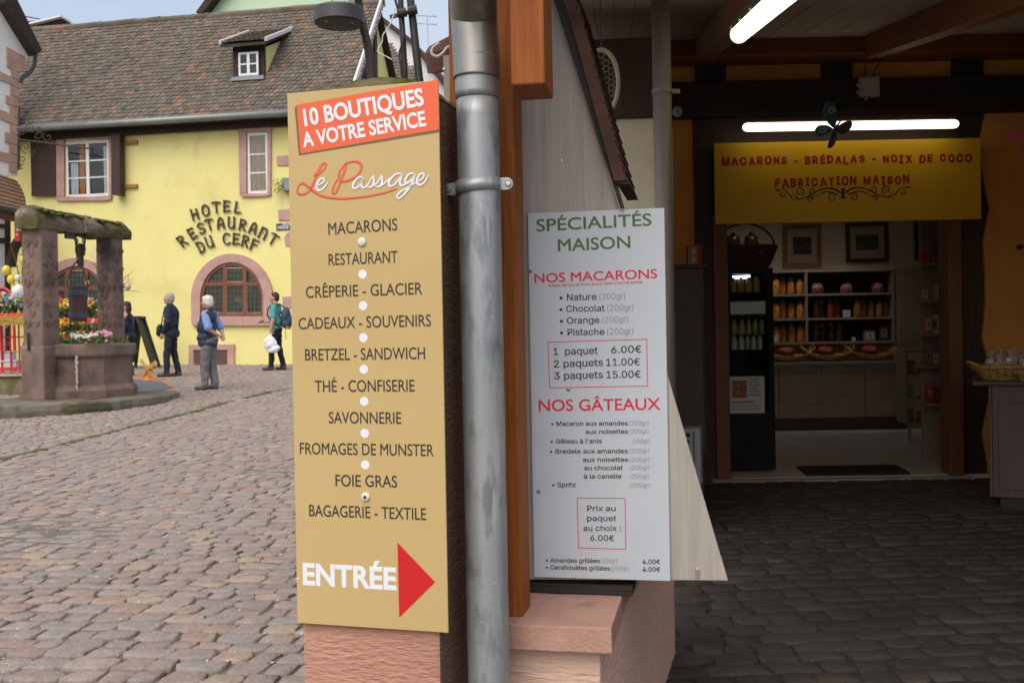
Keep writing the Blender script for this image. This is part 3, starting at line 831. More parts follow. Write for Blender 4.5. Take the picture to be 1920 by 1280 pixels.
# ================================================================== white price board on the stall
WS = Fr(K.o + K.n * (EW - .012), 11.0)
ws = fthing('price_board', 'tall white price board headed SPÉCIALITÉS MAISON on the grey end board', 'sign', WS)
cs = [(988, 402), (1241, 388), (1261, 1087), (1003, 1083)]
q = [WS.hit(*c) for c in cs]
wx0 = (q[0][0] + q[3][0]) / 2; wx1 = (q[1][0] + q[2][0]) / 2; wz1 = (q[0][1] + q[1][1]) / 2; wz0 = (q[2][1] + q[3][1]) / 2
mb = MB(); mb.box(wx0, wx1, 0, .005, wz0, wz1); mb.build('board', m_board, ws, bevel=.001)
def T(items, off, mat, name, font='inter'):
    for s, a, b, ch in items: mb = MB(); put_text(mb, s, WS, 0, a, b, ch, off, y=e, font=font); mb.build(name, mat, ws)
T([('SPÉCIALITÉS', (1006.1, 434.3), (1221.9, 423), 23), ('MAISON', (1046.3, 471.6), (1182.2, 465), 23)], .012, i_green, 'title_lettering', 'built-in')
T([('NOS MACARONS', (1002.3, 530.5), (1232.5, 521.7), 17.6), ('NOS GÂTEAUX', (1010.4, 770.9), (1238.9, 767.8), 21.8)], .012, i_crim, 'heading_lettering', 'built-in')
T([('(à base de noix de coco, sucre, blanc d\'œuf et arôme)', (1028, 537.8), (1205.6, 531), 5.2)], .008, i_crim, 'note_lettering')
T([('• Nature', (1048.9, 563.6), (1118.5, 562), 12.2), ('• Chocolat', (1048.9, 585.2), (1133.7, 583.4), 12.2), ('• Orange', (1049.8, 607.3), (1123.9, 605.4), 12.2), ('• Pistache', (1050.3, 628.9), (1133.4, 627.6), 12.2),
   ('1  paquet', (1037.9, 665.6), (1121, 663.5), 13.6), ('6.00€', (1146.2, 662.4), (1202.8, 660.9), 13.6), ('2 paquets', (1038.8, 688.8), (1130.9, 685.8), 13.6), ('11.00€', (1136.7, 686), (1199.8, 684.6), 13.6),
   ('3 paquets', (1039.4, 711.2), (1130.9, 708.6), 13.6), ('15.00€', (1137.3, 709), (1201.3, 707.8), 13.6),
   ('Prix au', (1101, 957.6), (1154.4, 957.6), 10.6), ('paquet', (1101, 976.2), (1155.8, 976.4), 10.6), ('au choix :', (1094.2, 994.8), (1164.4, 995), 10.6), ('6.00€', (1106.9, 1013.4), (1151.9, 1013.6), 11)], .009, i_black, 'price_lettering')
T([('• Macaron aux amandes', (1033.5, 798.3), (1177.3, 797.3), 8.6), ('aux noisettes', (1097.8, 813.3), (1177.8, 812.6), 8.6), ('• Gâteau à l\'anis', (1032.6, 831.4), (1128.3, 830.5), 8.6), ('• Bredele aux amandes', (1031.2, 850), (1177.3, 849.3), 8.6),
   ('aux noisettes', (1093.3, 865.6), (1177.8, 865.2), 8.6), ('au chocolat', (1095.5, 881), (1168, 880.6), 8.6), ('à la canelle', (1094.6, 896.8), (1165.4, 896.4), 8.6), ('• Spritz', (1035.3, 912.7), (1079.8, 912.5), 8.6),
   ('• Amandes grillées', (1023.5, 1053.6), (1124.7, 1054.9), 8.4), ('• Cacahouètes grillées', (1023.5, 1066.4), (1143.8, 1069), 8.4), ('4.00€', (1204.7, 1056.8), (1238, 1057), 9), ('4.00€', (1204.7, 1070.7), (1238, 1071), 9)], .014, i_black, 'cake_lettering')
T([('(200gr)', (1124, 561.8), (1172.5, 560.4), 11.4), ('(200gr)', (1138.8, 583.2), (1187.9, 581.8), 11.4), ('(200gr)', (1129, 605.2), (1177.8, 604), 11.4), ('(200gr)', (1138.5, 627.3), (1187.9, 626), 11.4)] +
  [(t, (a, y), (b, y - .5), 8.2) for t, a, b, y in (('(200gr)', 1180.5, 1215.8, 797.2), ('(200gr)', 1180.5, 1216, 812.6), ('(150gr)', 1186.2, 1218, 830.8), ('(200gr)', 1180.5, 1217.5, 849.2), ('(200gr)', 1181, 1217.8, 865.2),
   ('(200gr)', 1181, 1218, 880.6), ('(200gr)', 1181.5, 1218, 896.6), ('(200gr)', 1182, 1219, 913.6), ('(150gr)', 1126.6, 1157, 1055), ('(200gr)', 1146, 1179, 1069.5))], -.008, i_grey, 'weight_lettering')
for bx in ([(1027.5, 641.2), (1212.4, 635.9), (1214.8, 723.4), (1030.5, 726.7)], [(1082.4, 932.9), (1172.1, 933.8), (1173.5, 1029), (1084.7, 1026.2)]):
    q = [WS.hit(*p) for p in bx]; mb = MB()
    for i in range(4):
        a, b = Vector(q[i]), Vector(q[(i + 1) % 4]); d = (b - a).normalized() * .001
        mb.ribbon([tuple(a - d), tuple(b + d)], .0021, e - .0001 * (i % 2), -.0001)
    mb.build('box_outline', i_crim, ws)
m_brass = M('dull_screw', (.30, .26, .20), (.42, .37, .28), scale=30, rough=.4, metal=.8)
for x, y in ((995, 508), (1066, 730), (1010, 921)):
    X, Z = WS.hit(x, y); s_ = MB().lathe([(.0062, 0), (.0055, .0015), (.0022, .0022)], n=12).build('screw', m_brass, ws)
    s_.rotation_euler = (R(90), 0, 0); s_.location = (X, -.0002, Z)
# ================================================================== things in the passage
def on_frame(fr, name, label, cat, x, y, z, group=None):
    p = fr.world(x, y, z)
    return thing(name, label, cat, p, fr.a, group)
# --- yellow shop sign
i_yel = M('yellow_sign_face', (.56, .335, .016), (.62, .375, .022), scale=1, rough=.22, spec=.5)
i_mar = ink('maroon_ink', (.30, .012, .018), .3)
YS = Fr(S.o - S.n * .12, 1.0)
ys = fthing('shop_sign', 'wide yellow sign with red lettering above the shop doorway', 'sign', YS)
cs = [(1339, 269.2), (1836.9, 258), (1841.7, 411.2), (1342, 420.2)]
q = [YS.hit(*c) for c in cs]
yx0 = (q[0][0] + q[3][0]) / 2; yx1 = (q[1][0] + q[2][0]) / 2; yz1 = (q[0][1] + q[1][1]) / 2; yz0 = (q[2][1] + q[3][1]) / 2
mb = MB(); mb.box(yx0, yx1, 0, .03, yz0, yz1); mb.build('board', i_yel, ys, bevel=.003)
rnd = random.Random(11)
def hand_text(s, bl, br, cap, bold, name):
    """casual capitals: every letter a little turned and lifted"""
    mb = MB(); adv = []; x = 0
    for ch in s:
        if ch == ' ': adv.append(None); x += .42; continue
        v, f = text_geo(ch, bold); x0 = min(p[0] for p in v); x1 = max(p[0] for p in v)
        wd = x1 - x0; adv.append((x, x0)); x += wd + .13
    tot = x - .13
    A = Vector(YS.hit(*bl)); B = Vector(YS.hit(*br)); ex = (B - A) / tot; ez = Vector((-ex.y, ex.x)).normalized() * (cap * 9 / 1900) / .727
    for ch, a in list(zip(s, adv)) + [(' ', None)]:
        if a is None:
            if mb.v: mb.build(name, i_mar, ys)
            mb = MB(); continue
        v, f = text_geo(ch, bold); ang = rnd.uniform(-.09, .09); lift = rnd.uniform(-.05, .05); sz = rnd.uniform(.93, 1.08)
        cx = (max(p[0] for p in v) + a[1]) / 2
        out = []
        for p in v:
            lx, ly = (p[0] - cx) * sz, (p[1] - .36) * sz
            X = lx * math.cos(ang) - ly * math.sin(ang) + cx - a[1] + a[0]; Y = lx * math.sin(ang) + ly * math.cos(ang) + .36 + lift
            qq = A + ex * X + ez * Y; out.append((qq.x, -.0022 - .0015 * p[2], qq.y))
        mb.add(out, f)
hand_text('MACARONS - BRÉDALAS - NOIX DE COCO', (1353.7, 309.4), (1822, 302.4), 18.5, .045, 'product_lettering')
hand_text('FABRICATION MAISON', (1453.6, 350), (1704.7, 343.7), 20, .04, 'maker_lettering')
mb = MB()
def scroll(pts, w0):
    for sgn in (1, -1):
        p2 = []
        for x, y in pts: p2.append(YS.hit(1580.7 + sgn * (x), 362 + y - sgn * x * .022))
        c = spline([(a, b, 0) for a, b in p2], 6); n = len(c)
        mb.ribbon([(p.x, p.y) for p in c], [w0 * (1.1 - .8 * i / n) for i in range(n)], -.0012, -.0004)
def spiral(cx, cy, r, t0, turns, k=22):
    return [(cx + r * (1 - i / k * .9) * math.cos(t0 + turns * 2 * math.pi * i / k), cy + r * (1 - i / k * .9) * math.sin(t0 + turns * 2 * math.pi * i / k)) for i in range(k + 1)]
scroll([(3, 0), (20, -9), (40, -8), (60, 2), (75, 8), (95, 10)], .016)
scroll([(10, 3), (30, -3), (48, 3), (62, 10)], .013)
scroll(spiral(20, 8, 8, -1.2, 1.3), .011); scroll(spiral(57, -5, 7, 1.5, -1.4), .011); scroll(spiral(82, -4, 9, 2.2, 1.5), .011); scroll(spiral(113, -1, 6, 2.8, -1.3), .010); scroll(spiral(62, 11, 6, 3.2, 1.2), .010)
scroll([(95, 8), (104, -3), (110, -8), (126, -9)], .011); scroll([(84, 9), (92, 2), (94, -5)], .010); scroll([(118, -6), (126, -8), (128, -11)], .010)
scroll([(0, -8), (5, -8)], .012); scroll([(0, 8), (8, 8)], .012)
c0 = YS.hit(1580.7, 372); c1 = YS.hit(1580.7, 354); mb.ribbon([c0, c1], .028, -.0011, -.0003)
mb.build('scroll_ornament', i_black, ys)
# --- lit tube lamps
m_tube = M('lit_diffuser', (.8, .75, .65), rough=.4, emit=((1.0, .84, .60), 2.2))
m_tubeb = M('lamp_body', (.10, .09, .08), (.14, .12, .11), rough=.5)
def tube_lamp(name, label, a, b, r, up):
    a = Vector(a); b = Vector(b); mid = (a + b) / 2
    t = thing(name, label, 'lamp', mid, 0, 'tube lamps under the canopy')
    d = (b - a).normalized(); L = (b - a).length / 2
    mb = MB(); pts = [d * (-L), d * (-L + r * .35), d * (-L + r), d * (L - r), d * (L - r * .35), d * L]
    mb.tube(pts, [r * .35, r * .8, r, r, r * .8, r * .35], 18); mb.build('diffuser', m_tube, t, smooth=True)
    mb = MB(); o_ = Vector(up).normalized() * r * 1.0
    mb.bar(d * (-L * .97) + o_, d * (L * .97) + o_, r * 1.7, r * 1.1); mb.build('lamp_body', m_tubeb, t, bevel=.004)
    n = 5
    for k in range(n):
        c = d * (-L * .9 + 1.8 * L * k / (n - 1)) + o_ * .75
        mb = MB(); mb.bar(c - d * .02, c + d * .02, r * 2.25, r * .35); mb.build('clip', m_tubeb, t)
    return t
LS = S
l0 = S.hit(1393, 239, -.30); l1 = S.hit(1797, 232.5, -.30)
tube_lamp('tube_lamp', 'lit tube lamp mounted level above the yellow shop sign', S.world(l0[0], -.30, l0[1]), S.world(l1[0], -.30, l1[1]), .037, (0, .7, 1))
e_ = at(1384, 66, 5.95); rk = RX[1]
dn = (cpt(rk, 3) - cpt(rk, 6)).normalized()
tube_lamp('tube_lamp', 'lit tube lamp running along a ceiling rafter, cut by the top edge', e_, e_ + dn * 1.9, .052, (0, 0, 1))
# --- junction box with cable, wall disc and small yellow box on the black beam
m_pvc = M('grey_pvc', (.36, .34, .31), (.42, .40, .37), rough=.5)
m_cable = M('cable_black', (.015, .014, .013), rough=.5)
def sbox(name, label, cat, px, w0, w1, mat, fr=S, bevel=.004, group=None):
    a = fr.hit(px[0], (px[1] + px[3]) / 2, w0)[0]; b = fr.hit(px[2], (px[1] + px[3]) / 2, w0)[0]
    c = fr.hit((px[0] + px[2]) / 2, px[3], w0)[1]; d = fr.hit((px[0] + px[2]) / 2, px[1], w0)[1]
    t = on_frame(fr, name, label, cat, (a + b) / 2, w0, c, group)
    mb = MB(); hw = (b - a) / 2
    mb.box(-hw, hw, 0, w1 - w0, 0, d - c)
    return t, mb, hw, d - c
t, mb, hw, hh = sbox('junction_box', 'grey electrical junction box with cables on the black beam', 'junction box', (1613, 144, 1650, 181), -.165, -.10, m_pvc)
mb.build('casing', m_pvc, t, bevel=.006)
mb = MB(); mb.box(-hw * .8, hw * .8, -.012, 0, hh * .12, hh * .88); mb.build('cover', m_pvc, t, bevel=.004)
for sx in (-.5, .5):
    mb = MB(); mb.tube(spline([(hw * sx, .03, hh), (hw * sx + .01, .03, hh + .06), (hw * sx + .06 * (sx + .5), .0, hh + .14), (hw * sx + .12 * (sx + .5), -.02, hh + .22)], 4), .005, 6); mb.build('cable', m_cable, t)
for zz in (.25, .6):
    mb = MB(); mb.tube([(-hw, .03, hh * zz), (-hw - .025, .03, hh * zz)], .014, 10); mb.build('gland', m_pvc, t)
mb = MB(); mb.tube([(-hw * .3, .03, 0), (-hw * .3, .03, -.03)], .012, 10); mb.build('gland', m_pvc, t)
x, z = S.hit(1271, 209, -.13)
t = on_frame(S, 'wall_rosette', 'small round white fitting on the black beam beside the grey pillar', 'fitting', x, -.13, z)
mb = MB(); mb.lathe([(.045, 0), (.045, .015), (.038, .026), (.012, .03)], n=20); mb.v = [(a, -c + .03, b) for a, b, c in mb.v]; mb.build('disc', m_pvc, t, smooth=False)
mb = MB(); mb.lathe([(.010, 0), (.008, .008)], n=12); mb.v = [(a, -c, b) for a, b, c in mb.v]; mb.build('knob', m_tubeb, t)
m_ybox = M('dull_yellow_plastic', (.30, .22, .07), (.36, .27, .09), rough=.5)
t, mb, hw, hh = sbox('switch_box', 'small dull yellow switch box behind the grey pillar', 'box', (1208, 164, 1231, 187), -.15, -.10, m_ybox)
mb.build('casing', m_ybox, t, bevel=.004); mb = MB(); mb.box(-hw * .6, hw * .2, -.008, 0, hh * .3, hh * .75); mb.build('rocker', m_tubeb, t, bevel=.002)
# --- grey round pillar (internal rain pipe)
m_gpipe = M('grey_painted_pipe', (.20, .185, .165), (.25, .23, .21), scale=4, stretch=(1, 1, .3), rough=.45, bump=.08, bscale=20)
gp = at(1246, 460, 6.1)
gpt_top = at(1243, 70, 6.1)
gz = zg(gp.x, gp.y)
t = thing('round_pillar', 'slim grey round pillar pipe rising to the canopy ceiling', 'pillar', (gp.x, gp.y, gz))
rg = 17.5 / 1900 * 6.1
mb = MB(); mb.lathe([(rg, -.02), (rg, zc(gp.y) - gz - .0)], n=28); o = mb.build('pipe', m_gpipe, t, smooth=True)
for p in o.data.polygons: p.use_smooth = len(p.vertices) == 4
zb = at(1246, 172, 6.1).z - gz
mb = MB(); mb.lathe([(rg + .001, zb - .014), (rg + .006, zb - .012), (rg + .006, zb + .012), (rg + .001, zb + .014)], n=28); mb.box(rg, rg + .05, -.012, .012, zb - .012, zb + .012); mb.build('clamp', m_gpipe, t)
mb = MB(); mb.lathe([(rg + .03, zc(gp.y) - gz - .03), (rg + .028, zc(gp.y) - gz - .005)], n=28); mb.build('collar', m_gpipe, t)
# --- wire mesh hoop hanging by the tiles
m_wick = M('pale_wicker', (.50, .36, .26), (.62, .47, .36), scale=30, rough=.7, bump=.5, bscale=80)
m_wire = M('hex_wire', (.40, .36, .31), (.5, .46, .4), rough=.4, metal=.6)
HF = Fr(at(1128, 155, 4.3), 6.0)
hx, hz = .0, .0
hp = fthing('wire_hoop', 'oval pale-rimmed hoop with hexagonal wire mesh, half hidden behind the tile edge', 'hoop', HF)
rx, rz = 31 / 1900 * 4.3, 61 / 1900 * 4.3
mb = MB(); mb.tube([(rx * math.cos(t), 0, rz * math.sin(t)) for t in [2 * math.pi * k / 48 for k in range(48)]], .0095, 10, close=True); mb.build('rim', m_wick, hp, smooth=True)
mb = MB(); hs = .0135
for i in range(-7, 8):
    for j in range(-14, 15):
        cx = i * hs * 1.5; cz = (j + .5 * (i % 2)) * hs * 1.732
        for k in (0, 1, 2):
            t0, t1 = math.pi / 3 * k, math.pi / 3 * (k + 1)
            a = (cx + hs * math.cos(t0), cz + hs * math.sin(t0)); b = (cx + hs * math.cos(t1), cz + hs * math.sin(t1))
            if all((p[0] / rx) ** 2 + (p[1] / rz) ** 2 < 1.0 for p in (a, b)):
                mb.bar((a[0], .004, a[1]), (b[0], .004, b[1]), .0016, .0016)
mb.build('wire_mesh', m_wire, hp)
mb = MB(); mb.tube([(0, .0, rz), (0, .0, rz + .55)], .0025, 6); mb.build('hanging_cord', m_cable, hp)
# --- hanging butterflies
m_bfly = M('blue_metal', (.010, .022, .036), (.016, .036, .055), scale=9, rough=.45, metal=.3)
m_pfly = M('pink_metal', (.34, .03, .06), (.40, .045, .08), scale=9, rough=.45)
def butterfly(label, px, py, d, s, mat, rz, tilt):
    p = at(px, py, d)
    t = thing('hanging_butterfly', label, 'decoration', p, rz, 'painted metal butterflies')
    t.rotation_euler = (R(8), R(tilt), rz)
    mb = MB(); mb.tube([(0, 0, -.10 * s), (0, 0, -.04 * s), (0, 0, .06 * s), (0, 0, .11 * s)], [.004 * s, .014 * s, .012 * s, .008 * s], 10); mb.build('body', mat, t, smooth=True)
    for sx in (-1, 1):
        w_ = [(p_.x, p_.y) for p_ in spline([(.008, .02, 0), (.06, .14, 0), (.17, .24, 0), (.24, .21, 0), (.21, .10, 0), (.10, .02, 0), (.008, 0, 0)], 5)]
        l_ = [(p_.x, p_.y) for p_ in spline([(.008, -.005, 0), (.09, -.01, 0), (.16, -.06, 0), (.16, -.14, 0), (.09, -.17, 0), (.04, -.10, 0), (.008, -.03, 0)], 5)]
        for nm, ol in (('upper_wing', w_), ('lower_wing', l_)):
            mb = MB(); mb.prism([(x * s * sx, z * s) for x, z in ol], -.002, .002)
            mb.v = [(x * .85, y + abs(x) * .5, z) for x, y, z in mb.v]
            wg = mb.build(nm, mat, t)
            mb = MB(); cxx = (.15 if nm == 'upper_wing' else .10) * s; czz = (.15 if nm == 'upper_wing' else -.085) * s
            c = [(sx * (cxx + math.cos(a) * (.012 + .03 * a / 9) * s), czz + math.sin(a) * (.012 + .03 * a / 9) * s) for a in [k * .5 for k in range(19)]]
            mb.ribbon(c, .008 * s, -.006, -.003); mb.v = [(x * .85, y + abs(x) * .5, z) for x, y, z in mb.v]; mb.build('wing_scroll', M('pale_blue_metal', (.10, .15, .17), rough=.4) if mat is m_bfly else mat, wg)
    for sx in (-1, 1):
        mb = MB(); mb.tube(spline([(0, 0, .105 * s), (sx * .03 * s, -.01, .17 * s), (sx * .07 * s, -.015, .19 * s)], 4), .0025 * s, 5); mb.build('antenna', mat, t)
    mb = MB(); mb.tube([(0, 0, .05 * s), (-.02, 0, .9)], .0012, 5); mb.build('thread', m_cable, t)
    return t
butterfly('dark blue metal butterfly hanging in front of the lit tube above the sign', 1565, 242, 5.2, .48, m_bfly, R(22), 38)
butterfly('pink metal butterfly hanging at the right edge', 1926, 256, 5.6, .42, m_pfly, R(-10), 60)
# --- brown cabinet with the red gift box, left of the shop door
CB = Fr(at(1295, 893, 8.35), 1.0)
m_cab = M('brown_laminate', (.060, .040, .028), (.090, .062, .044), scale=3, stretch=(.7, 6, 8), rough=.5)
cb = fthing('brown_cabinet', 'tall plain brown cabinet standing left of the shop doorway', 'cabinet', CB)
CB.o.z = CB.o.z; x0 = CB.hit(1190, 700)[0]; x1 = CB.hit(1322, 700)[0]; zt_ = CB.hit(1290, 503)[1]; z0_ = CB.hit(1300, 846)[1]
mb = MB(); mb.box(x0, x1, 0, .5, z0_, zt_); mb.build('carcass', m_cab, cb, bevel=.004)
mb = MB(); mb.box(x0 + .02, x1 - .02, .03, .48, zg(1.4, 8.4) - CB.o.z, z0_ - .004); mb.build('plinth', M('reddish_plinth', (.14, .06, .04), (.2, .09, .06), rough=.7), cb)
mb = MB(); mb.box(x0 - .01, x1 + .03, -.02, .5, zt_ + .003, zt_ + .03); mb.build('top', m_cab, cb, bevel=.004)
mb = MB(); mb.box(x1 - .012, x1 - .004, -.012, -.002, z0_ + .3, z0_ + 1.1); mb.build('handle_strip', m_cab, cb, bevel=.002)
m_redbox = M('red_card', (.42, .03, .035), (.5, .045, .05), rough=.5); m_kraft = M('kraft_card', (.36, .26, .18), (.42, .31, .22), rough=.7)
m_wht = M('white_card', (.55, .53, .50), (.6, .58, .55), rough=.6)
gx = CB.hit(1306, 500)[0]; t = on_frame(CB, 'gift_box', 'small red and kraft gift box standing on the brown cabinet', 'box', gx, .12, zt_ + .031); t.rotation_euler = (0, 0, CB.a + R(-28))
mb = MB(); mb.box(-.055, .055, -.045, .045, 0, .165); mb.build('carton', m_redbox, t, bevel=.003)
mb = MB(); mb.box(-.035, .045, -.0475, -.0455, .008, .157); pn = mb.build('front_panel', m_kraft, t)
for zz in (.045, .115):
    mb = MB(); mb.add([(.012 + .02 * math.cos(a), -.0482, zz + .024 * math.sin(a)) for a in [2 * math.pi * k / 12 for k in range(12)]], [tuple(range(12))]); mb.build('printed_motif', m_wht, pn)
mb = MB()
for k in range(8): mb.box(-.0478 - .0089, -.0468 - .0089, -.03, -.016, .012 + .019 * k, .022 + .019 * k)
mb.build('dot_row', m_wht, t)
# --- white metal appliance peeping out behind the end board
AP = Fr(at(1300, 920, 7.9), 14.0)
m_enam = M('white_enamel', (.50, .53, .60), (.56, .59, .66), scale=3, rough=.35)
ap = fthing('metal_box', 'bluish white metal heater box with dark knobs on the cobbles behind the slanted board', 'appliance', AP)
x0 = AP.hit(1250, 860)[0]; x1 = AP.hit(1314, 860)[0]; z1_ = AP.hit(1300, 802)[1]; z0_ = AP.hit(1310, 914)[1]
mb = MB(); mb.box(x0, x1, 0, .22, z0_, z1_); mb.build('casing', m_enam, ap, bevel=.02, seg=3)
mb = MB(); mb.box(x1 - .055, x1 - .048, -.004, -.0005, z0_ + .03, z1_ - .03); mb.build('panel_seam', m_cable, ap)
for k, (px, py) in enumerate(((1290, 815), (1287, 838), (1291, 862), (1289, 828), (1295, 882))):
    x, z = AP.hit(px, py); mb = MB(); mb.lathe([(.017, 0), (.017, .006), (.006, .008)], n=10); mb.v = [(a + x, -c - .001, b + z) for a, b, c in mb.v]; mb.build('knob', m_cable, ap)
for sx in (x0 + .05, x1 - .05):
    mb = MB(); mb.box(sx - .02, sx + .02, .03, .17, zg(AP.o.x, AP.o.y) - AP.o.z - .01, z0_ - .003); mb.build('foot', m_gpipe, ap)

# ================================================================== inside the shop
# fridge
FW = .40
f0 = S.hit(1366, 870, FW)[0]; f1 = S.hit(1452, 690, FW)[0]; ft = S.hit(1400, 503, FW)[1]
fr_ = on_frame(S, 'display_fridge', 'tall black glass-door display fridge just inside the doorway', 'fridge', (f0 + f1) / 2, FW, .0)
hw = (f1 - f0) / 2
m_fblk = M('fridge_black', (.006, .006, .007), (.010, .010, .011), rough=.5, spec=.15)
def glass(name, tint=(.9, .95, .95), rough=.03):
    if name in _mats: return _mats[name]
    m = bpy.data.materials.new(name); m.use_nodes = True; _mats[name] = m
    b = m.node_tree.nodes['Principled BSDF']; b.inputs['Base Color'].default_value = (*tint, 1); b.inputs['Transmission Weight'].default_value = 1
    b.inputs['Roughness'].default_value = rough; b.inputs['IOR'].default_value = 1.05
    return m
m_glass = glass('clear_glass')
mb = MB(); dpt = .62
mb.box(-hw, -hw + .03, 0, dpt, 0.02, ft); mb.box(hw - .055, hw, 0, dpt, .02, ft); mb.box(-hw + .03, hw - .055, dpt - .03, dpt, .02, ft); mb.box(-hw + .03, hw - .055, 0, dpt - .03, ft - .05, ft); mb.box(-hw + .03, hw - .055, 0, dpt - .03, .02, .55)
mb.build('cabinet', m_fblk, fr_)
mb = MB(); mb.box(-hw + .03, hw - .056, -.004, .002, .55, ft - .05); mb.build('glass_door', m_glass, fr_)
mb = MB(); mb.box(hw - .062, hw - .045, -.035, -.003, .75, 1.55); mb.build('handle', m_fblk, fr_, bevel=.004)
m_led = M('cold_led', (.7, .75, .9), emit=((.62, .72, 1.0), 3.0)); m_strip = M('price_strip', (.60, .62, .60), (.64, .66, .64), rough=.4)
xl_, zl_ = S.hit(1392, 520, FW + .1); xl_ -= (f0 + f1) / 2
mb = MB(); mb.tube([(xl_ - .09, .1, zl_), (xl_ + .07, .1, zl_ + .004)], .016, 8); mb.build('led_light', m_led, fr_)
m_pkg = [M('packet_' + n, c, tuple(x * 1.3 for x in c), scale=25, rough=.4) for n, c in (('amber', (.34, .18, .04)), ('dark', (.16, .11, .08)), ('olive', (.26, .24, .08)), ('pale', (.42, .38, .32)))]
rnd = random.Random(5)
for k, py in enumerate((548, 592, 627, 655)):
    zsh = S.hit(1400, py, FW + .1)[1]
    mb = MB(); mb.box(-hw + .032, hw - .058, .03, dpt - .05, zsh - .012, zsh); mb.build('fridge_shelf', m_fblk, fr_)
    mb = MB(); x = -hw + .06
    while x < hw - .1:
        ww = rnd.uniform(.022, .035); mb.lathe([(ww, 0), (ww, .09), (ww * .6, .12), (ww * .6, .14)], c=(x + ww, .1, zsh + .001), n=10); x += ww * 2 + .008
    mb.build('stocked_goods', m_pkg[k % 4], fr_, smooth=False)
a = S.hit(1369, 566, FW + .02); b = S.hit(1435, 588, FW + .02); cxm = (f0 + f1) / 2
mb = MB(); mb.box(a[0] - cxm + .0, b[0] - cxm - .0, .012, .02, b[1], a[1]); mb.build('price_strip', m_strip, fr_)
a = S.hit(1367, 706, FW - .01); b = S.hit(1434, 774, FW - .01)
mb = MB(); mb.box(a[0] - cxm + .005, b[0] - cxm, -.012, -.008, b[1], a[1]); po = mb.build('poster', m_wht, fr_)
mb = MB(); w_ = b[0] - a[0]; h_ = a[1] - b[1]; mb.box(a[0] - cxm + .02, a[0] - cxm + .5 * w_, -.014, -.0125, b[1] + .42 * h_, b[1] + .9 * h_); mb.build('poster_photo', M('poster_fruit', (.30, .12, .03), (.35, .30, .08), (.30, .05, .03), scale=18, rough=.5), po)
mb = MB()
for k in range(6): mb = MB(); mb.box(a[0] - cxm + .56 * w_, a[0] - cxm + (.82 + .12 * ((k * 7) % 3) / 3) * w_, -.0145, -.0128, b[1] + (.9 - .085 * k) * h_, b[1] + (.94 - .085 * k) * h_); mb.build('poster_text', i_grey, po)
for k in range(3): mb = MB(); mb.box(a[0] - cxm + .06 * w_, a[0] - cxm + (.9 - .1 * k) * w_, -.0145, -.0128, b[1] + (.10 + .09 * k) * h_, b[1] + (.125 + .09 * k + .03 * (k == 2)) * h_); mb.build('poster_text', i_grey, po)
# wicker basket on the fridge
m_dwick = M('dark_wicker', (.07, .03, .018), (.12, .055, .03), scale=30, rough=.7, bump=.8, bscale=60)
m_ywick = M('yellow_wicker', (.36, .20, .05), (.46, .28, .08), scale=30, rough=.65, bump=.8, bscale=60)
def basket(label, p, r, h, mat, rz=0.0, flare=1.35, handle=None, group=None, sy=.7, name='wicker_basket', lob=True):
    t = thing(name, label, 'basket', p, rz, group)
    mb = MB(); n = 22; rows = 9
    for k in range(rows):                                # woven rows
        f = k / (rows - 1); rr_ = r * (1 / flare + (1 - 1 / flare) * f ** .8)
        pts = [(rr_ * math.cos(a), rr_ * sy * math.sin(a), .012 + h * f + .004 * (1 if j % 2 == k % 2 else -1)) for j, a in enumerate([2 * math.pi * i / n for i in range(n)])]
        mb.tube(pts, h / rows * .62, 6, close=True)
    mb.build('weave', mat, t, smooth=True)
    mb = MB(); mb.lathe([(r / flare, .0), (r / flare * 1.0, .012)], n=22, sy=sy); mb.build('base', mat, t)
    mb = MB()
    for s_ in (0, math.pi):
        mb.tube([(r * 1.01 * math.cos(a), r * 1.01 * sy * math.sin(a), h + .012 + .010 * math.sin(a * 14 + s_)) for a in [2 * math.pi * i / 60 for i in range(60)]], .009, 6, close=True)
    mb.build('braided_rim', mat, t, smooth=True)
    if handle == 'arch':
        mb = MB(); mb.tube([(r * .95 * math.cos(a), 0, h + h * 1.2 * math.sin(a)) for a in [math.pi * i / 20 for i in range(21)]], .009, 8); mb.build('handle', mat, t, smooth=True)
    if handle == 'ears':
        for s_ in (-1, 1):
            mb = MB(); mb.tube([(s_ * (r * .98 + .05 * math.sin(a)), .07 * math.cos(a), h + .02 + .03 * math.sin(a)) for a in [math.pi * i / 12 for i in range(13)]], .010, 8); mb.build('handle', mat, t, smooth=True)
    return t
bx, bz = S.hit(1398, 500, FW + .25)
basket('dark brown wicker basket with arched handle on top of the black fridge', S.world(bx, FW + .27, ft + .002), .30, .20, m_dwick, handle='arch', flare=1.45)
m_jarg = M('jar_glass', (.20, .18, .16), (.28, .26, .24), rough=.1, spec=.6)
m_lid = M('steel_lid', (.35, .33, .31), (.45, .43, .41), rough=.25, metal=.8)
for k, dx in enumerate((-.11, .06)):
    p = S.world(bx + dx, FW + .27, ft + .10); t = thing('glass_jar', ('steel-lidded glass jar standing in the dark basket on the fridge, nearer the door post', 'steel-lidded glass jar standing in the dark basket on the fridge, nearer the handle')[k], 'jar', p, 0, 'jars in the fridge-top basket')
    mb = MB(); mb.lathe([(.06, 0), (.07, .03), (.07, .16), (.055, .19)], n=18); mb.build('jar_body', m_jarg, t, smooth=False)
    mb = MB(); mb.lathe([(.062, .19), (.064, .215), (.02, .24), (.015, .26)], n=18); mb.build('lid', m_lid, t)
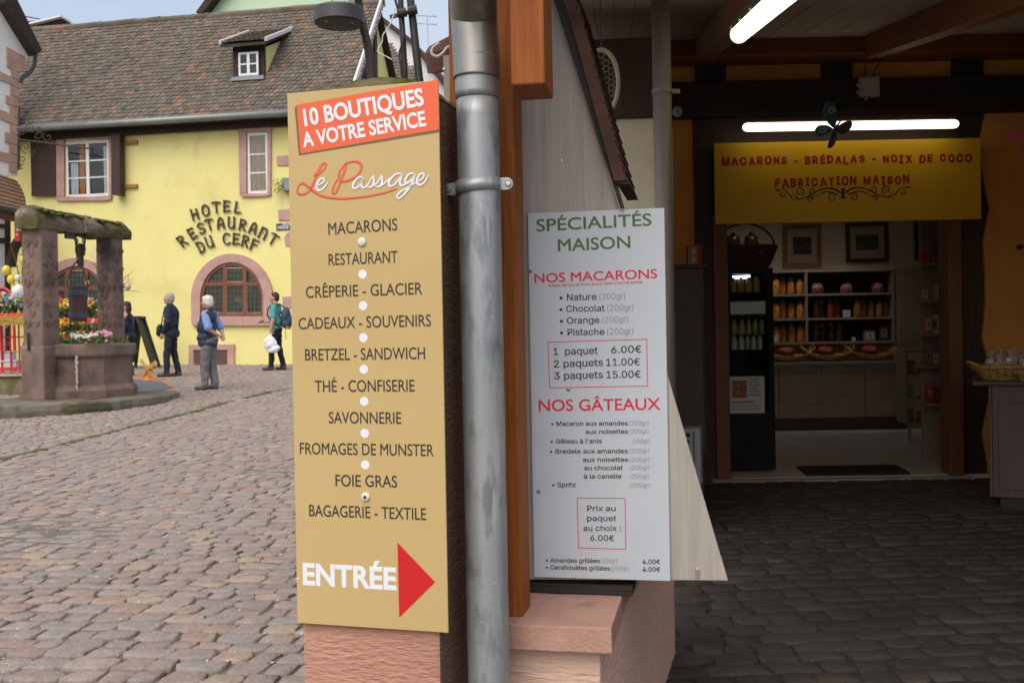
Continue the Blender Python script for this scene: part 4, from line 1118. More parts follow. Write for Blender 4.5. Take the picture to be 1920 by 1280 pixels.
# back cabinet and shelving
BW = RB - .60
c_l = S.hit(1440, 740, BW)[0]; c_r = S.hit(1702, 740, BW)[0]
ctop = S.hit(1570, 684, BW)[1]; ckick = S.hit(1570, 782, BW)[1]
ct = on_frame(S, 'back_counter', 'long grey oak counter along the back wall of the shop', 'counter', 0, BW, 0)
mb = MB(); mb.box(c_l - .4, c_r, .05, .60, .0, ckick); mb.build('kickboard', m_cab, ct)
n = 3; wd = (c_r - (c_l - .4)) / 4
for k in range(4):
    mb = MB(); mb.box(c_l - .4 + wd * k + .003, c_l - .4 + wd * (k + 1) - .003, 0, .60, ckick, ctop); mb.build('cupboard_door', m_oak, ct, bevel=.002)
mb = MB(); mb.box(c_l - .4, c_r + .03, -.03, .60, ctop + .003, ctop + .045); mb.build('worktop', m_shelf, ct, bevel=.004)
SHW = RB - .34
sh_l = S.hit(1440, 580, SHW)[0]; sh_r = S.hit(1678, 580, SHW)[0]; sh_m = S.hit(1515, 580, SHW)[0]
shz = [S.hit(1570, y, SHW)[1] for y in (640, 595, 549.5, 505)]
su = on_frame(S, 'shelf_unit', 'grey open shelf unit with jars on the back wall', 'shelf', 0, SHW, shz[0])
z0s = shz[0]
for z in shz: mb = MB(); mb.box(sh_l - .3, sh_r, 0, .335, z - z0s - .03, z - z0s); mb.build('shelf_board', m_shelf, su)
for x in (sh_m, sh_r): 
    mb = MB(); mb.box(x - .03, x, .003, .33, .001, shz[3] - z0s - .031); mb.build('upright', m_shelf, su)
mb = MB(); mb.box(sh_l - .3, sh_r, .325, .34, .0, shz[3] - z0s); mb.build('back_panel', m_dark, su)
tw_r = S.hit(1768, 560, SHW)[0]
t = on_frame(S, 'wall_cupboard', 'plain grey oak wall cupboard to the right of the jar shelves', 'cupboard', (sh_r + tw_r) / 2 + .01, SHW, z0s - .03)
hw_ = (tw_r - sh_r) / 2 - .01; hc = shz[3] - z0s + .03
mb = MB(); mb.box(-hw_, hw_, .02, .335, 0, hc); mb.build('carcass', m_oak, t)
mb = MB(); mb.box(-hw_ + .003, hw_ - .003, 0, .018, .003, hc - .003); mb.build('cupboard_door', m_oak, t, bevel=.002)
mb = MB(); mb.box(-hw_ + .04, -hw_ + .055, -.025, 0, .08, .2); mb.build('handle', m_lid, t)
# jars: one of each kind, then copies
m_or = M('orange_biscuits', (.62, .20, .025), (.20, .05, .008), (.75, .33, .06), scale=34, rough=.35, spec=.6, bump=.5, bscale=60)
m_rd = M('red_sweets', (.28, .02, .015), (.10, .008, .008), (.36, .05, .03), scale=34, rough=.35, spec=.6)
m_dk = M('dark_sweets', (.05, .02, .012), (.02, .01, .008), (.09, .04, .02), scale=34, rough=.3, spec=.6)
m_am = M('amber_sweets', (.30, .12, .02), (.12, .05, .01), (.42, .2, .04), scale=34, rough=.35, spec=.6)
m_mix = M('wrapped_sweets', (.50, .45, .40), (.08, .04, .03), (.30, .08, .06), scale=26, rough=.3, spec=.6)
ORD = ['first', 'second', 'third', 'fourth', 'fifth', 'sixth', 'seventh', 'eighth', 'ninth', 'tenth']
def proto_jar(mat, kind):
    t = thing('sweet_jar', None, 'jar')
    if kind == 'tall': prof = [(.040, 0), (.047, .01), (.047, .16), (.036, .185)]; lp = [(.038, .185), (.039, .205), (.012, .225), (.010, .245)]
    elif kind == 'round': prof = [(.06, 0), (.085, .025), (.088, .08), (.068, .12)]; lp = [(.066, .12), (.068, .13), (.05, .14)]
    mb = MB(); mb.lathe(prof, n=14); mb.build('filled_jar', mat, t, smooth=True)
    mb = MB(); mb.lathe(lp, n=14); mb.build('lid', m_jarg, t, smooth=True)
    return t
def jar_row(xs, z, proto, fmt, group):
    for i, x in enumerate(xs):
        t = proto if i == 0 and not proto.get('used') else copy_tree(proto)
        proto['used'] = 1
        t.location = S.world(x, SHW + .11 + .03 * ((i * 5) % 3), z + .002); t.rotation_euler = (0, 0, rnd.uniform(-1, 1)); 
        k = rnd.uniform(.94, 1.06); t.scale = (k, k, k)
        tag(t, fmt % ORD[i], 'jar', group)
pj = {k: proto_jar(m_, kd) for k, m_, kd in (('o', m_or, 'tall'), ('r', m_rd, 'tall'), ('d', m_dk, 'tall'), ('a', m_am, 'tall'), ('m', m_mix, 'round'))}
ox = [S.hit(px, 580, SHW + .1)[0] for px in (1456, 1470, 1485, 1500)]
for z, nm in ((shz[2], 'top'), (shz[1], 'middle'), (shz[0], 'bottom')):
    jar_row(ox, z, pj['o'], '%s jar of orange biscuits from the fridge side on the ' + nm + ' shelf', 'orange jars on the narrow shelves')
mx_ = [S.hit(px, 580, SHW + .1)[0] for px in (1533, 1590, 1648)]
jar_row(mx_, shz[2], pj['m'], '%s squat jar of wrapped sweets from the fridge side on the wide top shelf', 'squat jars on the wide top shelf')
jar_row([S.hit(px, 580, SHW + .1)[0] for px in (1531, 1543)], shz[1], pj['d'], '%s dark jar from the fridge side on the wide middle shelf', 'dark jars on the wide middle shelf')
jar_row([S.hit(px, 580, SHW + .1)[0] for px in (1557, 1571)], shz[1], pj['r'], '%s red jar from the fridge side on the wide middle shelf', 'red jars on the wide middle shelf')
jar_row([S.hit(px, 580, SHW + .1)[0] for px in (1607, 1621, 1635, 1649, 1663)], shz[1], pj['a'], '%s amber jar right of the white card on the wide middle shelf', 'amber jars on the wide middle shelf')
jar_row([S.hit(px, 580, SHW + .1)[0] for px in (1530, 1544, 1559, 1573)], shz[0], pj['d'], '%s dark jar from the fridge side on the wide bottom shelf', 'dark jars on the wide bottom shelf')
def carton(label, fr, x, y, z, sx, sy, sz, mat, rz=0.0, group=None, name='gift_carton', panel=None):
    t = on_frame(fr, name, label, 'carton', x, y, z, group); t.rotation_euler = (0, 0, fr.a + rz)
    mb = MB(); mb.box(-sx / 2, sx / 2, -sy / 2, sy / 2, 0, sz); mb.build('carton_body', mat, t, bevel=.003)
    if panel:
        mb = MB(); mb.box(-sx * .3, sx * .3, -sy / 2 - .0025, -sy / 2 - .0005, sz * .2, sz * .8); pb_ = mb.build('label_panel', panel, t)
        mb = MB(); mb.box(-sx * .07, sx * .07, -sy / 2 - .0045, -sy / 2 - .003, sz * .35, sz * .65); mb.build('printed_motif', m_cable, pb_)
    return t
def at_shelf(px, z, dy=.08): return S.hit(px, 600, SHW + dy)[0]
carton('white price card standing on the wide middle shelf', S, at_shelf(1588, 0, .02), SHW + .03, shz[1] + .002, .10, .008, .095, m_wht, name='price_card')
carton('white price card standing on the narrow bottom shelf', S, at_shelf(1454, 0, .02), SHW + .025, shz[0] + .002, .07, .008, .09, m_wht, name='price_card')
carton('pale carton on the wide bottom shelf beside the taller one', S, at_shelf(1630, 0), SHW + .1, shz[0] + .002, .14, .09, .13, m_kraft, name='gift_carton', panel=m_wht)
carton('taller greyish carton at the end of the wide bottom shelf', S, at_shelf(1657, 0), SHW + .12, shz[0] + .002, .13, .09, .20, m_cab, name='gift_carton', panel=m_kraft)
carton('small white cup-sized carton on the wide bottom shelf', S, at_shelf(1599, 0), SHW + .06, shz[0] + .002, .04, .04, .05, m_wht, name='gift_carton')
# three flat baskets on the counter
for k, px in enumerate((1478, 1552, 1635)):
    x = S.hit(px, 660, BW + .22)[0]
    fb_ = basket(('flat wicker basket of red packets on the counter, half hidden by the fridge', 'flat wicker basket of red packets on the counter between the other two', 'flat wicker basket of red packets on the counter beside the small box')[k], S.world(x, BW + .27, ctop + .115), .30, .08, m_ywick, handle='ears', flare=1.5, group='flat baskets on the back counter', name='flat_basket', sy=.75)
    fb_.rotation_euler = (R(24), 0, S.a)
    t = on_frame(S, 'red_packet', ('red packet lying in the flat basket behind the fridge', 'red packet lying in the middle flat basket', 'red packet lying in the flat basket beside the small box')[k], 'packet', x - .02, BW + .24, ctop + .155, 'red packets in the flat baskets')
    mb = MB(); mb.ball((0, 0, .035), (.11, .085, .05), 14, 8); mb.build('wrapper', m_redbox, t, smooth=True)
    mb = MB(); mb.box(-.04, .04, -.088, -.08, .02, .06); mb.build('packet_label', m_kraft, t)
carton('small grey box on the counter right of the baskets', S, S.hit(1687, 672, BW + .1)[0], BW + .12, ctop + .047, .14, .10, .10, m_pvc, name='small_box')
# pictures on the back wall
m_frame = M('picture_frame_wood', (.26, .13, .04), (.34, .18, .06), rough=.4); m_frame2 = M('picture_frame_dark', (.10, .045, .02), (.15, .07, .03), rough=.4); m_mat = M('picture_mount', (.50, .44, .36), (.54, .48, .40), rough=.7)
def picture(label, px, fm, paint):
    w = RB - .03; a = S.hit(px[0], 460, w)[0]; b = S.hit(px[2], 460, w)[0]; c = S.hit(1570, px[3], w)[1]; d = S.hit(1570, px[1], w)[1]
    t = on_frame(S, 'framed_picture', label, 'picture', (a + b) / 2, w, c, 'framed pictures on the shop wall')
    hw, h = (b - a) / 2, d - c; f = .055
    mb = MB(); mb.box(-hw, hw, -.015, .028, 0, f); mb.box(-hw, hw, -.015, .028, h - f, h); mb.box(-hw, -hw + f, -.014, .028, f, h - f); mb.box(hw - f, hw, -.014, .028, f, h - f); mb.build('frame', fm, t, bevel=.004)
    mb = MB(); mb.box(-hw + f, hw - f, .005, .02, f, h - f); mb.build('mount', m_mat, t)
    g = .11; mb = MB(); mb.box(-hw + f + g * .7, hw - f - g * .7, .0015, .0045, f + g, h - f - g); mb.build('painting', paint, t)
    return t
pa1 = M('painting_street', (.02, .018, .02), (.20, .12, .07), (.06, .05, .05), scale=9, stretch=(2.2, 1, 1), rough=.5)
pa2 = M('painting_fields', (.05, .07, .025), (.24, .19, .10), (.08, .10, .04), scale=2.4, stretch=(.5, 1, 4), rough=.5)
pa3 = M('painting_night', (.012, .012, .018), (.20, .12, .05), (.03, .03, .05), scale=7, rough=.5)
picture('light wood framed upright picture of a dark street on the white shop wall', (1468, 420, 1540, 499), m_frame, pa1)
picture('wood framed picture of green fields on the white shop wall', (1586, 418, 1666, 493), m_frame2, pa2)
picture('dark framed picture partly hidden behind the shelf tower', (1716, 408, 1790, 490), m_dark, pa3)
# shelf tower right of the door, with boxes
TW = .75
TF = Fr(S.world(S.hit(1775, 860, TW)[0], TW, 0), 1.0)
def th(px, py, w=0.0): return TF.hit(px, py, w)
tx0 = th(1752, 700)[0]; tx1 = th(1790, 700)[0]; txs = th(1733, 620)[0]; ttop = th(1760, 415)[1] + .25
tw = fthing('shelf_tower', 'narrow pale shelf tower just inside the right of the doorway', 'shelf', TF)
mb = MB(); mb.box(tx0, tx1 + .25, .30, .34, 0, ttop); mb.build('back_board', m_shelf, tw)
tz = [th(1760, y)[1] for y in (757, 686, 626, 563, 493)]
for z in tz: mb = MB(); mb.box(txs, tx1 + .2, 0, .297, z - .022, z); mb.build('shelf_board', m_shelf, tw, bevel=.003)
m_pinkc = M('pink_card', (.42, .17, .15), (.50, .22, .19), rough=.55); m_rose = M('rose_card', (.32, .11, .10), (.38, .14, .13), rough=.55)
tn = ['lowest', 'second lowest', 'middle', 'second highest', 'highest']
for li, items in ((4, ((1744, .085, .12, m_redbox, 'red carton', None), (1752, .12, .20, m_rose, 'tall brown-pink carton', None), (1766, .10, .13, m_mix, 'silver wrapped packet', None))),
                  (3, ((1743, .075, .13, m_pinkc, 'pink carton', m_wht), (1757, .085, .13, m_kraft, 'kraft carton', None), (1771, .05, .15, m_wht, 'thin white carton', None))),
                  (2, ((1746, .075, .18, m_pinkc, 'tall pale pink carton', m_wht), (1764, .08, .18, m_wht, 'tall whitish carton', m_pinkc))),
                  (1, ((1746, .07, .17, m_rose, 'dusky pink carton', m_pinkc), (1765, .085, .13, m_pinkc, 'pink carton with white label', m_wht)))):
    for j, (px, sw, shh, mt, nm, pn) in enumerate(items):
        carton('%s on the %s shelf of the pale shelf tower' % (nm, tn[li]), TF, th(px, 600)[0], .12 + .05 * (j % 2), tz[li] + .002, sw, .07, shh, mt, R(rnd.uniform(-8, 8)), 'cartons on the shelf tower', panel=pn)
for k, (px, s_, hh) in enumerate(((1752, .052, .20), (1766, .044, .155), (1778, .040, .14))):
    t = on_frame(TF, 'red_tin', ('tall egg-shaped red tin on the lowest shelf of the shelf tower', 'medium egg-shaped red tin on the lowest shelf of the shelf tower', 'small egg-shaped red tin on the lowest shelf of the shelf tower')[k], 'tin', th(px, 740)[0], .10 + .04 * k, tz[0] + .002, 'red tins on the shelf tower')
    mb = MB(); mb.ball((0, 0, hh / 2), (s_, s_, hh / 2), 16, 10); mb.build('tin_body', m_redbox, t, smooth=True)
    mb = MB(); mb.ball((-.004, -s_ * .62, hh * .52), (s_ * .55, s_ * .42, hh * .22), 12, 8); f_ = mb.build('pale_oval', m_pinkc, t, smooth=True)
    mb = MB(); mb.lathe([(.004, hh * .98), (.006, hh + .006), (.002, hh + .012)], n=8); mb.build('top_knob', m_redbox, t)
# low side shelf behind it
LW = 2.6
LF = Fr(S.world(S.hit(1730, 800, LW)[0], LW, 0), 1.0)
lx0 = LF.hit(1702, 720)[0]; lx1 = LF.hit(1756, 720)[0]; lz = [LF.hit(1725, y)[1] for y in (790, 745, 700, 657)]
ls = fthing('low_shelf', 'low open shelf on legs beside the shop counter', 'shelf', LF)
for z in lz: mb = MB(); mb.box(lx0, lx1, 0, .3, z - .022, z); mb.build('shelf_board', m_shelf, ls)
mb = MB(); mb.box(lx0 - .022, lx0, 0, .3, lz[0] - .022, lz[3]); mb.build('side_panel', m_shelf, ls)
mb = MB(); mb.box(lx1, lx1 + .022, 0, .3, lz[0] - .022, lz[3]); mb.build('side_panel', m_shelf, ls)
for x in (lx0 + .04, lx1 - .04): mb = MB(); mb.box(x - .015, x + .015, .05, .08, 0, lz[0] - .023); mb.build('leg', m_shelf, ls)
for li, items in ((0, ((1712, .07, .13, m_rose, 'rose carton'), (1735, .08, .11, m_pinkc, 'pink carton'))), (1, ((1711, .06, .13, m_kraft, 'tall kraft carton'), (1722, .06, .09, m_wht, 'short white carton'), (1740, .07, .10, m_kraft, 'short kraft carton'))), (2, ((1716, .08, .15, m_rose, 'rose carton'), (1736, .09, .09, m_redbox, 'red carton')))):
    for px, sw, shh, mt, nm in items:
        carton('%s on the %s board of the low shelf' % (nm, ('bottom', 'middle', 'upper')[li]), LF, LF.hit(px, 720)[0], .12, lz[li] + .002, sw, .07, shh, mt, R(rnd.uniform(-8, 8)), 'cartons on the low shelf')
# door mat
m_mat_ = M('dark_mat', (.025, .024, .023), (.04, .038, .036), scale=50, rough=.95, bump=.8, bscale=120)
q = [S.loc(S.world(0, 0, 0))]
def floorpt(px, py, z=0.0):
    r = ray(px, py); p = CAM + r * ((S.o.z + z - CAMZ) / r.z); l = S.loc(p); return (l.x, l.y)
fp = [floorpt(*p) for p in ((1517, 895.5), (1722, 895), (1680, 875), (1492, 876))]
mt = on_frame(S, 'door_mat', 'dark rubber door mat lying inside the shop doorway', 'mat', 0, 0, .004)
mb = MB(); mb.vprism([(fp[0][0], .04), (fp[1][0], .04), (fp[2][0] + .02, .62), (fp[3][0], .62)], 0, .014); mb.build('mat_body', m_mat_, mt, bevel=.004)
mb = MB()
for k in range(26): xk = fp[3][0] + .1 + k * ((fp[1][0] - fp[3][0] - .2) / 25); mb.box(xk - .006, xk + .006, .08, .58, .0145, .018)
mb.build('ribs', m_mat_, mt)

# ================================================================== display counter at the right with baskets
DC = Fr(at(1880, 950, 7.45), 25.0)
dz = zg(DC.o.x, DC.o.y) - DC.o.z
m_cnt = M('counter_panel', (.085, .058, .046), (.12, .085, .066), scale=3, stretch=(8, 1, .6), rough=.55)
dc = fthing('display_counter', 'brown display counter with a darker worktop at the right of the passage', 'counter', DC)
d0 = DC.hit(1861, 820)[0]; dtop = DC.hit(1880, 714)[1]; d1 = d0 + 1.25; dbt = DC.hit(1880, 932)[1]
mb = MB(); mb.box(d0, d1, 0, .7, dbt, dtop - .035); mb.build('carcass', m_cnt, dc, bevel=.004)
mb = MB(); mb.box(d0 + .05, d1, .04, .66, dz, dbt - .003); mb.build('plinth', m_dark, dc)
mb = MB(); mb.box(d0 - .13, d1, -.05, .74, dtop - .032, dtop); mb.build('worktop', m_cab, dc, bevel=.006)
mb = MB(); mb.box(d0 + .04, d1 - .04, -.012, -.001, dbt + .06, dtop - .16); mb.build('front_panel', m_cnt, dc, bevel=.003)
mb = MB(); mb.box(d0 - .02, d0 - .003, .01, .69, dbt, dtop - .04); mb.build('side_panel', m_cnt, dc)
ol = M('clear_wrap', (.30, .22, .18), (.10, .06, .05), (.5, .42, .36), scale=30, rough=.15, spec=.8)
x = DC.hit(1893, 700, .25)[0]
bk = basket('oval yellow wicker basket of wrapped sweets on the display counter', DC.world(x, .25, dtop + .002), .27, .085, m_ywick, handle='ears', flare=1.4, name='sweets_basket')
rnd = random.Random(2)
for k in range(9):
    a = k * 2.4; r_ = .17 * math.sqrt((k + .5) / 9)
    t = on_frame(DC, 'wrapped_sweet_bag', 'clear wrapped bag of dark sweets heaped in the yellow basket', 'sweet bag', x + r_ * math.cos(a), .25 + .7 * r_ * math.sin(a), dtop + .075 + .055 * (1 - k / 9), 'sweet bags heaped in the basket')
    mb = MB(); mb.ball((0, 0, .02), (.055, .05, .04), 9, 6); o = mb.build('bag', ol, t)
    rough_up(o, .012, 30, seed=k)
    mb = MB(); mb.lathe([(.006, .05), (.012, .075), (.028, .105)], n=8); mb.build('gathered_top', ol, t)
x2 = DC.hit(1925, 715, .02)[0]
basket('second yellow wicker basket at the counter edge, cut by the right side', DC.world(x2 + .06, .10, dtop + .002), .15, .05, m_ywick, flare=1.3, name='sweets_basket')
t = on_frame(S, 'wall_hook', 'small dark round peg on the orange wall right of the yellow sign', 'peg', S.hit(1911, 463, .02)[0], .02, S.hit(1911, 463, .02)[1])
mb = MB(); mb.lathe([(.022, -.01), (.022, .0), (.012, .006), (.012, .02)], n=14); mb.v = [(a, -c, b) for a, b, c in mb.v]; mb.build('rose', m_dark, t)
mb = MB(); mb.ball((0, -.035, 0), .02, 12, 8); mb.build('grip', m_dark, t, smooth=True)
# ================================================================== hotel across the square
HF_ = Fr(at(400, 680, 25.5), 10.5)
hh_ = HF_.hit
def hw_(px, py, w=0.0): return HF_.hit(px, py, w)
m_yw = M('yellow_render', (.74, .675, .26), (.80, .74, .31), scale=.9, rough=.9, bump=.5, bscale=9, spots=[((.64, .565, .21), .7, .55, .25), ((.60, .53, .28), 2.2, .66, .2, (1, 1, .35)), ((.68, .61, .33), 1.4, .62, .15)])
m_pstone = M('hotel_sandstone', (.40, .245, .215), (.52, .33, .29), scale=3, rough=.9, bump=.6, bscale=18, spots=[((.28, .18, .17), 4, .60, .15)])
m_brn = M('brown_shutter', (.035, .018, .014), (.055, .03, .022), scale=5, stretch=(9, 1, .5), rough=.6)
m_eave = M('eave_timber', (.022, .013, .010), (.04, .025, .018), scale=3, stretch=(.5, 6, 6), rough=.7)
m_gut = M('zinc_gutter', (.19, .21, .21), (.26, .28, .28), scale=4, rough=.45, metal=.4)
m_wfr = M('white_window_frame', (.70, .71, .72), (.76, .77, .78), rough=.4)
m_pane = M('dark_room', (.012, .012, .013), (.02, .02, .02), rough=.6)
m_wgl = glass('window_glass', (.92, .95, .95), .02); m_wgl.node_tree.nodes['Principled BSDF'].inputs['IOR'].default_value = 1.35
m_htile = M('plain_tile', (.88, .88, .88), (1.4, 1.36, 1.32), scale=5, rough=.9, island=[(.095, .077, .062), (.135, .106, .082), (.096, .084, .069), (.150, .126, .098), (.10, .094, .082), (.112, .097, .079), (.21, .12, .075), (.084, .078, .068), (.145, .126, .104), (.07, .064, .056)],
            spots=[((.10, .095, .055), 1.1, .58, .15), ((.30, .29, .26), 9, .74, .04)])
hotel = fthing('hotel', 'yellow hotel with long tiled roof and wrought letters, across the square', 'hotel', HF_)
hx0 = hw_(-60, 450)[0]; hx1 = hw_(646, 190)[0]
EW_ = -.50
ze = hw_(300, 224, EW_)[1]
def ridge_run():
    lo, hi = .5, 8.0
    for _ in range(40):
        m = (lo + hi) / 2
        if hw_(300, 39, m)[1] > ze + 1.19 * (m - EW_): lo = m
        else: hi = m
    return lo
# sight line climbs slower than the roof: find the crossing
def f_(m): return hw_(300, 39, m)[1] - (ze + 1.19 * (m - EW_))
a_, b_ = .0, 9.0
for _ in range(50):
    m_ = (a_ + b_) / 2
    if f_(a_) * f_(m_) <= 0: b_ = m_
    else: a_ = m_
RUN = a_
def rz_(w): return ze + 1.19 * (w - EW_)
wall_top = hw_(300, 236, 0)[1]
mb = MB(); mb.box(hx0, hx1, 0, .4, -.5, ze + .15); mb.build('wall', m_yw, hotel)
mb = MB(); cz = hw_(300, 251, -.02)[1]
mb.box(hx0, hx1, -.16, .0, cz, ze - .02); mb.box(hx0, hx1, -.36, -.16, cz + .16, ze - .03); mb.build('eave_cornice', m_eave, hotel)
mb = MB(); gut = []
mb.tube([(hx0, EW_ - .05, ze - .04), (hx1 + .1, EW_ - .05, ze - .04)], .085, 14); mb.build('gutter', m_gut, hotel, smooth=True)
# roof of single tiles
def tiles(mb, x0, x1, w0, w1, tw, ex, zf, rnd, skip=None, slope=1.19, lift=.034):
    """rows of round-ended plain tiles from w0 (eave) to w1; zf(w) height of the roof plane"""
    L = math.hypot(1, slope); cs_, sn_ = 1 / L, slope / L
    nrow = int((w1 - w0) * L / ex) + 1
    for j in range(nrow):
        s0 = j * ex
        x = x0 + (tw / 2 if j % 2 else 0) - tw + .012 * math.sin(j * 1.7)
        sag = .012 * math.sin(j * .9)
        while x < x1:
            wq = w0 + s0 * cs_
            if not (skip and skip(x + tw / 2, wq)):
                h = tw * .47; up = lift + rnd.uniform(-.006, .008); dz = rnd.uniform(-.012, .012); lf = .9
                pr = []
                for px_, ps in ((-h, .05), (-h * .8, .02), (-h * .35, .0), (h * .35, .0), (h * .8, .02), (h, .05), (h, ex * 1.9), (-h, ex * 1.9)):
                    s = s0 + ps + dz; hgt = up * (1 - ps / (ex * 1.9)) + .004 + .012 * mnoise.noise((x * .5, s * .5, 0)) * 2
                    pr.append((x + tw / 2 + px_ + rnd.uniform(-.003, .003), w0 + s * cs_ - sn_ * hgt, zf(w0) + s * sn_ + cs_ * hgt))
                k = len(pr)
                low = [(a, b + sn_ * .018, c - cs_ * .018) for a, b, c in pr[:6]]
                mb.add(pr + low, [tuple(range(k))] + [(i, k + i, k + i + 1, i + 1) for i in range(5)])
            x += tw
rnd = random.Random(21)
# dormer position on the slope
a_, b_ = -.3, RUN
def g_(m): return hw_(465, 151, m)[1] - rz_(m)
for _ in range(50):
    m_ = (a_ + b_) / 2
    if g_(a_) * g_(m_) <= 0: b_ = m_
    else: a_ = m_
DW = a_
dx0 = hw_(437, 120, DW)[0]; dx1 = hw_(496, 120, DW)[0]; dzb = hw_(465, 151, DW)[1]; dzt = hw_(465, 82, DW)[1]
dback = DW + (dzt - rz_(DW)) / (1.19 - .45)
def in_dormer(x, w): return dx0 - .02 < x < dx1 + .02 and DW < w < dback - .1
mb = MB(); tiles(mb, hx0, hx1 + .25, EW_, RUN - .02, .138, .15, rz_, rnd, in_dormer)
mb.box(hx0, hx1 + .2, EW_ + .02, EW_ + .03, ze - .06, ze - .02)
roof = mb.build('roof', m_htile, hotel)
mb = MB(); vs = [(hx0, EW_, ze - .02), (hx1 + .2, EW_, ze - .02), (hx1 + .2, RUN, rz_(RUN) - .02), (hx0, RUN, rz_(RUN) - .02), (hx1 + .2, RUN + 3.2, rz_(RUN) - 3.8), (hx0, RUN + 3.2, rz_(RUN) - 3.8)]
mb.add(vs, [(0, 1, 2, 3), (3, 2, 4, 5)]); mb.build('roof_deck', m_eave, roof)
mb = MB(); x = hx0
while x < hx1 + .2:
    L = .36; up = .02 * math.sin(x * 1.3) + rnd.uniform(-.012, .012)
    mb.tube([(x - .02, RUN, rz_(RUN) + up - .02), (x + L, RUN, rz_(RUN) + up)], [.115 + rnd.uniform(-.01, .01), .10], 9); x += L
mb.build('ridge_tiles', m_htile, roof, smooth=False)
mb = MB(); va = Vector((hx1 + .27, EW_ - .05, ze)); vb = Vector((hx1 + .27, RUN, rz_(RUN) + .05)); mb.bar(va, vb, .05, .22, up=(0, -.7, .7)); mb.build('verge_board', m_wfr, roof)
# dormer
mb = MB(); mb.box(dx0, dx1, DW, dback, dzb - .1, dzt - .06)
dorm = mb.build('dormer', m_eave, hotel)
ck = [(DW + .07, rz_(DW + .07)), (DW + .07, dzt - .10), (dback - .2, rz_(dback - .2))]
mb = MB(); mb.add([(dx1 + .012, w, z) for w, z in ck] + [(dx1 + .002, w, z) for w, z in ck], [(0, 2, 1), (3, 4, 5)]); mb.build('cheek', m_yw, dorm, fix=True)
def wbox(mb, px0, py0, px1, py1, w0, w1): return pxbox(mb, HF_, px0, py0, px1, py1, w0, w1)
def casement(parent, px, w, cols, rows, fw, curtain=None, midmul=True, name='window'):
    x0 = hw_(px[0], (px[1] + px[3]) / 2, w)[0]; x1 = hw_(px[2], (px[1] + px[3]) / 2, w)[0]
    z0 = hw_((px[0] + px[2]) / 2, px[3], w)[1]; z1 = hw_((px[0] + px[2]) / 2, px[1], w)[1]
    mb = MB(); mb.box(x0, x1, w, w + .04, z0, z0 + fw * 1.2); mb.box(x0, x1, w, w + .04, z1 - fw, z1)
    mb.box(x0, x0 + fw, w + .001, w + .041, z0 + fw * 1.2, z1 - fw); mb.box(x1 - fw, x1, w + .001, w + .041, z0 + fw * 1.2, z1 - fw)
    for c in range(1, cols):
        x = x0 + (x1 - x0) * c / cols; k = fw * (.75 if midmul else .3); mb.box(x - k, x + k, w - .003, w + .038, z0 + fw * 1.2, z1 - fw)
    for r in range(1, rows):
        z = z0 + fw + (z1 - z0 - 2 * fw) * r / rows; mb.box(x0 + fw, x1 - fw, w + .008, w + .034, z - .017, z + .017)
    f = mb.build(name, m_wfr, parent)
    mb = MB(); mb.box(x0 + .01, x1 - .01, w + .036, w + .043, z0 + .01, z1 - .01); mb.build('dark_interior', m_pane, f)
    mb = MB(); mb.box(x0 + fw * .8, x1 - fw * .8, w + .009, w + .012, z0 + fw, z1 - fw * .8); mb.build('pane', m_wgl, f)
    for (fa, fb, cm, zt) in (curtain or []):
        mb = MB(); n = 26; vs = []
        for i in range(n + 1):
            t = i / n; x = x0 + (x1 - x0) * (fa + (fb - fa) * t); y = w + .025 + .008 * math.sin(t * 19)
            vs += [(x, y, z0 + fw), (x, y, z0 + (z1 - z0) * zt)]
        mb.add(vs, [(2 * i, 2 * i + 2, 2 * i + 3, 2 * i + 1) for i in range(n)]); mb.build('curtain', cm, f, smooth=True)
    return f
casement(dorm, (447, 98, 484, 142), DW - .09, 2, 2, .05, name='dormer_window')
mb = MB(); wbox(mb, 433, 143, 494, 150, DW - .12, DW - .002); mb.build('sill', m_gut, dorm)
# dormer roof: boards + tiles rising back
rw0 = DW - .28; rx0 = hw_(413, 79, rw0)[0]; rx1 = hw_(499, 76, rw0)[0]; rz0 = hw_(455, 79, rw0)[1]; dsl = .45; rw1 = dback + .55
rzz = lambda w: rz0 + dsl * (w - rw0)
mb = MB(); mb.add([(rx0, rw0, rz0 - .03), (rx1, rw0, rz0 - .03), (rx1, rw1, rzz(rw1) - .03), (rx0, rw1, rzz(rw1) - .03), (rx0, rw0, rz0 - .10), (rx1, rw0, rz0 - .10), (rx1, rw1, rzz(rw1) - .10), (rx0, rw1, rzz(rw1) - .10)],
                  [(0, 1, 2, 3), (4, 7, 6, 5), (0, 4, 5, 1), (1, 5, 6, 2), (3, 7, 4, 0)]); mb.build('dormer_roof_deck', m_eave, dorm)
mb = MB(); tiles(mb, rx0 + .1, rx1 - .1, rw0, rw1, .138, .15, rzz, rnd, slope=dsl); mb.build('dormer_roof', m_htile, dorm)
mb = MB()
for x in (rx0, rx1): mb.bar((x, rw0 - .03, rz0 + .02), (x, rw1, rzz(rw1) + .02), .06, .09)
mb.build('verge_flashing', m_wfr, dorm)
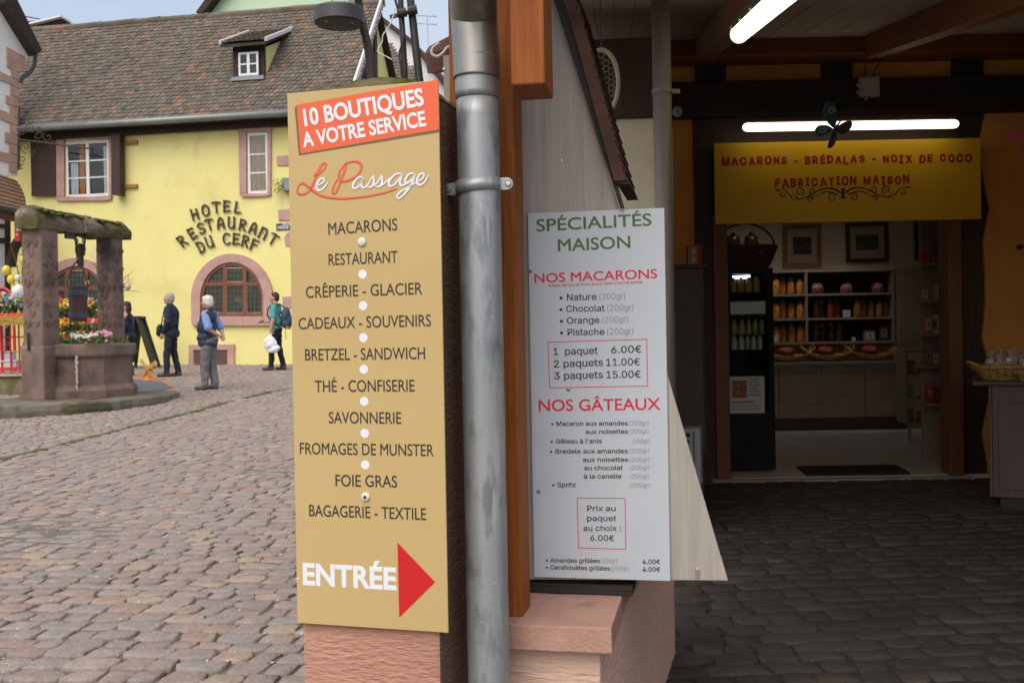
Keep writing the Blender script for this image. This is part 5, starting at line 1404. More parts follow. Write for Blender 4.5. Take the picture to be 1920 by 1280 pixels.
# ---- windows with sandstone surrounds and shutters
def wobble_rect(mb, pts, y0, y1): pxpoly(mb, HF_, 0, pts, y0, y1)
c_white = M('white_curtain', (.55, .56, .58), (.62, .63, .65), rough=.9); c_or = M('orange_curtain', (.45, .16, .03), (.5, .2, .04), rough=.9); c_bei = M('beige_curtain', (.42, .30, .22), (.50, .37, .28), rough=.9)
def surround(outer, inner, nm='stone_surround'):
    mb = MB(); (ox0, oy0, ox1, oy1), (ix0, iy0, ix1, iy1) = outer, inner
    wobble_rect(mb, [(ox0, oy0), (ox1, oy0 - 1), (ox1 + 1, iy0 - 2), (ox0 - 2, iy0 - 1)], -.07, 0)
    wobble_rect(mb, [(ox0 - 1, iy0 - .8), (ix0, iy0 - .8), (ix0, iy1), (ox0 + 1, iy1)], -.068, 0)
    wobble_rect(mb, [(ix1, iy0 - 1.8), (ox1, iy0 - 1.8), (ox1 - 1, iy1), (ix1, iy1)], -.068, 0)
    wobble_rect(mb, [(ox0, iy1 + .2), (ox1, iy1 + .2), (ox1 - 2, oy1 - 2), (ox1 - 14, oy1), (ox0 + 6, oy1 + 1)], -.072, 0)
    return mb.build(nm, m_pstone, hotel, bevel=.01)
surround((104, 240, 212, 377), (123, 263, 206, 369))
casement(hotel, (124, 265, 205, 369), -.045, 2, 3, .06, [(.1, .27, c_white, .62), (.30, .42, c_or, .95), (.86, .98, c_white, .9)])
surround((450, 231, 510, 369), (464, 249, 503, 363))
casement(hotel, (465, 250, 502, 363), -.045, 1, 3, .055, [(.12, .9, c_bei, .97)])
def shutter(px, w0, w1, nm='shutter'):
    mb = MB(); pxpoly(mb, HF_, w0, px, w0, w1); s_ = mb.build(nm, m_brn, hotel)
    return s_
shutter([(57, 258), (103, 257), (104, 368), (59, 368)], -.10, -.06)
shutter([(208, 251), (224, 250), (225, 366), (209, 365)], -.30, -.075)
m_hinge = M('rusty_timber', (.30, .14, .04), (.38, .19, .06), rough=.7)
for y in (267, 349):
    mb = MB(); wbox(mb, 226, y - 3.2, 256, y + 3.2, -.08, -.0); mb.build('shutter_stay', m_hinge, hotel)
# ---- arched openings
def arch_pts(cx, half, h, spring, n=24, t0=0.0, t1=math.pi): return [(cx + half * math.cos(t0 + (t1 - t0) * k / n), spring - h * math.sin(t0 + (t1 - t0) * k / n)) for k in range(n + 1)]
m_lead = M('leaded_glass', (.010, .009, .008), (.035, .025, .012), (.02, .03, .012), scale=1.5, rough=.25, spec=.6, spots=[((.20, .11, .02), 1.7, .62, .08), ((.05, .08, .02), 2.2, .64, .06)])  # amber and green spots paint reflections into the glass colour
m_arw = M('arch_window_wood', (.16, .055, .025), (.22, .085, .04), scale=6, rough=.5); m_bead = M('pale_bead', (.42, .33, .20), (.5, .4, .25), rough=.6)
m_leadc = M('lead_came', (.10, .10, .11), (.14, .14, .15), rough=.5, metal=.3)
def arched(cx, oh, ohh, ih, ihh, spring, obot, ibot, mull, tran, nm):
    o_ = arch_pts(cx, oh, ohh, spring); i_ = arch_pts(cx, ih, ihh, spring); n = len(o_)
    mb = MB(); vs = []
    for k in range(n): vs += [hw_(*o_[k]), hw_(*i_[k])]
    V = [(x, -.09, z) for x, z in vs] + [(x, .0, z) for x, z in vs]; m = 2 * n; F = []
    for k in range(n - 1):
        a = 2 * k; F += [(a, a + 1, a + 3, a + 2), (a + 1, m + a + 1, m + a + 3, a + 3), (a, a + 2, m + a + 2, m + a)]
    mb.add(V, F)
    def blk(p): pxpoly(mb, HF_, 0, p, -.09, 0)
    blk([(cx - oh, spring), (cx - ih, spring), (cx - ih, ibot), (cx - oh + 1, ibot)]); blk([(cx + ih, spring), (cx + oh, spring), (cx + oh, ibot), (cx + ih, ibot)])
    pxpoly(mb, HF_, 0, [(cx - oh, ibot), (cx + oh, ibot), (cx + oh - 1, obot), (cx - oh + 2, obot)], -.10, 0)
    mb.build('arch_surround', m_pstone, hotel, fix=True)
    gl = [hw_(*p) for p in i_]; gl = [hw_(cx - ih, ibot)] + gl[::-1] + [hw_(cx + ih, ibot)]
    mb = MB(); mb.prism(gl, -.02, -.004); wn = mb.build(nm, m_lead, hotel)
    # wooden ring, mullions, transom
    mb = MB(); c = [(p[0], p[1]) for p in [hw_(*q) for q in arch_pts(cx, ih - 2.5, ihh - 2.5, spring)]]
    mb.ribbon(c, .085, -.055, -.021); mb.ribbon([hw_(cx - ih + 2.5, spring), hw_(cx - ih + 2.5, ibot)], .085, -.054, -.021); mb.ribbon([hw_(cx + ih - 2.5, spring), hw_(cx + ih - 2.5, ibot)], .085, -.054, -.021)
    mb.ribbon([hw_(cx - ih, ibot - 2.6), hw_(cx + ih, ibot - 2.6)], .09, -.058, -.021)
    def top_at(x): return spring - (ihh - 2) * math.sqrt(max(0, 1 - ((x - cx) / (ih - 1)) ** 2))
    for x in mull: mb.ribbon([hw_(x, top_at(x)), hw_(x, ibot - 2)], .085, -.060, -.021)
    mb.ribbon([hw_(cx - ih + 3, tran), hw_(cx + ih - 3, tran)], .075, -.062, -.021)
    mb.build('wooden_frame', m_arw, wn)
    mb = MB(); mb2 = MB(); xs = [cx - ih + 5] + [v for x in mull for v in (x - 3, x + 3)] + [cx + ih - 5]
    for k in range(0, len(xs), 2):
        xa, xb = xs[k], xs[k + 1]
        for ya, yb in ((max(top_at(xa), top_at(xb)) + 4, tran - 3), (tran + 3, ibot - 6)):
            if yb - ya < 8: continue
            P4 = [(xa, ya), (xb, ya), (xb, yb), (xa, yb)]
            if ya < tran - 4 and k != 2:
                pass
            for i in range(4): mb.ribbon([hw_(*P4[i]), hw_(*P4[(i + 1) % 4])], .022, -.040 - .001 * (i % 2), -.021)
        x = xa + 7
        while x < xb - 3: mb2.ribbon([hw_(x, top_at(x) + 2), hw_(x, ibot - 5)], .012, -.026, -.0205); x += 7.3
    y = tran - 34
    while y < ibot - 6:
        hwid = ih - 4 if y > spring else (ih - 4) * math.sqrt(max(0, 1 - ((spring - y) / ihh) ** 2))
        if hwid > 5: mb2.ribbon([hw_(cx - hwid, y), hw_(cx + hwid, y)], .012, -.0275, -.0205)
        y += 9.6
    mb.build('pale_beading', m_bead, wn); mb2.build('lead_lattice', m_leadc, wn)
arched(437, 76, 85, 59, 69, 561, 610, 593, (423, 461), 532, 'arched_window')
arched(146, 75, 83, 58, 68, 567, 690, 674, (128, 164), 540, 'arched_door')
# cellar hatch
mb = MB()
for p in ([(355, 646), (441, 645), (441, 656), (356, 656)], [(356, 656.2), (365, 656.2), (365, 684), (355, 684)], [(428, 656.2), (440, 656.2), (441, 684), (428, 684)]): pxpoly(mb, HF_, 0, p, -.06, 0)
mb.build('hatch_surround', m_pstone, hotel, bevel=.008)
mb = MB(); wbox(mb, 365.3, 656.5, 427.7, 684, -.03, -.004); hd = mb.build('cellar_hatch', M('hatch_wood', (.10, .055, .045), (.15, .085, .07), scale=5, stretch=(6, 1, .6), rough=.8), hotel)
mb = MB(); pxpoly(mb, HF_, 0, [(395.5, 657), (396.5, 657), (396.5, 683), (395.5, 683)], -.0325, -.0305); mb.build('hatch_joint', m_pane, hd)
# loose stones of a hidden window, street plate, small flower box bracket
for p in ([(519, 294), (526, 292.5), (560, 291), (560, 311), (520, 311)], [(522, 394), (560, 390), (560, 413), (523, 414)], [(533, 445), (540, 436), (560, 436), (560, 463), (536, 461)], [(530, 556), (560, 555), (560, 578), (531, 577)]):
    mb = MB(); pxpoly(mb, HF_, 0, p, -.03, 0); mb.build('stone_block', m_pstone, hotel, bevel=.008)
x_, z_ = hw_(540, 425)
SP = Fr(HF_.world(x_, -.012, z_), 10.5)
sp = fthing('street_plate', 'small dark street name plate on the yellow hotel wall by the gold sign', 'sign', SP)
mb = MB(); pxbox(mb, SP, 518, 418.5, 566, 431, -.012, .0); mb.build('plate', M('plate_blue', (.05, .045, .075), (.07, .06, .09), rough=.4), sp)
mb = MB(); put_text(mb, 'DESCE', SP, -.014, (520.5, 429), (541, 428.5), 5.2, .02); mb.build('plate_lettering', i_white, sp); mb = MB(); put_text(mb, 'RUE', SP, -.014, (530, 422.3), (545, 422), 3, .02); mb.build('plate_lettering', i_white, sp)
x_, z_ = hw_(541, 352)
fb = thing('wall_planter', 'small metal wall planter with a pale sprig on the hotel wall beside the gold sign', 'planter', HF_.world(x_, -.1, z_), HF_.a)
mb = MB(); mb.box(-.10, .20, -.1, .098, -.10, .22); mb.build('holder', m_gut, fb, bevel=.01)
m_sprig = M('pale_leaf', (.22, .27, .05), (.38, .42, .12), scale=8, rough=.7)
mb = MB(); rnd = random.Random(8)
for k in range(120):
    a = rnd.uniform(2.2, 4.0); r_ = rnd.uniform(.05, .36); c = Vector((r_ * math.cos(a) * .9, rnd.uniform(-.2, .0), -.02 + r_ * math.sin(a) * .55 + rnd.uniform(-.06, .1)))
    d = Vector((rnd.uniform(-1, 1), rnd.uniform(-1, 1), rnd.uniform(-1, 1))).normalized() * .035; e2 = d.orthogonal().normalized() * .012
    mb.add([c - d, c + e2, c + d, c - e2], [(0, 1, 2, 3)])
mb.build('sprig', m_sprig, fb)
# ---- wrought iron letters
m_iron = M('wrought_iron', (.035, .025, .018), (.07, .05, .035), scale=20, rough=.6)
GL = {  # strokes on a 1 x 1 box
 'H': [[(.12, 0), (.12, 1)], [(.85, .0), (.85, .92)], [(.12, .5), (.85, .55)]],
 'O': [[(.5, 1), (.12, .8), (.12, .2), (.5, 0), (.88, .2), (.88, .8), (.5, 1)]],
 'T': [[(.0, .92), (.35, 1), (1, .92)], [(.5, .95), (.5, .0)]],
 'E': [[(.15, 0), (.15, 1)], [(.15, 1), (.85, .94)], [(.15, .52), (.7, .54)], [(.15, .02), (.9, .08)]],
 'L': [[(.2, 1), (.2, .03)], [(.2, .03), (.9, .1)]],
 'R': [[(.15, 0), (.15, 1)], [(.15, 1), (.75, .92), (.8, .65), (.2, .5)], [(.4, .5), (.9, .0)]],
 'S': [[(.85, .85), (.5, 1), (.15, .8), (.25, .58), (.75, .42), (.85, .18), (.5, 0), (.12, .14)]],
 'A': [[(.08, 0), (.25, .8), (.5, 1)], [(.5, 1), (.78, .8), (.92, 0)], [(.15, .38), (.85, .38)]],
 'U': [[(.12, 1), (.12, .2), (.5, 0), (.85, .2)], [(.85, 1), (.88, 0)]],
 'N': [[(.12, 0), (.12, 1)], [(.12, .85), (.5, 1), (.88, .8), (.88, 0)]],
 'D': [[(.15, 0), (.15, 1)], [(.1, 1), (.65, .92), (.9, .55), (.7, .08), (.1, .0)]],
 'C': [[(.9, .9), (.5, 1), (.12, .75), (.12, .25), (.5, 0), (.9, .12)]],
 'F': [[(.15, 0), (.15, 1)], [(.15, 1), (.9, .94)], [(.15, .52), (.7, .54)]]}
def iron_letter(mb, ch, zx, zy, ang, h=57, wd=39):
    """centre in zoomed pixels; upright turned by ang (degrees, counter-clockwise)"""
    cx, cy = zx / 2.845, 350 + zy / 2.845; h /= 2.845; wd /= 2.845; ca, sa = math.cos(R(ang)), math.sin(R(ang))
    mpp = 25.4 / 1900
    def mp(p):
        lx, ly = (p[0] - .5) * wd, (p[1] - .5) * h
        X = lx * ca - ly * sa; Y = lx * sa + ly * ca
        return hw_(cx + X, cy - Y)
    for st in GL[ch]:
        q = [mp(p) for p in st]
        if len(q) > 3: q = [(v.x, v.y) for v in spline([(a, b, 0) for a, b in q], 4)]
        elif len(q) == 3: q = [(v.x, v.y) for v in spline([(a, b, 0) for a, b in q], 3)]
        mb.ribbon(q, .038, -.052 - .0013 * GL[ch].index(st), -.024)
        for p in (st[0], st[-1]):          # small lozenge serifs
            c = mp(p); r_ = .036
            mb.prism([(c[0] - r_, c[1] - .008), (c[0] + .01, c[1] - r_ * .62), (c[0] + r_, c[1] + .008), (c[0] - .01, c[1] + r_ * .62)], -.0565 - .0007 * GL[ch].index(st), -.025)
    c = mp((.5, .5)); mb.bar((c[0], -.05, c[1]), (c[0], .01, c[1]), .012, .012)
for word, ls in (('HOTEL', (('H', 1043, 148, 16), ('O', 1100, 127, 10), ('T', 1157, 111, 5), ('E', 1213, 105, 0), ('L', 1272, 113, -10))),
                 ('RESTAURANT', (('R', 975, 290, 40), ('E', 1029, 250, 32), ('S', 1077, 222, 22), ('T', 1120, 203, 15), ('A', 1180, 195, 6), ('U', 1238, 193, -2), ('R', 1298, 205, -10), ('A', 1354, 222, -16), ('N', 1407, 249, -24), ('T', 1461, 280, -30))),
                 ('DU CERF', (('D', 1075, 321, 28), ('U', 1121, 295, 20), ('C', 1212, 279, 6), ('E', 1263, 279, -3), ('R', 1312, 291, -12), ('F', 1360, 311, -18)))):
    for ch, x, y, a in ls:
        mb = MB(); iron_letter(mb, ch, x, y, a); lt = mb.build('iron_letter', m_iron, hotel)

# ================================================================== house at the far left with quoins and porch roof
LH = Fr(at(16, 300, 25.6), -62.0)
lh = fthing('quoined_house', 'white gabled house with sandstone quoins and lean-to porch roof, cut by the left edge', 'house', LH)
m_wht_r = M('white_render', (.66, .66, .66), (.74, .74, .73), scale=1.5, rough=.9, bump=.3, bscale=12)
m_quo = M('quoin_stone', (.36, .22, .17), (.50, .34, .26), scale=3, rough=.9, bump=.5, bscale=20)
def lp(mb, pts, y0, y1, mi=0): pxpoly(mb, LH, 0, pts, y0, y1, mi)
mb = MB(); lp(mb, [(-70, -120), (4, 20), (50, 104), (33, 145), (33, 330), (-70, 330)], 0, .3); mb.build('gable_wall', m_wht_r, lh)
for p in ([(11, 88), (46, 107), (45, 128), (34, 137), (12, 126)], [(20, 127.5), (33.5, 138), (33.5, 152), (20, 144)], [(-8, 131), (20, 145), (33.5, 153), (33.5, 166), (18, 157), (-8, 148)], [(18, 158.5), (33.5, 168), (33.5, 184), (18, 178)],
          [(9, 178), (33, 186), (33, 202), (10, 194)], [(17, 197), (33, 203.5), (33, 222), (17, 214)], [(-5, 204), (16.8, 213), (33, 223.5), (33, 236), (16, 230), (-5, 221)], [(17, 232), (33, 238), (33, 254), (17, 247)],
          [(8, 247), (33, 256), (33, 273), (8, 267)], [(16, 270), (32, 274.5), (32, 291), (16, 286)], [(-6, 283), (15.8, 288), (32, 292.5), (32, 306), (15, 304), (-6, 300)], [(15, 306), (31, 308), (31, 326), (16, 322)]):
    mb = MB(); lp(mb, p, -.035, 0); mb.build('quoin', m_quo, lh, bevel=.006)
mb = MB(); lp(mb, [(-8, -28), (0, -28), (62, 98), (52, 107), (-8, 10)], -.35, -.036)
mb.build('bargeboard', m_eave, lh)
mb = MB(); mb.tube(spline([(*p, 0) for p in [LH.hit(*c) for c in ((60, 100), (60, 112), (58, 125), (50, 138), (36, 148), (33.5, 158))]], 4), .06, 8); mb.v = [(x, -.12 + z * .02, y) for x, y, z in mb.v]; mb.build('rain_pipe', M('green_zinc', (.05, .07, .07), (.07, .09, .09), rough=.5), lh)
mb = MB(); mb.tube([(LH.hit(33.5, 200)[0], -.06, LH.hit(33.5, 200)[1]), (LH.hit(33, 318)[0], -.06, LH.hit(33, 318)[1])], .022, 8); mb.build('cable_pipe', m_iron, lh)
m_ptile = M('porch_tile', (.85, .85, .85), (1.15, 1.15, 1.1), scale=9, rough=.85, island=[(.20, .10, .065), (.16, .085, .06), (.23, .125, .08)])
P_r = [at(-60, 305, 24.0), at(28, 337, 25.7), at(71, 371, 25.0), at(47, 397, 24.1), at(-60, 375, 22.4)]
T0 = [LH.loc(p) for p in P_r]
mb = MB(); rows = 9
A0, A1, B0, B1 = T0[4], T0[3], T0[0], T0[1]
for j in range(rows):
    f0, f1 = j / rows, (j + 1.15) / rows
    e0, e1 = A1.lerp(T0[2], f0 * .75), A1.lerp(T0[2], min(1, f1 * .75))
    a, b, c, d = A0.lerp(B0, f0), e0.lerp(B1, f0 ** 1.5), e1.lerp(B1, min(1, f1) ** 1.5), A0.lerp(B0, min(1, f1))
    n = 24
    for k in range(n):
        q = [a.lerp(b, k / n), a.lerp(b, (k + .97) / n), d.lerp(c, (k + .97) / n), d.lerp(c, k / n)]
        nn = Vector((0, -.4, .9)); q[0] += nn * .035; q[1] += nn * .035
        lowq = [v - nn * .03 for v in q[:2]]
        mb.add(q + lowq, [(0, 1, 2, 3), (0, 4, 5, 1)])
mb.build('porch_roof', m_ptile, lh)
mb = MB(); o_ = Vector((0, 0, -.04)); mb.tube([A0 + o_, A1 + o_], .07, 10); mb.build('porch_gutter', M('dark_gutter', (.03, .035, .04), rough=.5), lh)
mb = MB(); mb.bar(A0 + Vector((0, .15, -.16)), A1 + Vector((0, .15, -.16)), .2, .16); mb.build('porch_beam', M('red_brown_timber', (.09, .03, .02), (.12, .045, .03), rough=.7), lh)
mb = MB(); lp(mb, [(-70, 390), (22, 396), (24, 690), (-70, 690)], .05, .35); mb.build('porch_wall', m_wht_r, lh)
for p in ([(11, 400), (20, 400), (21, 690), (12, 690)], [(-40, 418), (11, 420), (11, 428), (-40, 426)], [(-40, 446), (11, 446), (11, 456), (-40, 456)], [(-40, 540), (11, 540), (11, 552), (-40, 552)]):
    mb = MB(); lp(mb, p, .0, .048); mb.build('timber_beam', m_eave, lh)
mb = MB(); q = [LH.hit(*c) for c in ((15, 500), (20, 470), (32, 448), (52, 426), (66, 410))]; mb.ribbon([(v.x, v.y) for v in spline([(*c, 0) for c in q], 4)], .17, -.2, -.02); mb.build('brace', m_eave, lh)
mb = MB(); q = [LH.hit(*c) for c in ((27, 462), (38, 455), (58, 447))]; mb.ribbon(q, .09, -.19, -.03); mb.build('brace', m_eave, lh)
BN = Fr(at(31, 424, 25.2), 8.0)
bn = fthing('red_banner', 'narrow red hanging banner with white marks under the porch roof', 'banner', BN)
mb = MB(); pxbox(mb, BN, 27, 403, 37, 452, 0, .02); mb.build('cloth', M('banner_red', (.50, .03, .03), (.56, .05, .05), rough=.8), bn)
mb = MB()
for (x, y, s_) in ((31, 412, .035), (32, 420, .04), (33, 430, .055), (31.5, 440, .04)):
    X, Z = BN.hit(x, y); mb.prism([(X + s_ * math.cos(a) * (1 if k % 2 else .5), Z + s_ * math.sin(a) * (1 if k % 2 else .5)) for k, a in enumerate([2 * math.pi * i / 10 for i in range(10)])], -.006, -.001)
mb.build('white_marks', m_wht, bn)
# wrought iron bracket on the house corner
IB = Fr(at(34, 270, 25.4), 8.0)
ib = fthing('iron_sign_bracket', 'scrolled wrought iron sign bracket projecting from the quoined corner', 'bracket', IB)
mb = MB()
def iscroll(pts, r_=.016): mb.tube([Vector((x, .0, z)) for x, z in [IB.hit(*p) for p in pts]], r_, 6)
iscroll([(34, 262), (80, 267), (120, 273), (172, 279)], .022); iscroll([(34, 250), (34, 320)], .018)
def isp(cx, cy, r_, t0, turns): iscroll([(x, y) for x, y in spiral(cx, cy, r_, t0, turns, 18)], .012)
for a in ((48, 276, 11, 1.5, 1.3), (42, 300, 9, 1.2, 1.4), (70, 254, 12, 3.6, 1.3), (56, 240, 9, 2.4, 1.4), (90, 257, 10, 4.2, -1.2), (37, 312, 6, .5, 1.3), (74, 243, 7, .2, 1.4), (60, 286, 7, 1.8, -1.2), (100, 270, 7, 2.0, 1.2), (40, 248, 8, 4.0, 1.3), (148, 273, 5, 1.0, 1.2)): isp(*a)
mb.build('scrollwork', m_iron, ib)

# ================================================================== roofs and gables beyond the hotel
FH = Fr(at(560, 100, 33.0), 10.0)
fh = fthing('green_gable_house', 'pale green gabled house with white bargeboard rising behind the hotel roof', 'house', FH)
m_grn = M('pale_green_render', (.50, .66, .48), (.56, .72, .54), scale=1, rough=.9)
fq = lambda *pts: [FH.hit(*p) for p in pts]
mb = MB(); mb.prism(fq((538, -165), (392, 24), (300, 140), (300, 690), (1190, 690), (1190, 330), (860, 252)), 0, .4); mb.build('gable_wall', m_grn, fh)
mb = MB(); mb.prism(fq((540, -195), (538, -158), (385, 38), (378, 30)), -.4, -.01); mb.build('bargeboard', m_eave, fh)
mb = MB(); mb.prism(fq((540, -170), (686, 22), (777, 86 + 2), (860, 192), (860, 250), (784, 147), (686, 29), (550, -140)), -.35, -.01); mb.build('bargeboard', m_wfr, fh)
mb = MB(); mb.prism(fq((540, -196), (683, 8), (780, 82), (865, 188), (860, 196), (777, 89), (684, 17), (540, -172)), -.55, 1.2); mb.build('verge_tiles', m_tile, fh)
NH = Fr(at(740, 130, 29.0), 10.0)
nh = fthing('tiled_roof_house', 'weathered brown tiled roof in front of the green gable, above the gold sign', 'house', NH)
nx0, nz0 = NH.hit(690, 175); nx1 = NH.hit(800, 175)[0]
nrz = lambda w: nz0 + 1.1 * w
mb = MB(); mb2 = MB()
pk = [NH.hit(*p) for p in ((690, 83), (724, 79), (758, 117), (795, 160))]
zt_ = NH.hit(700, 82, 1.1)[1]
def nskip(x, w_):
    # keep inside the sloping right-hand hip
    t = (nrz(w_) - nz0) / max(.1, zt_ - nz0)
    return x > nx1 - (nx1 - NH.hit(722, 80, 1.0)[0]) * t
tiles(mb, nx0, nx1, 0, (zt_ - nz0) / 1.1, .15, .16, nrz, random.Random(3), nskip, slope=1.1); mb.build('roof', m_htile, nh)
mb = MB(); mb.box(nx0, nx1, .1, .4, zg(-3, 29) - NH.o.z, nz0 - .02); mb.build('wall', m_yw, nh)
# half-timbered gable end of the hotel, seen past the roof edge
gx = hx1 + .012; gw = 2 * RUN + .5
def gmesh(poly, t0, t1):
    mb = MB(); n = len(poly)
    V = [(gx + t0, w, z) for w, z in poly] + [(gx + t1, w, z) for w, z in poly]
    mb.add(V, [tuple(range(n)), tuple(range(2 * n - 1, n - 1, -1))] + [(i, i + n, (i + 1) % n + n, (i + 1) % n) for i in range(n)]); return mb
zr_ = rz_(RUN) - .12
gmesh([(0, 0), (gw, 0), (gw, ze - .1), (RUN, zr_), (0, ze + .42)], -.2, .0).build('gable_end', m_yw, hotel, fix=True)
def gbar(a, b, wd): 
    d = (Vector(b) - Vector(a)).normalized() * wd / 2; nx, nz = -d.y, d.x
    return gmesh([(a[0] + nx, a[1] + nz), (b[0] + nx, b[1] + nz), (b[0] - nx, b[1] - nz), (a[0] - nx, a[1] - nz)], .002, .06)
for a, b, wd in (((.12, ze - .6), (.12, ze + .45), .2), ((RUN * .33, ze - .6), (RUN * .33, rz_(RUN * .33) - .3), .2), ((RUN * .68, ze - .6), (RUN * .68, rz_(RUN * .68) - .3), .22), ((RUN, ze - .6), (RUN, zr_ - .2), .22),
                 ((.1, ze + .38), (RUN - .1, zr_ - .12), .2), ((RUN * .38, ze + .62), (RUN * 1.3, ze + .62), .18), ((RUN * .38, ze + .72), (RUN * .62, ze + 1.5), .14), ((RUN * .05, ze - .5), (RUN * .28, ze + .6), .14), ((RUN * .74, ze + .75), (RUN * .96, ze + 1.9), .14)):
    gbar(a, b, wd).build('timber_beam', m_eave, hotel, fix=True)
wq = gmesh([(RUN * .42, ze - .45), (RUN * .60, ze - .45), (RUN * .60, ze + .5), (RUN * .42, ze + .5)], .002, .05).build('gable_window', m_wfr, hotel, fix=True)
gmesh([(RUN * .455, ze - .36), (RUN * .565, ze - .36), (RUN * .565, ze + .42), (RUN * .455, ze + .42)], .052, .06).build('pane', m_pane, wq, fix=True)
# solar/flat roof piece at far left ridge
VR = Fr(at(75, 42, 33), 5.0)
vr = fthing('distant_roof', 'distant roof corner with pale flashing peeping over the hotel ridge', 'roof', VR)
mb = MB(); mb.prism([VR.hit(*p) for p in ((20, 50), (22, 42), (80, 38), (117, 36), (112, 44), (100, 46), (60, 60), (40, 66))], 0, 2.0); mb.build('tiles', m_tile, vr)
mb = MB(); mb.ribbon([VR.hit(38, 53), VR.hit(119, 33.5)], .06, -.2, .5); mb.build('flashing', m_wfr, vr)
mb = MB(); mb.ribbon([VR.hit(18, 26), VR.hit(78, 38)], .025, -.1, -.05); mb.build('wire', m_iron, vr)
# tv antenna
AN = Fr(at(800, 50, 31), 5.0)
an = fthing('tv_antenna', 'thin television antenna above the white bargeboard', 'antenna', AN)
m_alu = M('aluminium', (.5, .52, .55), (.55, .57, .6), rough=.5, metal=.3)
mb = MB(); aq = lambda x, y: Vector((AN.hit(x, y)[0], 0, AN.hit(x, y)[1]))
mb.tube([aq(801, 28), aq(805, 150)], .018, 6); mb.build('mast', m_alu, an)
for y in (31, 46):
    mb = MB(); mb.tube([aq(782, y - 2), aq(819, y + 1)], .014, 5)
    for k in range(7): x = 784 + 5.5 * k; mb.tube([aq(x, y - 5) + Vector((0, .2, 0)), aq(x, y + 4) - Vector((0, .2, 0))], .008, 4)
    mb.build('element_boom', m_alu, an)
# ================================================================== stone well
WF = Fr((-6.69, 15.68, zg(-6.69, 15.68)), 17.0)
m_wst = M('well_sandstone', (.155, .105, .087), (.24, .162, .135), scale=4, rough=.9, bump=1.2, bscale=16, bstretch=(1, 1, .6), detail=8, spots=[((.075, .055, .047), 1.6, .52, .2), ((.10, .10, .045), 2.4, .66, .12), ((.33, .25, .20), 7, .68, .1)])
m_step = M('step_stone', (.125, .105, .082), (.20, .17, .135), scale=4, rough=.9, bump=1.0, bscale=14, spots=[((.07, .065, .03), 2.2, .50, .15)])
well = fthing('stone_well', 'old sandstone well with round basin, two carved pillars and mossy lintel', 'well', WF)
mb = MB(); n = 40; rnd = random.Random(6)
prof = [(1.72, -.12), (1.74, .02), (1.72, .10), (1.60, .135), (.6, .14)]
mb.lathe(prof, n=n, sx=.69, sy=1.03)
st = mb.build('round_step', m_step, well)
for v in st.data.vertices:
    a = math.atan2(v.co.y, v.co.x); k = 1 + .025 * math.sin(a * 7) + .02 * math.sin(a * 13 + 1)
    v.co.x *= k; v.co.y *= k; v.co.z += .02 * mnoise.noise((v.co.x * 2, v.co.y * 2, 3))
rough_up(st, .02, 2.5, cuts=1)
mb = MB(); mb.lathe([(r_ * .93, z) for r_, z in [(.90, .13), (.91, .25), (.885, .29), (.835, .33), (.83, .36), (.825, .72), (.84, .74), (.88, .76), (.895, .79), (.895, .92), (.87, .945), (.74, .95), (.73, .78), (.2, .76)]], n=10, rot=R(11))
ba = mb.build('basin', m_wst, well); rough_up(ba, .012, 3.5, cuts=3, seed=2)
m_lime = M('limescale', (.34, .30, .26), (.44, .40, .36), scale=20, rough=.9)
def pillar_part(yl, z0, z1, s_, base):
    mb = MB(); h = s_ / 2
    mb.box(-h, h, yl - h, yl + h, z0, z1)
    p = mb.build('pillar', m_wst, well, bevel=.035); rough_up(p, .010, 4, cuts=8, seed=int(yl * 10) + 20)
    # carved relief: rows of U-shaped festoons on the two faces that show
    mb = MB(); zz = z1 - .22; k = 0
    while zz > z0 + (1.05 if base else .5):
        for (ax, sg) in (('f', -1), ('r', 1)):
            for cx in ((-.0,) if k % 2 else (-.07, .07)):
                pts = []
                for i in range(11):
                    t = math.pi + math.pi * i / 10; lx = cx + .062 * math.cos(t); lz = zz + .09 * math.sin(t)
                    pts.append((lx, yl - h - .004, lz) if ax == 'f' else (h + .004, yl + lx, lz))
                mb.tube(pts, .008, 6)
                pts = [((lx * .5 + cx * .5), ly, lz + .03) if ax == 'f' else (lx, yl + (ly - yl) * .5 + cx * .5, lz + .03) for lx, ly, lz in pts]
                mb.tube(pts, .006, 5)
        zz -= .145; k += 1
    mb.build('carved_relief', m_wst, p, smooth=True)
    return p
LZ = 2.60
pa = pillar_part(-.79, .13, LZ + .08, .36, True); pb_ = pillar_part(.74, .70, LZ + .08, .30, False)
mb = MB(); mb.box(-.205, .205, -1.0, -.585, .13, .93); fo = mb.build('pillar_foot', m_wst, well, bevel=.03); rough_up(fo, .012, 4, cuts=5, seed=8)
mb = MB(); mb.box(-.05, -.025, -1.032, -1.0, .86, 1.12); mb.build('iron_bar', m_iron, fo)
mb = MB(); mb.ribbon([(.05 + .006 * math.sin(k * 1.7) + .003 * math.sin(k * 4.1), .16 + .026 * k) for k in range(30)], [.022 + .012 * math.sin(k * 2.3) + .006 * math.sin(k * 5.1) + .0006 * k for k in range(30)], -.02, .0)
lm = mb.build('lime_streak', m_lime, ba); lm.rotation_euler = (0, 0, R(33)); lm.location = (math.sin(R(33)) * .775, -math.cos(R(33)) * .775, 0)
m_lint = M('lintel_stone', (.13, .10, .072), (.22, .17, .125), scale=4, rough=.95, bump=1.4, bscale=14, detail=8, spots=[((.085, .075, .024), 2.3, .47, .10), ((.34, .30, .22), 4, .66, .07), ((.06, .05, .04), 2.8, .63, .1)])
mb = MB(); sec = [(x * .78, z) for x, z in [(-.27, .0), (.27, .0), (.30, .07), (.29, .15), (.22, .22), (.08, .30), (-.08, .30), (-.22, .22), (-.29, .15), (-.30, .07)]]
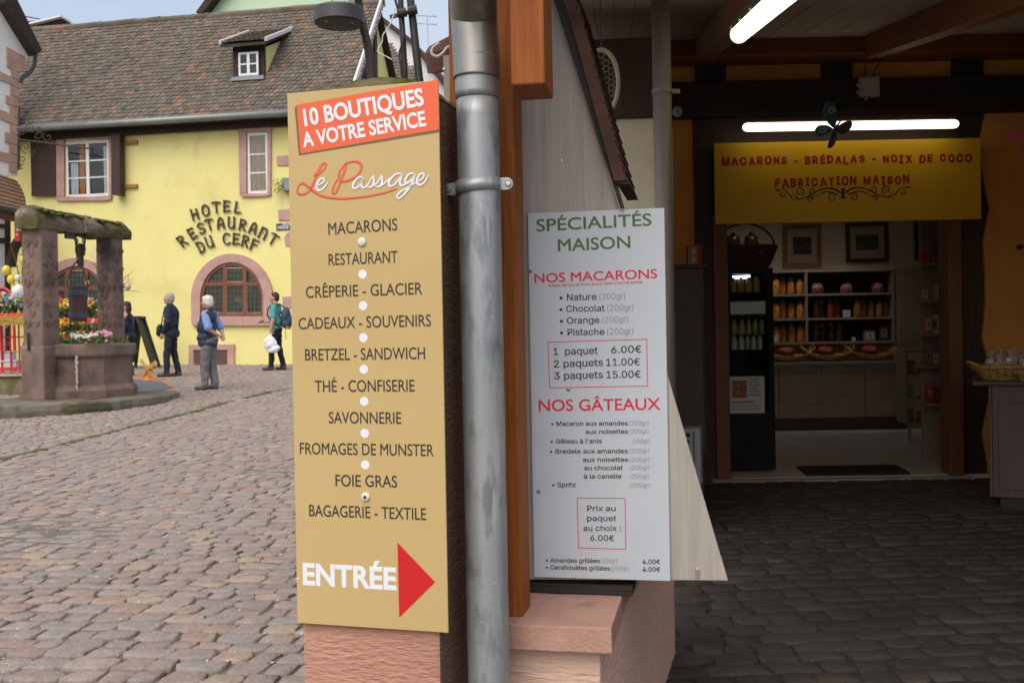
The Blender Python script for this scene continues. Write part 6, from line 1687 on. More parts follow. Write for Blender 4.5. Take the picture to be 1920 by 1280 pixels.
ys_ = [-1.06 + 2.08 * i / 12 for i in range(13)]; V = []
for i, y in enumerate(ys_):
    k = 1 - .10 * abs(i - 6) / 6; drop = .05 * math.sin(i * .5) - .012 * i * 0
    V += [(x * k, y, LZ + .03 + z * (1.08 - .03 * i / 2) + .015 * math.sin(i * 1.3)) for x, z in sec]
m_ = len(sec); F = [(i * m_ + k, i * m_ + (k + 1) % m_, (i + 1) * m_ + (k + 1) % m_, (i + 1) * m_ + k) for i in range(12) for k in range(m_)] + [tuple(range(m_ - 1, -1, -1)), tuple(range(12 * m_, 13 * m_))]
mb.add(V, F); li = mb.build('lintel', m_lint, well); rough_up(li, .030, 4.2, cuts=2, seed=5)
rnd = random.Random(9); mb = MB()
for k in range(260):
    y = rnd.triangular(-1.0, .95, -.75); x = rnd.gauss(0, .10); z = LZ + .33 - .9 * x * x - .05 * (y + 1.1) / 2
    r_ = rnd.uniform(.02, .06); mb.ball((x, y, z), (r_ * 1.3, r_ * 1.3, r_ * .6), 6, 4)
mb.build('moss_cushions', m_moss, li, smooth=True)
for s_ in (-.14,):
    mb = MB(); mb.bar((.16, -.45, LZ - .02), (.16, -.25, LZ - .02), .03, .10); mb.build('iron_cramp', m_iron, well)
# pulley, chain and bucket hanging from the lintel
pp = at(150, 433, 15.72)
wp = thing('well_pulley', 'ornate dark iron pulley hanging under the well lintel', 'pulley', pp, WF.a)
wz = WF.o.z + LZ + .03 - pp.z
mb = MB(); mb.tube([(0, 0, wz), (0, 0, -.05)], .018, 8); mb.build('hanging_rod', m_iron, wp)
for sx in (-.07, .07): mb = MB(); mb.tube(spline([(sx * .3, 0, .02), (sx * 1.4, 0, -.03), (sx * 1.2, 0, -.15), (sx * .8, 0, -.36)], 4), .018, 8); mb.build('fork_arm', m_iron, wp)
mb = MB(); mb.lathe([(.05, -.02), (.09, -.015), (.06, 0), (.09, .015), (.05, .02)], n=18); mb.v = [(x, z, y - .28) for x, y, z in mb.v]; mb.build('wheel', m_iron, wp)
mb = MB()
for k in range(4):
    for sx in (-1, 1): mb.tube([(sx * (.06 + .02 * math.cos(a)), 0, -.05 - .1 * k + .035 * math.sin(a)) for a in [2 * math.pi * i / 10 for i in range(10)]], .010, 5, close=True)
mb.box(-.035, .035, -.03, .03, -.55, -.22); mb.build('scrolled_cheeks', m_iron, wp)
bp = at(147, 603, 15.72)
bu = thing('well_bucket', 'dark wooden bucket with bluish hoops hanging in the well frame', 'bucket', bp, .3)
m_stave = M('dark_stave', (.055, .035, .03), (.10, .06, .05), scale=5, stretch=(9, 9, .6), rough=.8); m_hoop = M('blue_steel_hoop', (.06, .075, .10), (.09, .11, .14), rough=.5, metal=.4)
rb = 17.5 / 1900 * 15.7; hb = (603 - 536) / 1900 * 15.7
mb = MB(); mb.lathe([(rb * .86, 0), (rb, hb), (rb * .9, hb), (rb * .78, .05)], n=18); mb.build('staves', m_stave, bu)
for f in (.10, .72): mb = MB(); r_ = rb * (.86 + .14 * f); mb.lathe([(r_ + .004, hb * f), (r_ + .012, hb * f), (r_ + .018, hb * (f + .16)), (r_ + .006, hb * (f + .16))], n=18); mb.build('hoop', m_hoop, bu)
mb = MB(); mb.tube(spline([(-rb, 0, hb * .95), (-rb * .8, 0, hb + .16), (0, 0, hb + .38), (rb * .8, 0, hb + .16), (rb, 0, hb * .95)], 5), .012, 6); mb.build('bail', m_iron, bu)
cz = pp.z - .3 - bp.z; mb = MB(); k = 0; z = hb + .37
while z < cz:
    mb.tube([((.018 * math.cos(a)) * (k % 2), (.018 * math.cos(a)) * ((k + 1) % 2), z + .032 * math.sin(a)) for a in [2 * math.pi * i / 8 for i in range(8)]], .006, 5, close=True); z += .05; k += 1
mb.build('chain', m_iron, bu)

# ================================================================== flowers
m_leaf = M('green_leaves', (.045, .085, .018), (.10, .16, .035), scale=5, rough=.7, island=[(1, 1, 1), (.6, .75, .6), (1.3, 1.2, .8), (.8, 1.1, .7)])
BL = {'yellow': M('yellow_petals', (.62, .40, .02), (.70, .50, .04), rough=.7), 'white': M('white_petals', (.62, .61, .56), (.70, .69, .65), rough=.7), 'pink': M('pink_petals', (.70, .33, .42), (.78, .42, .50), rough=.7),
      'orange': M('orange_petals', (.58, .18, .02), (.65, .24, .03), rough=.7), 'red': M('red_petals', (.50, .03, .05), (.6, .05, .07), rough=.7), 'blue': M('blue_petals', (.20, .28, .42), (.28, .36, .52), rough=.7), 'crimson': M('crimson_petals', (.45, .04, .12), (.5, .06, .15), rough=.7)}
def flower_bed(name, label, loc, rz, half, h, leaves, blooms, seed, group=None, box=None, cat='flowers'):
    rnd = random.Random(seed)
    t = thing(name, label, cat, loc, rz, group)
    mb = MB()
    for k in range(leaves):
        c = Vector((rnd.uniform(-half[0], half[0]), rnd.uniform(-half[1], half[1]), 0)); c.z = h * rnd.uniform(0, .75) * (1 - .4 * abs(c.x / half[0]))
        d = Vector((rnd.gauss(0, .6), rnd.gauss(0, .6), rnd.uniform(.2, 1.2))).normalized() * rnd.uniform(.05, .10); e2 = d.cross(Vector((rnd.uniform(-1, 1), rnd.uniform(-1, 1), .2))).normalized() * rnd.uniform(.012, .028)
        mb.add([c - d * .2, c + d * .4 + e2, c + d, c + d * .4 - e2], [(0, 1, 2, 3)])
    mb.build('foliage', m_leaf, t)
    for nm, cnt, rad, area in blooms:
        mb = MB()
        for k in range(cnt):
            x0, x1 = area if area else (-1, 1)
            c = Vector((half[0] * rnd.uniform(x0, x1), rnd.uniform(-half[1], half[1]), h * rnd.uniform(.35, 1.0)))
            r_ = rad * rnd.uniform(.7, 1.2); n = 6; ax = Vector((rnd.uniform(-.5, .5), -.8, rnd.uniform(.1, .9))).normalized(); u = ax.orthogonal().normalized(); v = ax.cross(u)
            pts = [c + ax * r_ * .25]
            for i in range(2 * n):
                a = math.pi * i / n; q = r_ * (1.0 if i % 2 == 0 else .62); pts.append(c + (u * math.cos(a) + v * math.sin(a)) * q + ax * (-.15 * r_ if i % 2 else .1 * r_))
            mb.add(pts, [(0, i + 1, (i + 1) % (2 * n) + 1) for i in range(2 * n)])
            mb.ball(c, r_ * .55, 6, 4)
        mb.build(nm + '_blooms', BL[nm], t)
    if box: mb = MB(); mb.box(-half[0], half[0], -half[1], half[1], -box[0], .0); mb.build('trough', box[1], t, bevel=.01)
    return t
flower_bed('flower_planting', 'bed of spring flowers planted inside the stone well basin', WF.world(.0, .0, .80), WF.a, (.62, .55), .34, 900,
           [('yellow', 16, .045, (-.9, .2)), ('orange', 12, .04, (-1, .3)), ('white', 10, .03, (-.5, .6)), ('pink', 6, .04, (.5, .8)), ('red', 5, .035, (.7, 1))], 3)
flower_bed('white_flower_clump', 'round clump of white flowers at the well rim', at(157, 636, 14.98), WF.a, (.20, .07), .07, 30, [('white', 60, .028, None)], 5)
flower_bed('pink_flower_clump', 'clump of pale pink flowers at the well rim beside the rear pillar', at(191, 634, 15.1), WF.a, (.16, .07), .09, 30, [('pink', 45, .03, None)], 6)
# ================================================================== terrace with red railing in front of the hotel door
m_red = M('red_paint', (.52, .025, .022), (.60, .04, .03), scale=8, rough=.45)
m_mossw = M('mossy_wall', (.10, .095, .035), (.15, .135, .06), scale=2.5, rough=.95, bump=1.2, bscale=14, spots=[((.20, .16, .12), 3, .6, .12)])
RF = Fr(at(90, 697, 17.6), 8.0)
tr_ = fthing('terrace_wall', 'low mossy terrace wall carrying the red railing behind the well', 'wall', RF)
rx0 = RF.hit(-120, 720)[0]; rx1 = RF.hit(186, 720)[0]; rzt = RF.hit(90, 699)[1]; rgz = zg(-8, 17.6) - RF.o.z
mb = MB(); mb.box(rx0, rx1, 0, .8, rgz - .1, rzt - .05); rough_up(mb.build('masonry', m_mossw, tr_), .02, 3, cuts=8)
mb = MB(); mb.box(rx0, rx1 + .03, -.05, .8, rzt - .05, rzt); mb.build('coping', m_pstone, tr_)
def railing(label, fr, xa, xb, ytop, ybot, post_every=12, extra=None):
    t = fthing('red_railing', label, 'railing', fr, 'red railings of the terrace')
    x0 = fr.hit(xa, (ytop + ybot) / 2)[0]; x1 = fr.hit(xb, (ytop + ybot) / 2)[0]; zt = fr.hit((xa + xb) / 2, ytop)[1]; zb = fr.hit((xa + xb) / 2, ybot)[1]
    mb = MB(); mb.bar((x0, 0, zt), (x1, 0, zt), .05, .04); mb.build('top_rail', m_red, t)
    mb = MB(); mb.bar((x0, 0, zb + .06), (x1, 0, zb + .06), .04, .04); mb.build('bottom_rail', m_red, t)
    mb = MB(); mb.bar((x0, 0, zb + (zt - zb) * .72), (x1, 0, zb + (zt - zb) * .72), .03, .025); mb.build('middle_rail', m_red, t)
    n = max(2, int((x1 - x0) / .155))
    for k in range(n + 1):
        x = x0 + (x1 - x0) * k / n; r_ = .014 if k % 4 else .024
        mb = MB(); mb.tube([(x, 0, zb - .01), (x, 0, zt - .02)], r_, 8); mb.build('baluster', m_red, t)
    mb = MB()
    for k in range(0, n, 2):
        x = x0 + (x1 - x0) * (k + .5) / n
        for sg in (-1, 1):
            mb.tube([(x + sg * .04 + .05 * math.cos(a) * (1 - a / 12), -.005, zb + (zt - zb) * .52 + sg * .05 + .05 * math.sin(a) * (1 - a / 12)) for a in [i * .5 for i in range(16)]], .009, 5)
    mb.build('scrolls', m_red, t)
    return t
RF1 = Fr(RF.o + RF.n * .12, 8.0)
railing('red iron railing on the terrace wall left of the well', RF1, -60, 52, 607, 697)
RF2 = Fr(RF.o + RF.n * .5, 8.0)
railing('red iron railing seen between the two well pillars', RF2, 105, 192, 600, 690)
HR = Fr(at(130, 590, 20.5), 8.0)
t = fthing('red_handrail', 'slanting red handrail of the stairs to the hotel door', 'handrail', HR)
a = HR.hit(98, 550); b = HR.hit(142, 580)
mb = MB(); mb.bar((a[0], 0, a[1]), (b[0], 0, b[1]), .05, .05); mb.build('rail', m_red, t)
for f in (.1, .5, .95):
    x = a[0] + (b[0] - a[0]) * f; z = a[1] + (b[1] - a[1]) * f; mb = MB(); mb.tube([(x, 0, z), (x, 0, zg(-9, 20.5) - HR.o.z)], .022, 8); mb.build('post', m_red, t)
a = HR.hit(-30, 560); 
t2 = fthing('red_hoop_rail', 'rounded red stair rail among the flowers at the left edge', 'handrail', Fr(at(10, 560, 19.5), 8.0))
mb = MB(); mb.tube(spline([(-.4, 0, .05), (-.1, 0, .20), (.10, 0, .12), (.16, 0, -.1), (.17, 0, -1.6)], 5), .03, 8); mb.build('rail', m_red, t2)
mb = MB(); mb.tube([(-.12, 0, .18), (-.12, 0, -1.6)], .022, 8); mb.build('post', m_red, t2)
tb = lambda px, py, dd: at(px, py, dd)
flower_bed('flower_box', 'flower trough with yellow, white and blue flowers on the left red railing', at(8, 588, 17.55), RF.a, (.52, .12), .36, 380, [('yellow', 14, .05, (-.6, .2)), ('white', 30, .04, (-.3, .6)), ('blue', 46, .035, (-.3, .75)), ('orange', 6, .055, (-.5, -.1)), ('yellow', 6, .04, (.5, 1))], 7, 'flower boxes on the railings', (.13, m_red))
flower_bed('flower_box', 'flower trough with white and yellow flowers on the railing between the well pillars', at(149, 597, 17.75), RF.a, (.42, .12), .34, 380, [('yellow', 26, .045, (-1, -.2)), ('white', 34, .045, (-.4, .4)), ('orange', 8, .045, (.1, .6)), ('crimson', 10, .04, (0, .5)), ('yellow', 9, .04, (.5, 1)), ('blue', 6, .03, (.4, 1))], 8, 'flower boxes on the railings', (.10, m_red))
flower_bed('flower_box', 'flower trough of orange and yellow flowers on the lower railing behind the well flowers', at(150, 630, 16.9), RF.a, (.45, .12), .30, 300, [('orange', 18, .05, (-1, .2)), ('yellow', 14, .045, (-1, .3)), ('white', 8, .03, (.2, .7))], 9, 'flower boxes on the railings')
m_straw = M('straw', (.45, .32, .06), (.58, .44, .12), scale=30, stretch=(1, 1, 4), rough=.9)
mb = MB(); rnd = random.Random(3)
for k in range(150):
    x = rnd.uniform(-.55, .55); z = rnd.uniform(-.07, .05); a = rnd.gauss(0, .35); L = rnd.uniform(.08, .2); y = rnd.uniform(-.05, 0)
    mb.bar((x - L * math.cos(a), y, z - L * math.sin(a)), (x + L * math.cos(a), y + .01, z + L * math.sin(a)), .007, .007)
sg_ = mb.build('straw_garland', m_straw); sg_.location = at(8, 601, 17.38); sg_.rotation_euler = (0, 0, RF.a); tag(sg_, 'yellow straw garland tied along the left red railing', 'garland')
# white tub by the wall
m_tub = M('white_tub', (.55, .56, .58), (.62, .63, .65), rough=.5)
for k, (px, py, w_, lab) in enumerate(((4, 693, .20, 'larger white crate behind the red railing at the left edge'), (22, 694, .13, 'smaller white crate behind the red railing'))):
    t = thing('white_crate', lab, 'crate', at(px, py, 18.0), .1, 'white crates behind the railing'); mb = MB(); hh2 = .30 - .15 * k
    mb.box(-w_, w_, -.15, .15, 0, hh2); mb.build('crate_body', m_tub, t, bevel=.015); mb = MB(); mb.box(-w_ - .015, w_ + .015, -.165, .165, hh2 + .002, hh2 + .03); mb.build('rim', m_tub, t, bevel=.006)
# decorated twigs and hanging eggs
m_twig = M('twig', (.09, .07, .05), (.14, .11, .08), rough=.9)
def twigs(label, base, pts, seed):
    rnd = random.Random(seed); t = thing('twig_branch', label, 'branch', base); mb = MB()
    for p in pts:
        c = spline([(0, 0, 0), Vector(p) * .5 + Vector((rnd.uniform(-.05, .05), 0, .08)), Vector(p)], 5); mb.tube(c, [.012 - .009 * i / len(c) for i in range(len(c))], 5)
        for k in range(4):
            q = c[4 + k]; mb.tube([q, q + Vector((rnd.uniform(-.15, .25), rnd.uniform(-.1, .1), rnd.uniform(-.05, .2)))], [.005, .002], 4)
    mb.build('stems', m_twig, t); return t
twigs('thin bare twigs hung with eggs rising left of the well', at(42, 590, 18.0), [(-.2, 0, 1.3), (.05, 0, 1.6), (.2, .1, 1.2), (-.35, 0, .9)], 2)
twigs('thin bare twigs hung with a pink egg right of the well pillar', at(212, 560, 18.0), [(.35, 0, .30), (.42, 0, .12), (.25, 0, .4)], 4)
EG = {'yellow': M('egg_yellow', (.70, .55, .06), rough=.3), 'white': M('egg_white', (.70, .70, .64), rough=.3), 'blue': M('egg_blue', (.30, .45, .68), rough=.3), 'pink': M('egg_pink', (.70, .38, .33), rough=.3), 'orange': M('egg_orange', (.65, .25, .08), rough=.3)}
for px, py, c, r_, lab in ((49, 475, 'white', .045, 'white hanging egg highest beside the left well pillar'), (44, 487, 'yellow', .06, 'yellow hanging egg high beside the left well pillar'), (33, 521, 'white', .05, 'white hanging egg above a yellow one left of the well'), (51, 520, 'yellow', .035, 'small yellow hanging egg close to the left well pillar'),
                           (12, 507, 'yellow', .075, 'large yellow hanging egg at the half-timbered wall'), (21, 524, 'yellow', .07, 'large yellow hanging egg lowest by the half-timbered wall'), (35, 547, 'white', .11, 'big pale yellow-white hanging egg among the left flowers'), (48, 552, 'blue', .055, 'pale blue hanging egg by the left well pillar'),
                           (240, 537, 'pink', .05, 'pink hanging egg right of the rear well pillar'), (164, 530, 'orange', .035, 'small orange hanging egg in front of the arched door'), (168, 562, 'orange', .035, 'small orange hanging egg over the flowers behind the bucket')):
    t = thing('hanging_egg', lab, 'egg', at(px, py, 17.9), 0, 'easter eggs hung on twigs'); mb = MB(); mb.ball((0, 0, 0), (r_, r_, r_ * 1.25), 12, 9); mb.build('shell', EG[c], t, smooth=True)
    mb = MB(); mb.tube([(0, 0, r_ * 1.2), (.01, 0, r_ * 1.2 + .16)], .004, 4); mb.build('thread', m_twig, t)
# ================================================================== A-board, windmill, mat
ap_ = gpt(268, 690); ab = thing('sandwich_board', 'black wooden folding A-board standing behind the well', 'signboard', (ap_.x, ap_.y, ap_.z), R(4))
m_bwd = M('black_board_wood', (.016, .016, .015), (.03, .03, .028), scale=6, rough=.6); m_chalk = M('chalk_face', (.03, .04, .03), (.045, .055, .042), scale=4, rough=.8)
sc_ = ap_.y / 1900; hA = 95 * sc_; fl = -20 * sc_; frr = 25 * sc_; apx = -5 * sc_
for xb, nm in ((fl, 'front_leaf'), (frr, 'rear_leaf')):
    mb = MB()
    for yy in (-.27, .27): mb.bar((xb, yy, 0), (apx, yy, hA), .05, .13, up=(1, 0, 0)) if False else mb.bar((xb, yy, .0), (apx + (.03 if xb > 0 else -.03), yy, hA), .06, .10, up=(0, 1, 0))
    lf_ = mb.build('leaf_frame', m_bwd, ab)
    f0, f1 = .12, .95
    A = Vector((xb, 0, 0)).lerp(Vector((apx, 0, hA)), f0); B = Vector((xb, 0, 0)).lerp(Vector((apx, 0, hA)), f1)
    mb = MB(); mb.bar(A, B, .48, .02, up=Vector((1, 0, 0)) if abs(xb) else (0, 0, 1)); mb.build('chalk_panel', m_chalk, lf_)
mb = MB(); mb.box(apx - .09, apx + .09, -.28, .28, hA - .02, hA + .03); mb.build('top_rail', m_bwd, ab, bevel=.006)
wp_ = gpt(280, 713); wm = thing('toy_windmill', 'small wooden garden windmill with four lattice sails beside the A-board', 'windmill', wp_, R(-12))
m_lw = M('light_wood', (.50, .27, .07), (.62, .36, .11), scale=6, stretch=(6, 6, .7), rough=.6); m_ow = M('orange_wood', (.50, .19, .03), (.58, .24, .05), scale=6, rough=.6)
k_ = wp_.y / 1900
mb = MB(); mb.lathe([(13 * k_, 0), (12.5 * k_, 2 * k_), (11 * k_, 3 * k_), (6.5 * k_, 20 * k_), (6.5 * k_, 22 * k_)], n=8, rot=R(22)); mb.build('tower', m_ow, wm)
mb = MB(); mb.lathe([(8.2 * k_, 22 * k_), (5 * k_, 28 * k_), (.5 * k_, 31 * k_)], n=8, rot=R(22)); mb.build('cap_roof', m_lw, wm)
hub = Vector((3 * k_, -10 * k_, 21 * k_)); mb = MB(); mb.tube([hub + Vector((0, 9 * k_, 1 * k_)), hub - Vector((0, 2 * k_, 0))], 1.6 * k_, 8); mb.build('axle', m_lw, wm)
for q in range(4):
    a = R(38 + 90 * q); d = Vector((math.cos(a), 0, math.sin(a))); e2 = Vector((-math.sin(a), 0, math.cos(a))); mb = MB(); L = 23 * k_
    mb.bar(hub, hub + d * L, 1.6 * k_, 1.6 * k_, up=(0, 1, 0))
    for sgn in (3.2, -3.2): mb.bar(hub + d * L * .25 + e2 * sgn * k_, hub + d * L + e2 * sgn * k_, 1.0 * k_, 1.0 * k_, up=(0, 1, 0))
    for j in range(7): f = .28 + .72 * j / 6; mb.bar(hub + d * L * f - e2 * 3.4 * k_, hub + d * L * f + e2 * 3.4 * k_, 1.2 * k_, .7 * k_, up=(0, 1, 0))
    mb.build('sail', m_lw, wm)
g4 = [gpt(*p) for p in ((232, 748), (322, 727), (306, 716.5), (232, 709))]
gm = thing('grey_carpet', 'dark grey outdoor carpet with an orange edge lying beside the well', 'carpet', g4[0])
mb = MB(); mb.add([tuple(p - g4[0] + Vector((0, 0, .012))) for p in g4] + [tuple(p - g4[0] + Vector((0, 0, -.03))) for p in g4], [(0, 1, 2, 3), (7, 6, 5, 4), (0, 4, 5, 1), (1, 5, 6, 2), (2, 6, 7, 3), (3, 7, 4, 0)]); mb.build('pile', M('grey_carpet_pile', (.10, .105, .125), (.14, .145, .165), scale=30, rough=.95), gm)
o1 = [g4[3], g4[2], g4[1]]; mb = MB()
mb.tube([p - g4[0] + Vector((0, 0, .014)) for p in (g4[3], g4[2], g4[1])], .022, 6); mb.build('orange_edge', M('orange_trim', (.55, .15, .05), (.6, .2, .08), rough=.9), gm)

# ================================================================== street lamp, poles, hook
LPp = at(636, 33, 7.0)
lamp = thing('street_lamp', 'dark round disc street lamp on a leaning pole behind the gold sign', 'street lamp', at(745, 1000, 7.2), 0)
m_lgrey = M('lamp_grey', (.055, .055, .055), (.08, .08, .08), scale=5, rough=.5, metal=.3); m_lund = M('lamp_underside', (.035, .03, .026), (.05, .045, .04), rough=.7)
def wpart(mb, name, mat, root, **k): o = mb.build(name, mat, None, **k); return under(o, root)
rl = 47 / 1900 * 7.0
mb = MB(); mb.lathe([(rl * .96, -.045), (rl, -.04), (rl, .045), (rl * .97, .055), (rl * .3, .075)], c=LPp, n=36); o = wpart(mb, 'disc_head', m_lgrey, lamp)
mb = MB(); mb.lathe([(rl * .2, -.052), (rl * .92, -.050), (rl * .92, -.0455)], c=LPp, n=36); wpart(mb, 'underside', m_lund, lamp)
for dx, dy in ((-.07, -.1), (.1, -.06)): mb = MB(); mb.ball((LPp.x + dx, LPp.y + dy, LPp.z - .054), .009, 8, 5); wpart(mb, 'bolt', m_screw, lamp)
mb = MB()
for dx in (-16, 16): mb.tube([at(636 + dx, 14, 7.0), at(636 + dx * .7, -60, 7.0)], .012, 8)
mb.tube(spline([at(625, -58, 7.0), at(648, -58, 7.0), at(660, -50, 7.05), at(669, -10, 7.1)], 4), .02, 8); wpart(mb, 'hanger', M('pale_metal', (.4, .42, .42), (.5, .52, .52), rough=.4, metal=.4), lamp)
pts = spline([at(745, 1000, 7.2), at(728, 500, 7.2), at(699, 152, 7.2), at(679, 42, 7.2), at(668, -20, 7.15)], 8)
pts[0].z = zg(pts[0].x, pts[0].y) - .02
mb = MB(); mb.tube(pts, [.040 - .014 * i / len(pts) for i in range(len(pts))], 14); wpart(mb, 'pole', M('lamp_brown', (.035, .02, .014), (.05, .03, .02), rough=.5), lamp, smooth=True)
m_ppole = M('dark_painted_pole', (.025, .021, .018), (.04, .034, .028), scale=5, rough=.5)
def dpole(label, base, pts, r0, r1):
    p = [at(*q) for q in pts]; p[0].z = zg(p[0].x, p[0].y) - .02
    t = thing('dark_pole', label, 'pole', p[0]); mb = MB(); c = spline(p, 8); mb.tube(c, [r0 + (r1 - r0) * i / len(c) for i in range(len(c))], 14); wpart(mb, 'shaft', m_ppole, t, smooth=True); return t
dpA = dpole('thinner dark pole wrapped with a cable, rising behind the gold sign', None, [(775, 1050, 6.2), (770, 500, 6.2), (759, 146, 6.2), (752, 20, 6.2), (748, -60, 6.2)], .02, .017)
mb = MB(); mb.tube(spline([at(755, 155, 6.16), at(751, 120, 6.16), at(749, 100, 6.16), at(757, 70, 6.15), at(750, 30, 6.16), at(742, 4, 6.15), at(738, -20, 6.15)], 5), .007, 6); wpart(mb, 'wrapped_cable', m_cable, dpA)
dpB = dpole('thicker dark pole leaning beside the thinner one behind the gold sign', None, [(850, 1050, 6.2), (828, 500, 6.2), (786, 146, 6.2), (772, 20, 6.2), (763, -60, 6.2)], .026, .023)
mb = MB(); mb.bar(at(731, 33, 6.17), at(779, 20, 6.17), .022, .02); wpart(mb, 'clamp_bar', m_ppole, dpB)
for x, y in ((754, 26), (774, 21)): mb = MB(); mb.tube([at(x - 9, y, 6.16), at(x + 8, y - 3, 6.16)], .028, 10); wpart(mb, 'clamp_ring', m_ppole, dpB)
mb = MB(); mb.tube(spline([at(740, 16, 6.1), at(737, 32, 6.1), at(728, 52, 6.1), at(718, 66, 6.1), at(716, 80, 6.1), at(708, 96, 6.1), at(720, 104, 6.1), at(735, 112, 6.1)], 5), .0035, 5); st_ = wpart(mb, 'loose_string', M('white_string', (.6, .6, .6), rough=.8), dpA)
# round wooden eave disc with white hook beside the canopy post
dc_ = at(868, 108, 3.3); dk = thing('wooden_disc_shade', 'round brown wooden shade edge beside the canopy post', 'shade', dc_); dk.rotation_euler = (R(14), R(-8), 0)
rd = 70 / 1900 * 3.3; m_dkw = M('brown_disc_wood', (.10, .035, .018), (.16, .06, .03), scale=8, stretch=(1, 1, 5), rough=.55)
mb = MB(); mb.lathe([(rd * .90, -.035), (rd, -.032), (rd, .03), (rd * .85, .05), (rd * .2, .075)], n=36); mb.build('rim', m_dkw, dk)
mb = MB(); mb.lathe([(rd * .1, -.0), (rd * .88, -.036)], n=36); mb.build('hollow_underside', m_dark, dk)
mb = MB(); mb.tube([(0, 0, .07), (.02, 0, .9)], .012, 8); mb.build('hanging_rod', m_ppole, dk)
hk = thing('white_hook', 'white bent S-shaped hook beside the canopy post above the gold sign', 'hook', at(826, 95, 3.0))
mb = MB(); mb.tube(spline([at(822, 82, 3.0), at(811, 91, 3.0), at(810, 101, 3.0), at(820, 106, 3.0), at(831, 99, 3.0), at(838, 90, 3.0), at(848, 86, 3.0), at(850, 82, 3.03)], 6), .0042, 8); wpart(mb, 'bent_wire', M('white_wire', (.7, .7, .68), rough=.4), hk, smooth=True)
mb = MB(); mb.ball(at(822, 82, 3.0), .0045, 8, 6); wpart(mb, 'tip', M('white_wire', (.7, .7, .68)), hk)
# pale blossom petals blown over the cobbles
def petals():
    rnd = random.Random(31); mb = MB()
    for k in range(260):
        y = 3.6 + 12 * rnd.random() ** 1.5; x = rnd.uniform(-.56, -.16) * y - .1
        z = zg(x, y) + .006; r_ = rnd.uniform(.004, .010); a = rnd.uniform(0, 6.3)
        mb.add([(x + r_ * math.cos(a + t) * (1 if i % 2 else .7), y + r_ * math.sin(a + t), z + .003 * (i % 2)) for i, t in enumerate([2 * math.pi * j / 6 for j in range(6)])], [tuple(range(6))])
    return tag(mb.build('blown_petals', BL['white']), 'pale blossom petals scattered over the street cobbles', 'petals', kind='stuff')
petals()
# ================================================================== people
def blob(name, prims, vox, mat, parent, smooth=6, fac=.5):
    """soft continuous surface grown over tapered limbs and ellipsoids"""
    mb = MB()
    for p in prims:
        if p[0] == 'c':
            _, a, b, r0, r1 = p[:5]; a, b = Vector(a), Vector(b); n = 6
            mb.tube([a.lerp(b, i / n) for i in range(n + 1)], [r0 + (r1 - r0) * i / n for i in range(n + 1)], 14)
            mb.ball(a, r0, 14, 9); mb.ball(b, r1, 14, 9)
        else:
            _, c, r_ = p[:3]; k0 = len(mb.v); mb.ball((0, 0, 0), r_, 18, 12)
            M3 = Matrix.Rotation(R(p[3]), 3, 'X') if len(p) > 3 else Matrix.Identity(3)
            for i in range(k0, len(mb.v)): mb.v[i] = tuple(M3 @ Vector(mb.v[i]) + Vector(c))
    me = bpy.data.meshes.new(name); me.from_pydata(mb.v, [], mb.f)
    o = bpy.data.objects.new(name, me); COL.objects.link(o)
    rm = o.modifiers.new('skin', 'REMESH'); rm.mode = 'VOXEL'; rm.voxel_size = vox
    sm = o.modifiers.new('soft', 'SMOOTH'); sm.factor = fac; sm.iterations = smooth
    dg = bpy.context.evaluated_depsgraph_get()
    me2 = bpy.data.meshes.new_from_object(o.evaluated_get(dg))
    o.modifiers.clear(); o.data = me2; bpy.data.meshes.remove(me); me2.name = name
    me2.materials.clear(); me2.materials.append(mat)
    me2.polygons.foreach_set('use_smooth', [True] * len(me2.polygons))
    o.parent = parent
    return o
m_skin = M('skin', (.46, .25, .18), (.56, .33, .25), scale=9, rough=.55)
def hand_prims(w, d, nrm, curl=.5):
    w = Vector(w); d = Vector(d).normalized(); nrm = Vector(nrm).normalized(); s = d.cross(nrm).normalized(); P = []
    for k in (-.026, -.009, .009, .026): P.append(('c', w + d * .02 + s * k * .6, w + d * .085 + s * k, .014, .012))
    for k, L in ((-.030, .060), (-.010, .076), (.010, .072), (.030, .054)):
        a = w + d * .085 + s * k; b = a + (d + nrm * curl * .5).normalized() * L * .55; c = b + (d * .8 + nrm * curl * 1.6).normalized() * L * .5
        P += [('c', a, b, .0098, .009), ('c', b, c, .009, .0078)]
    a = w + d * .03 + s * .030; b = a + (d * .6 + s * .8 + nrm * .3).normalized() * .045; c = b + (d + nrm * .4).normalized() * .032
    P += [('c', a, b, .013, .011), ('c', b, c, .011, .009)]
    return P
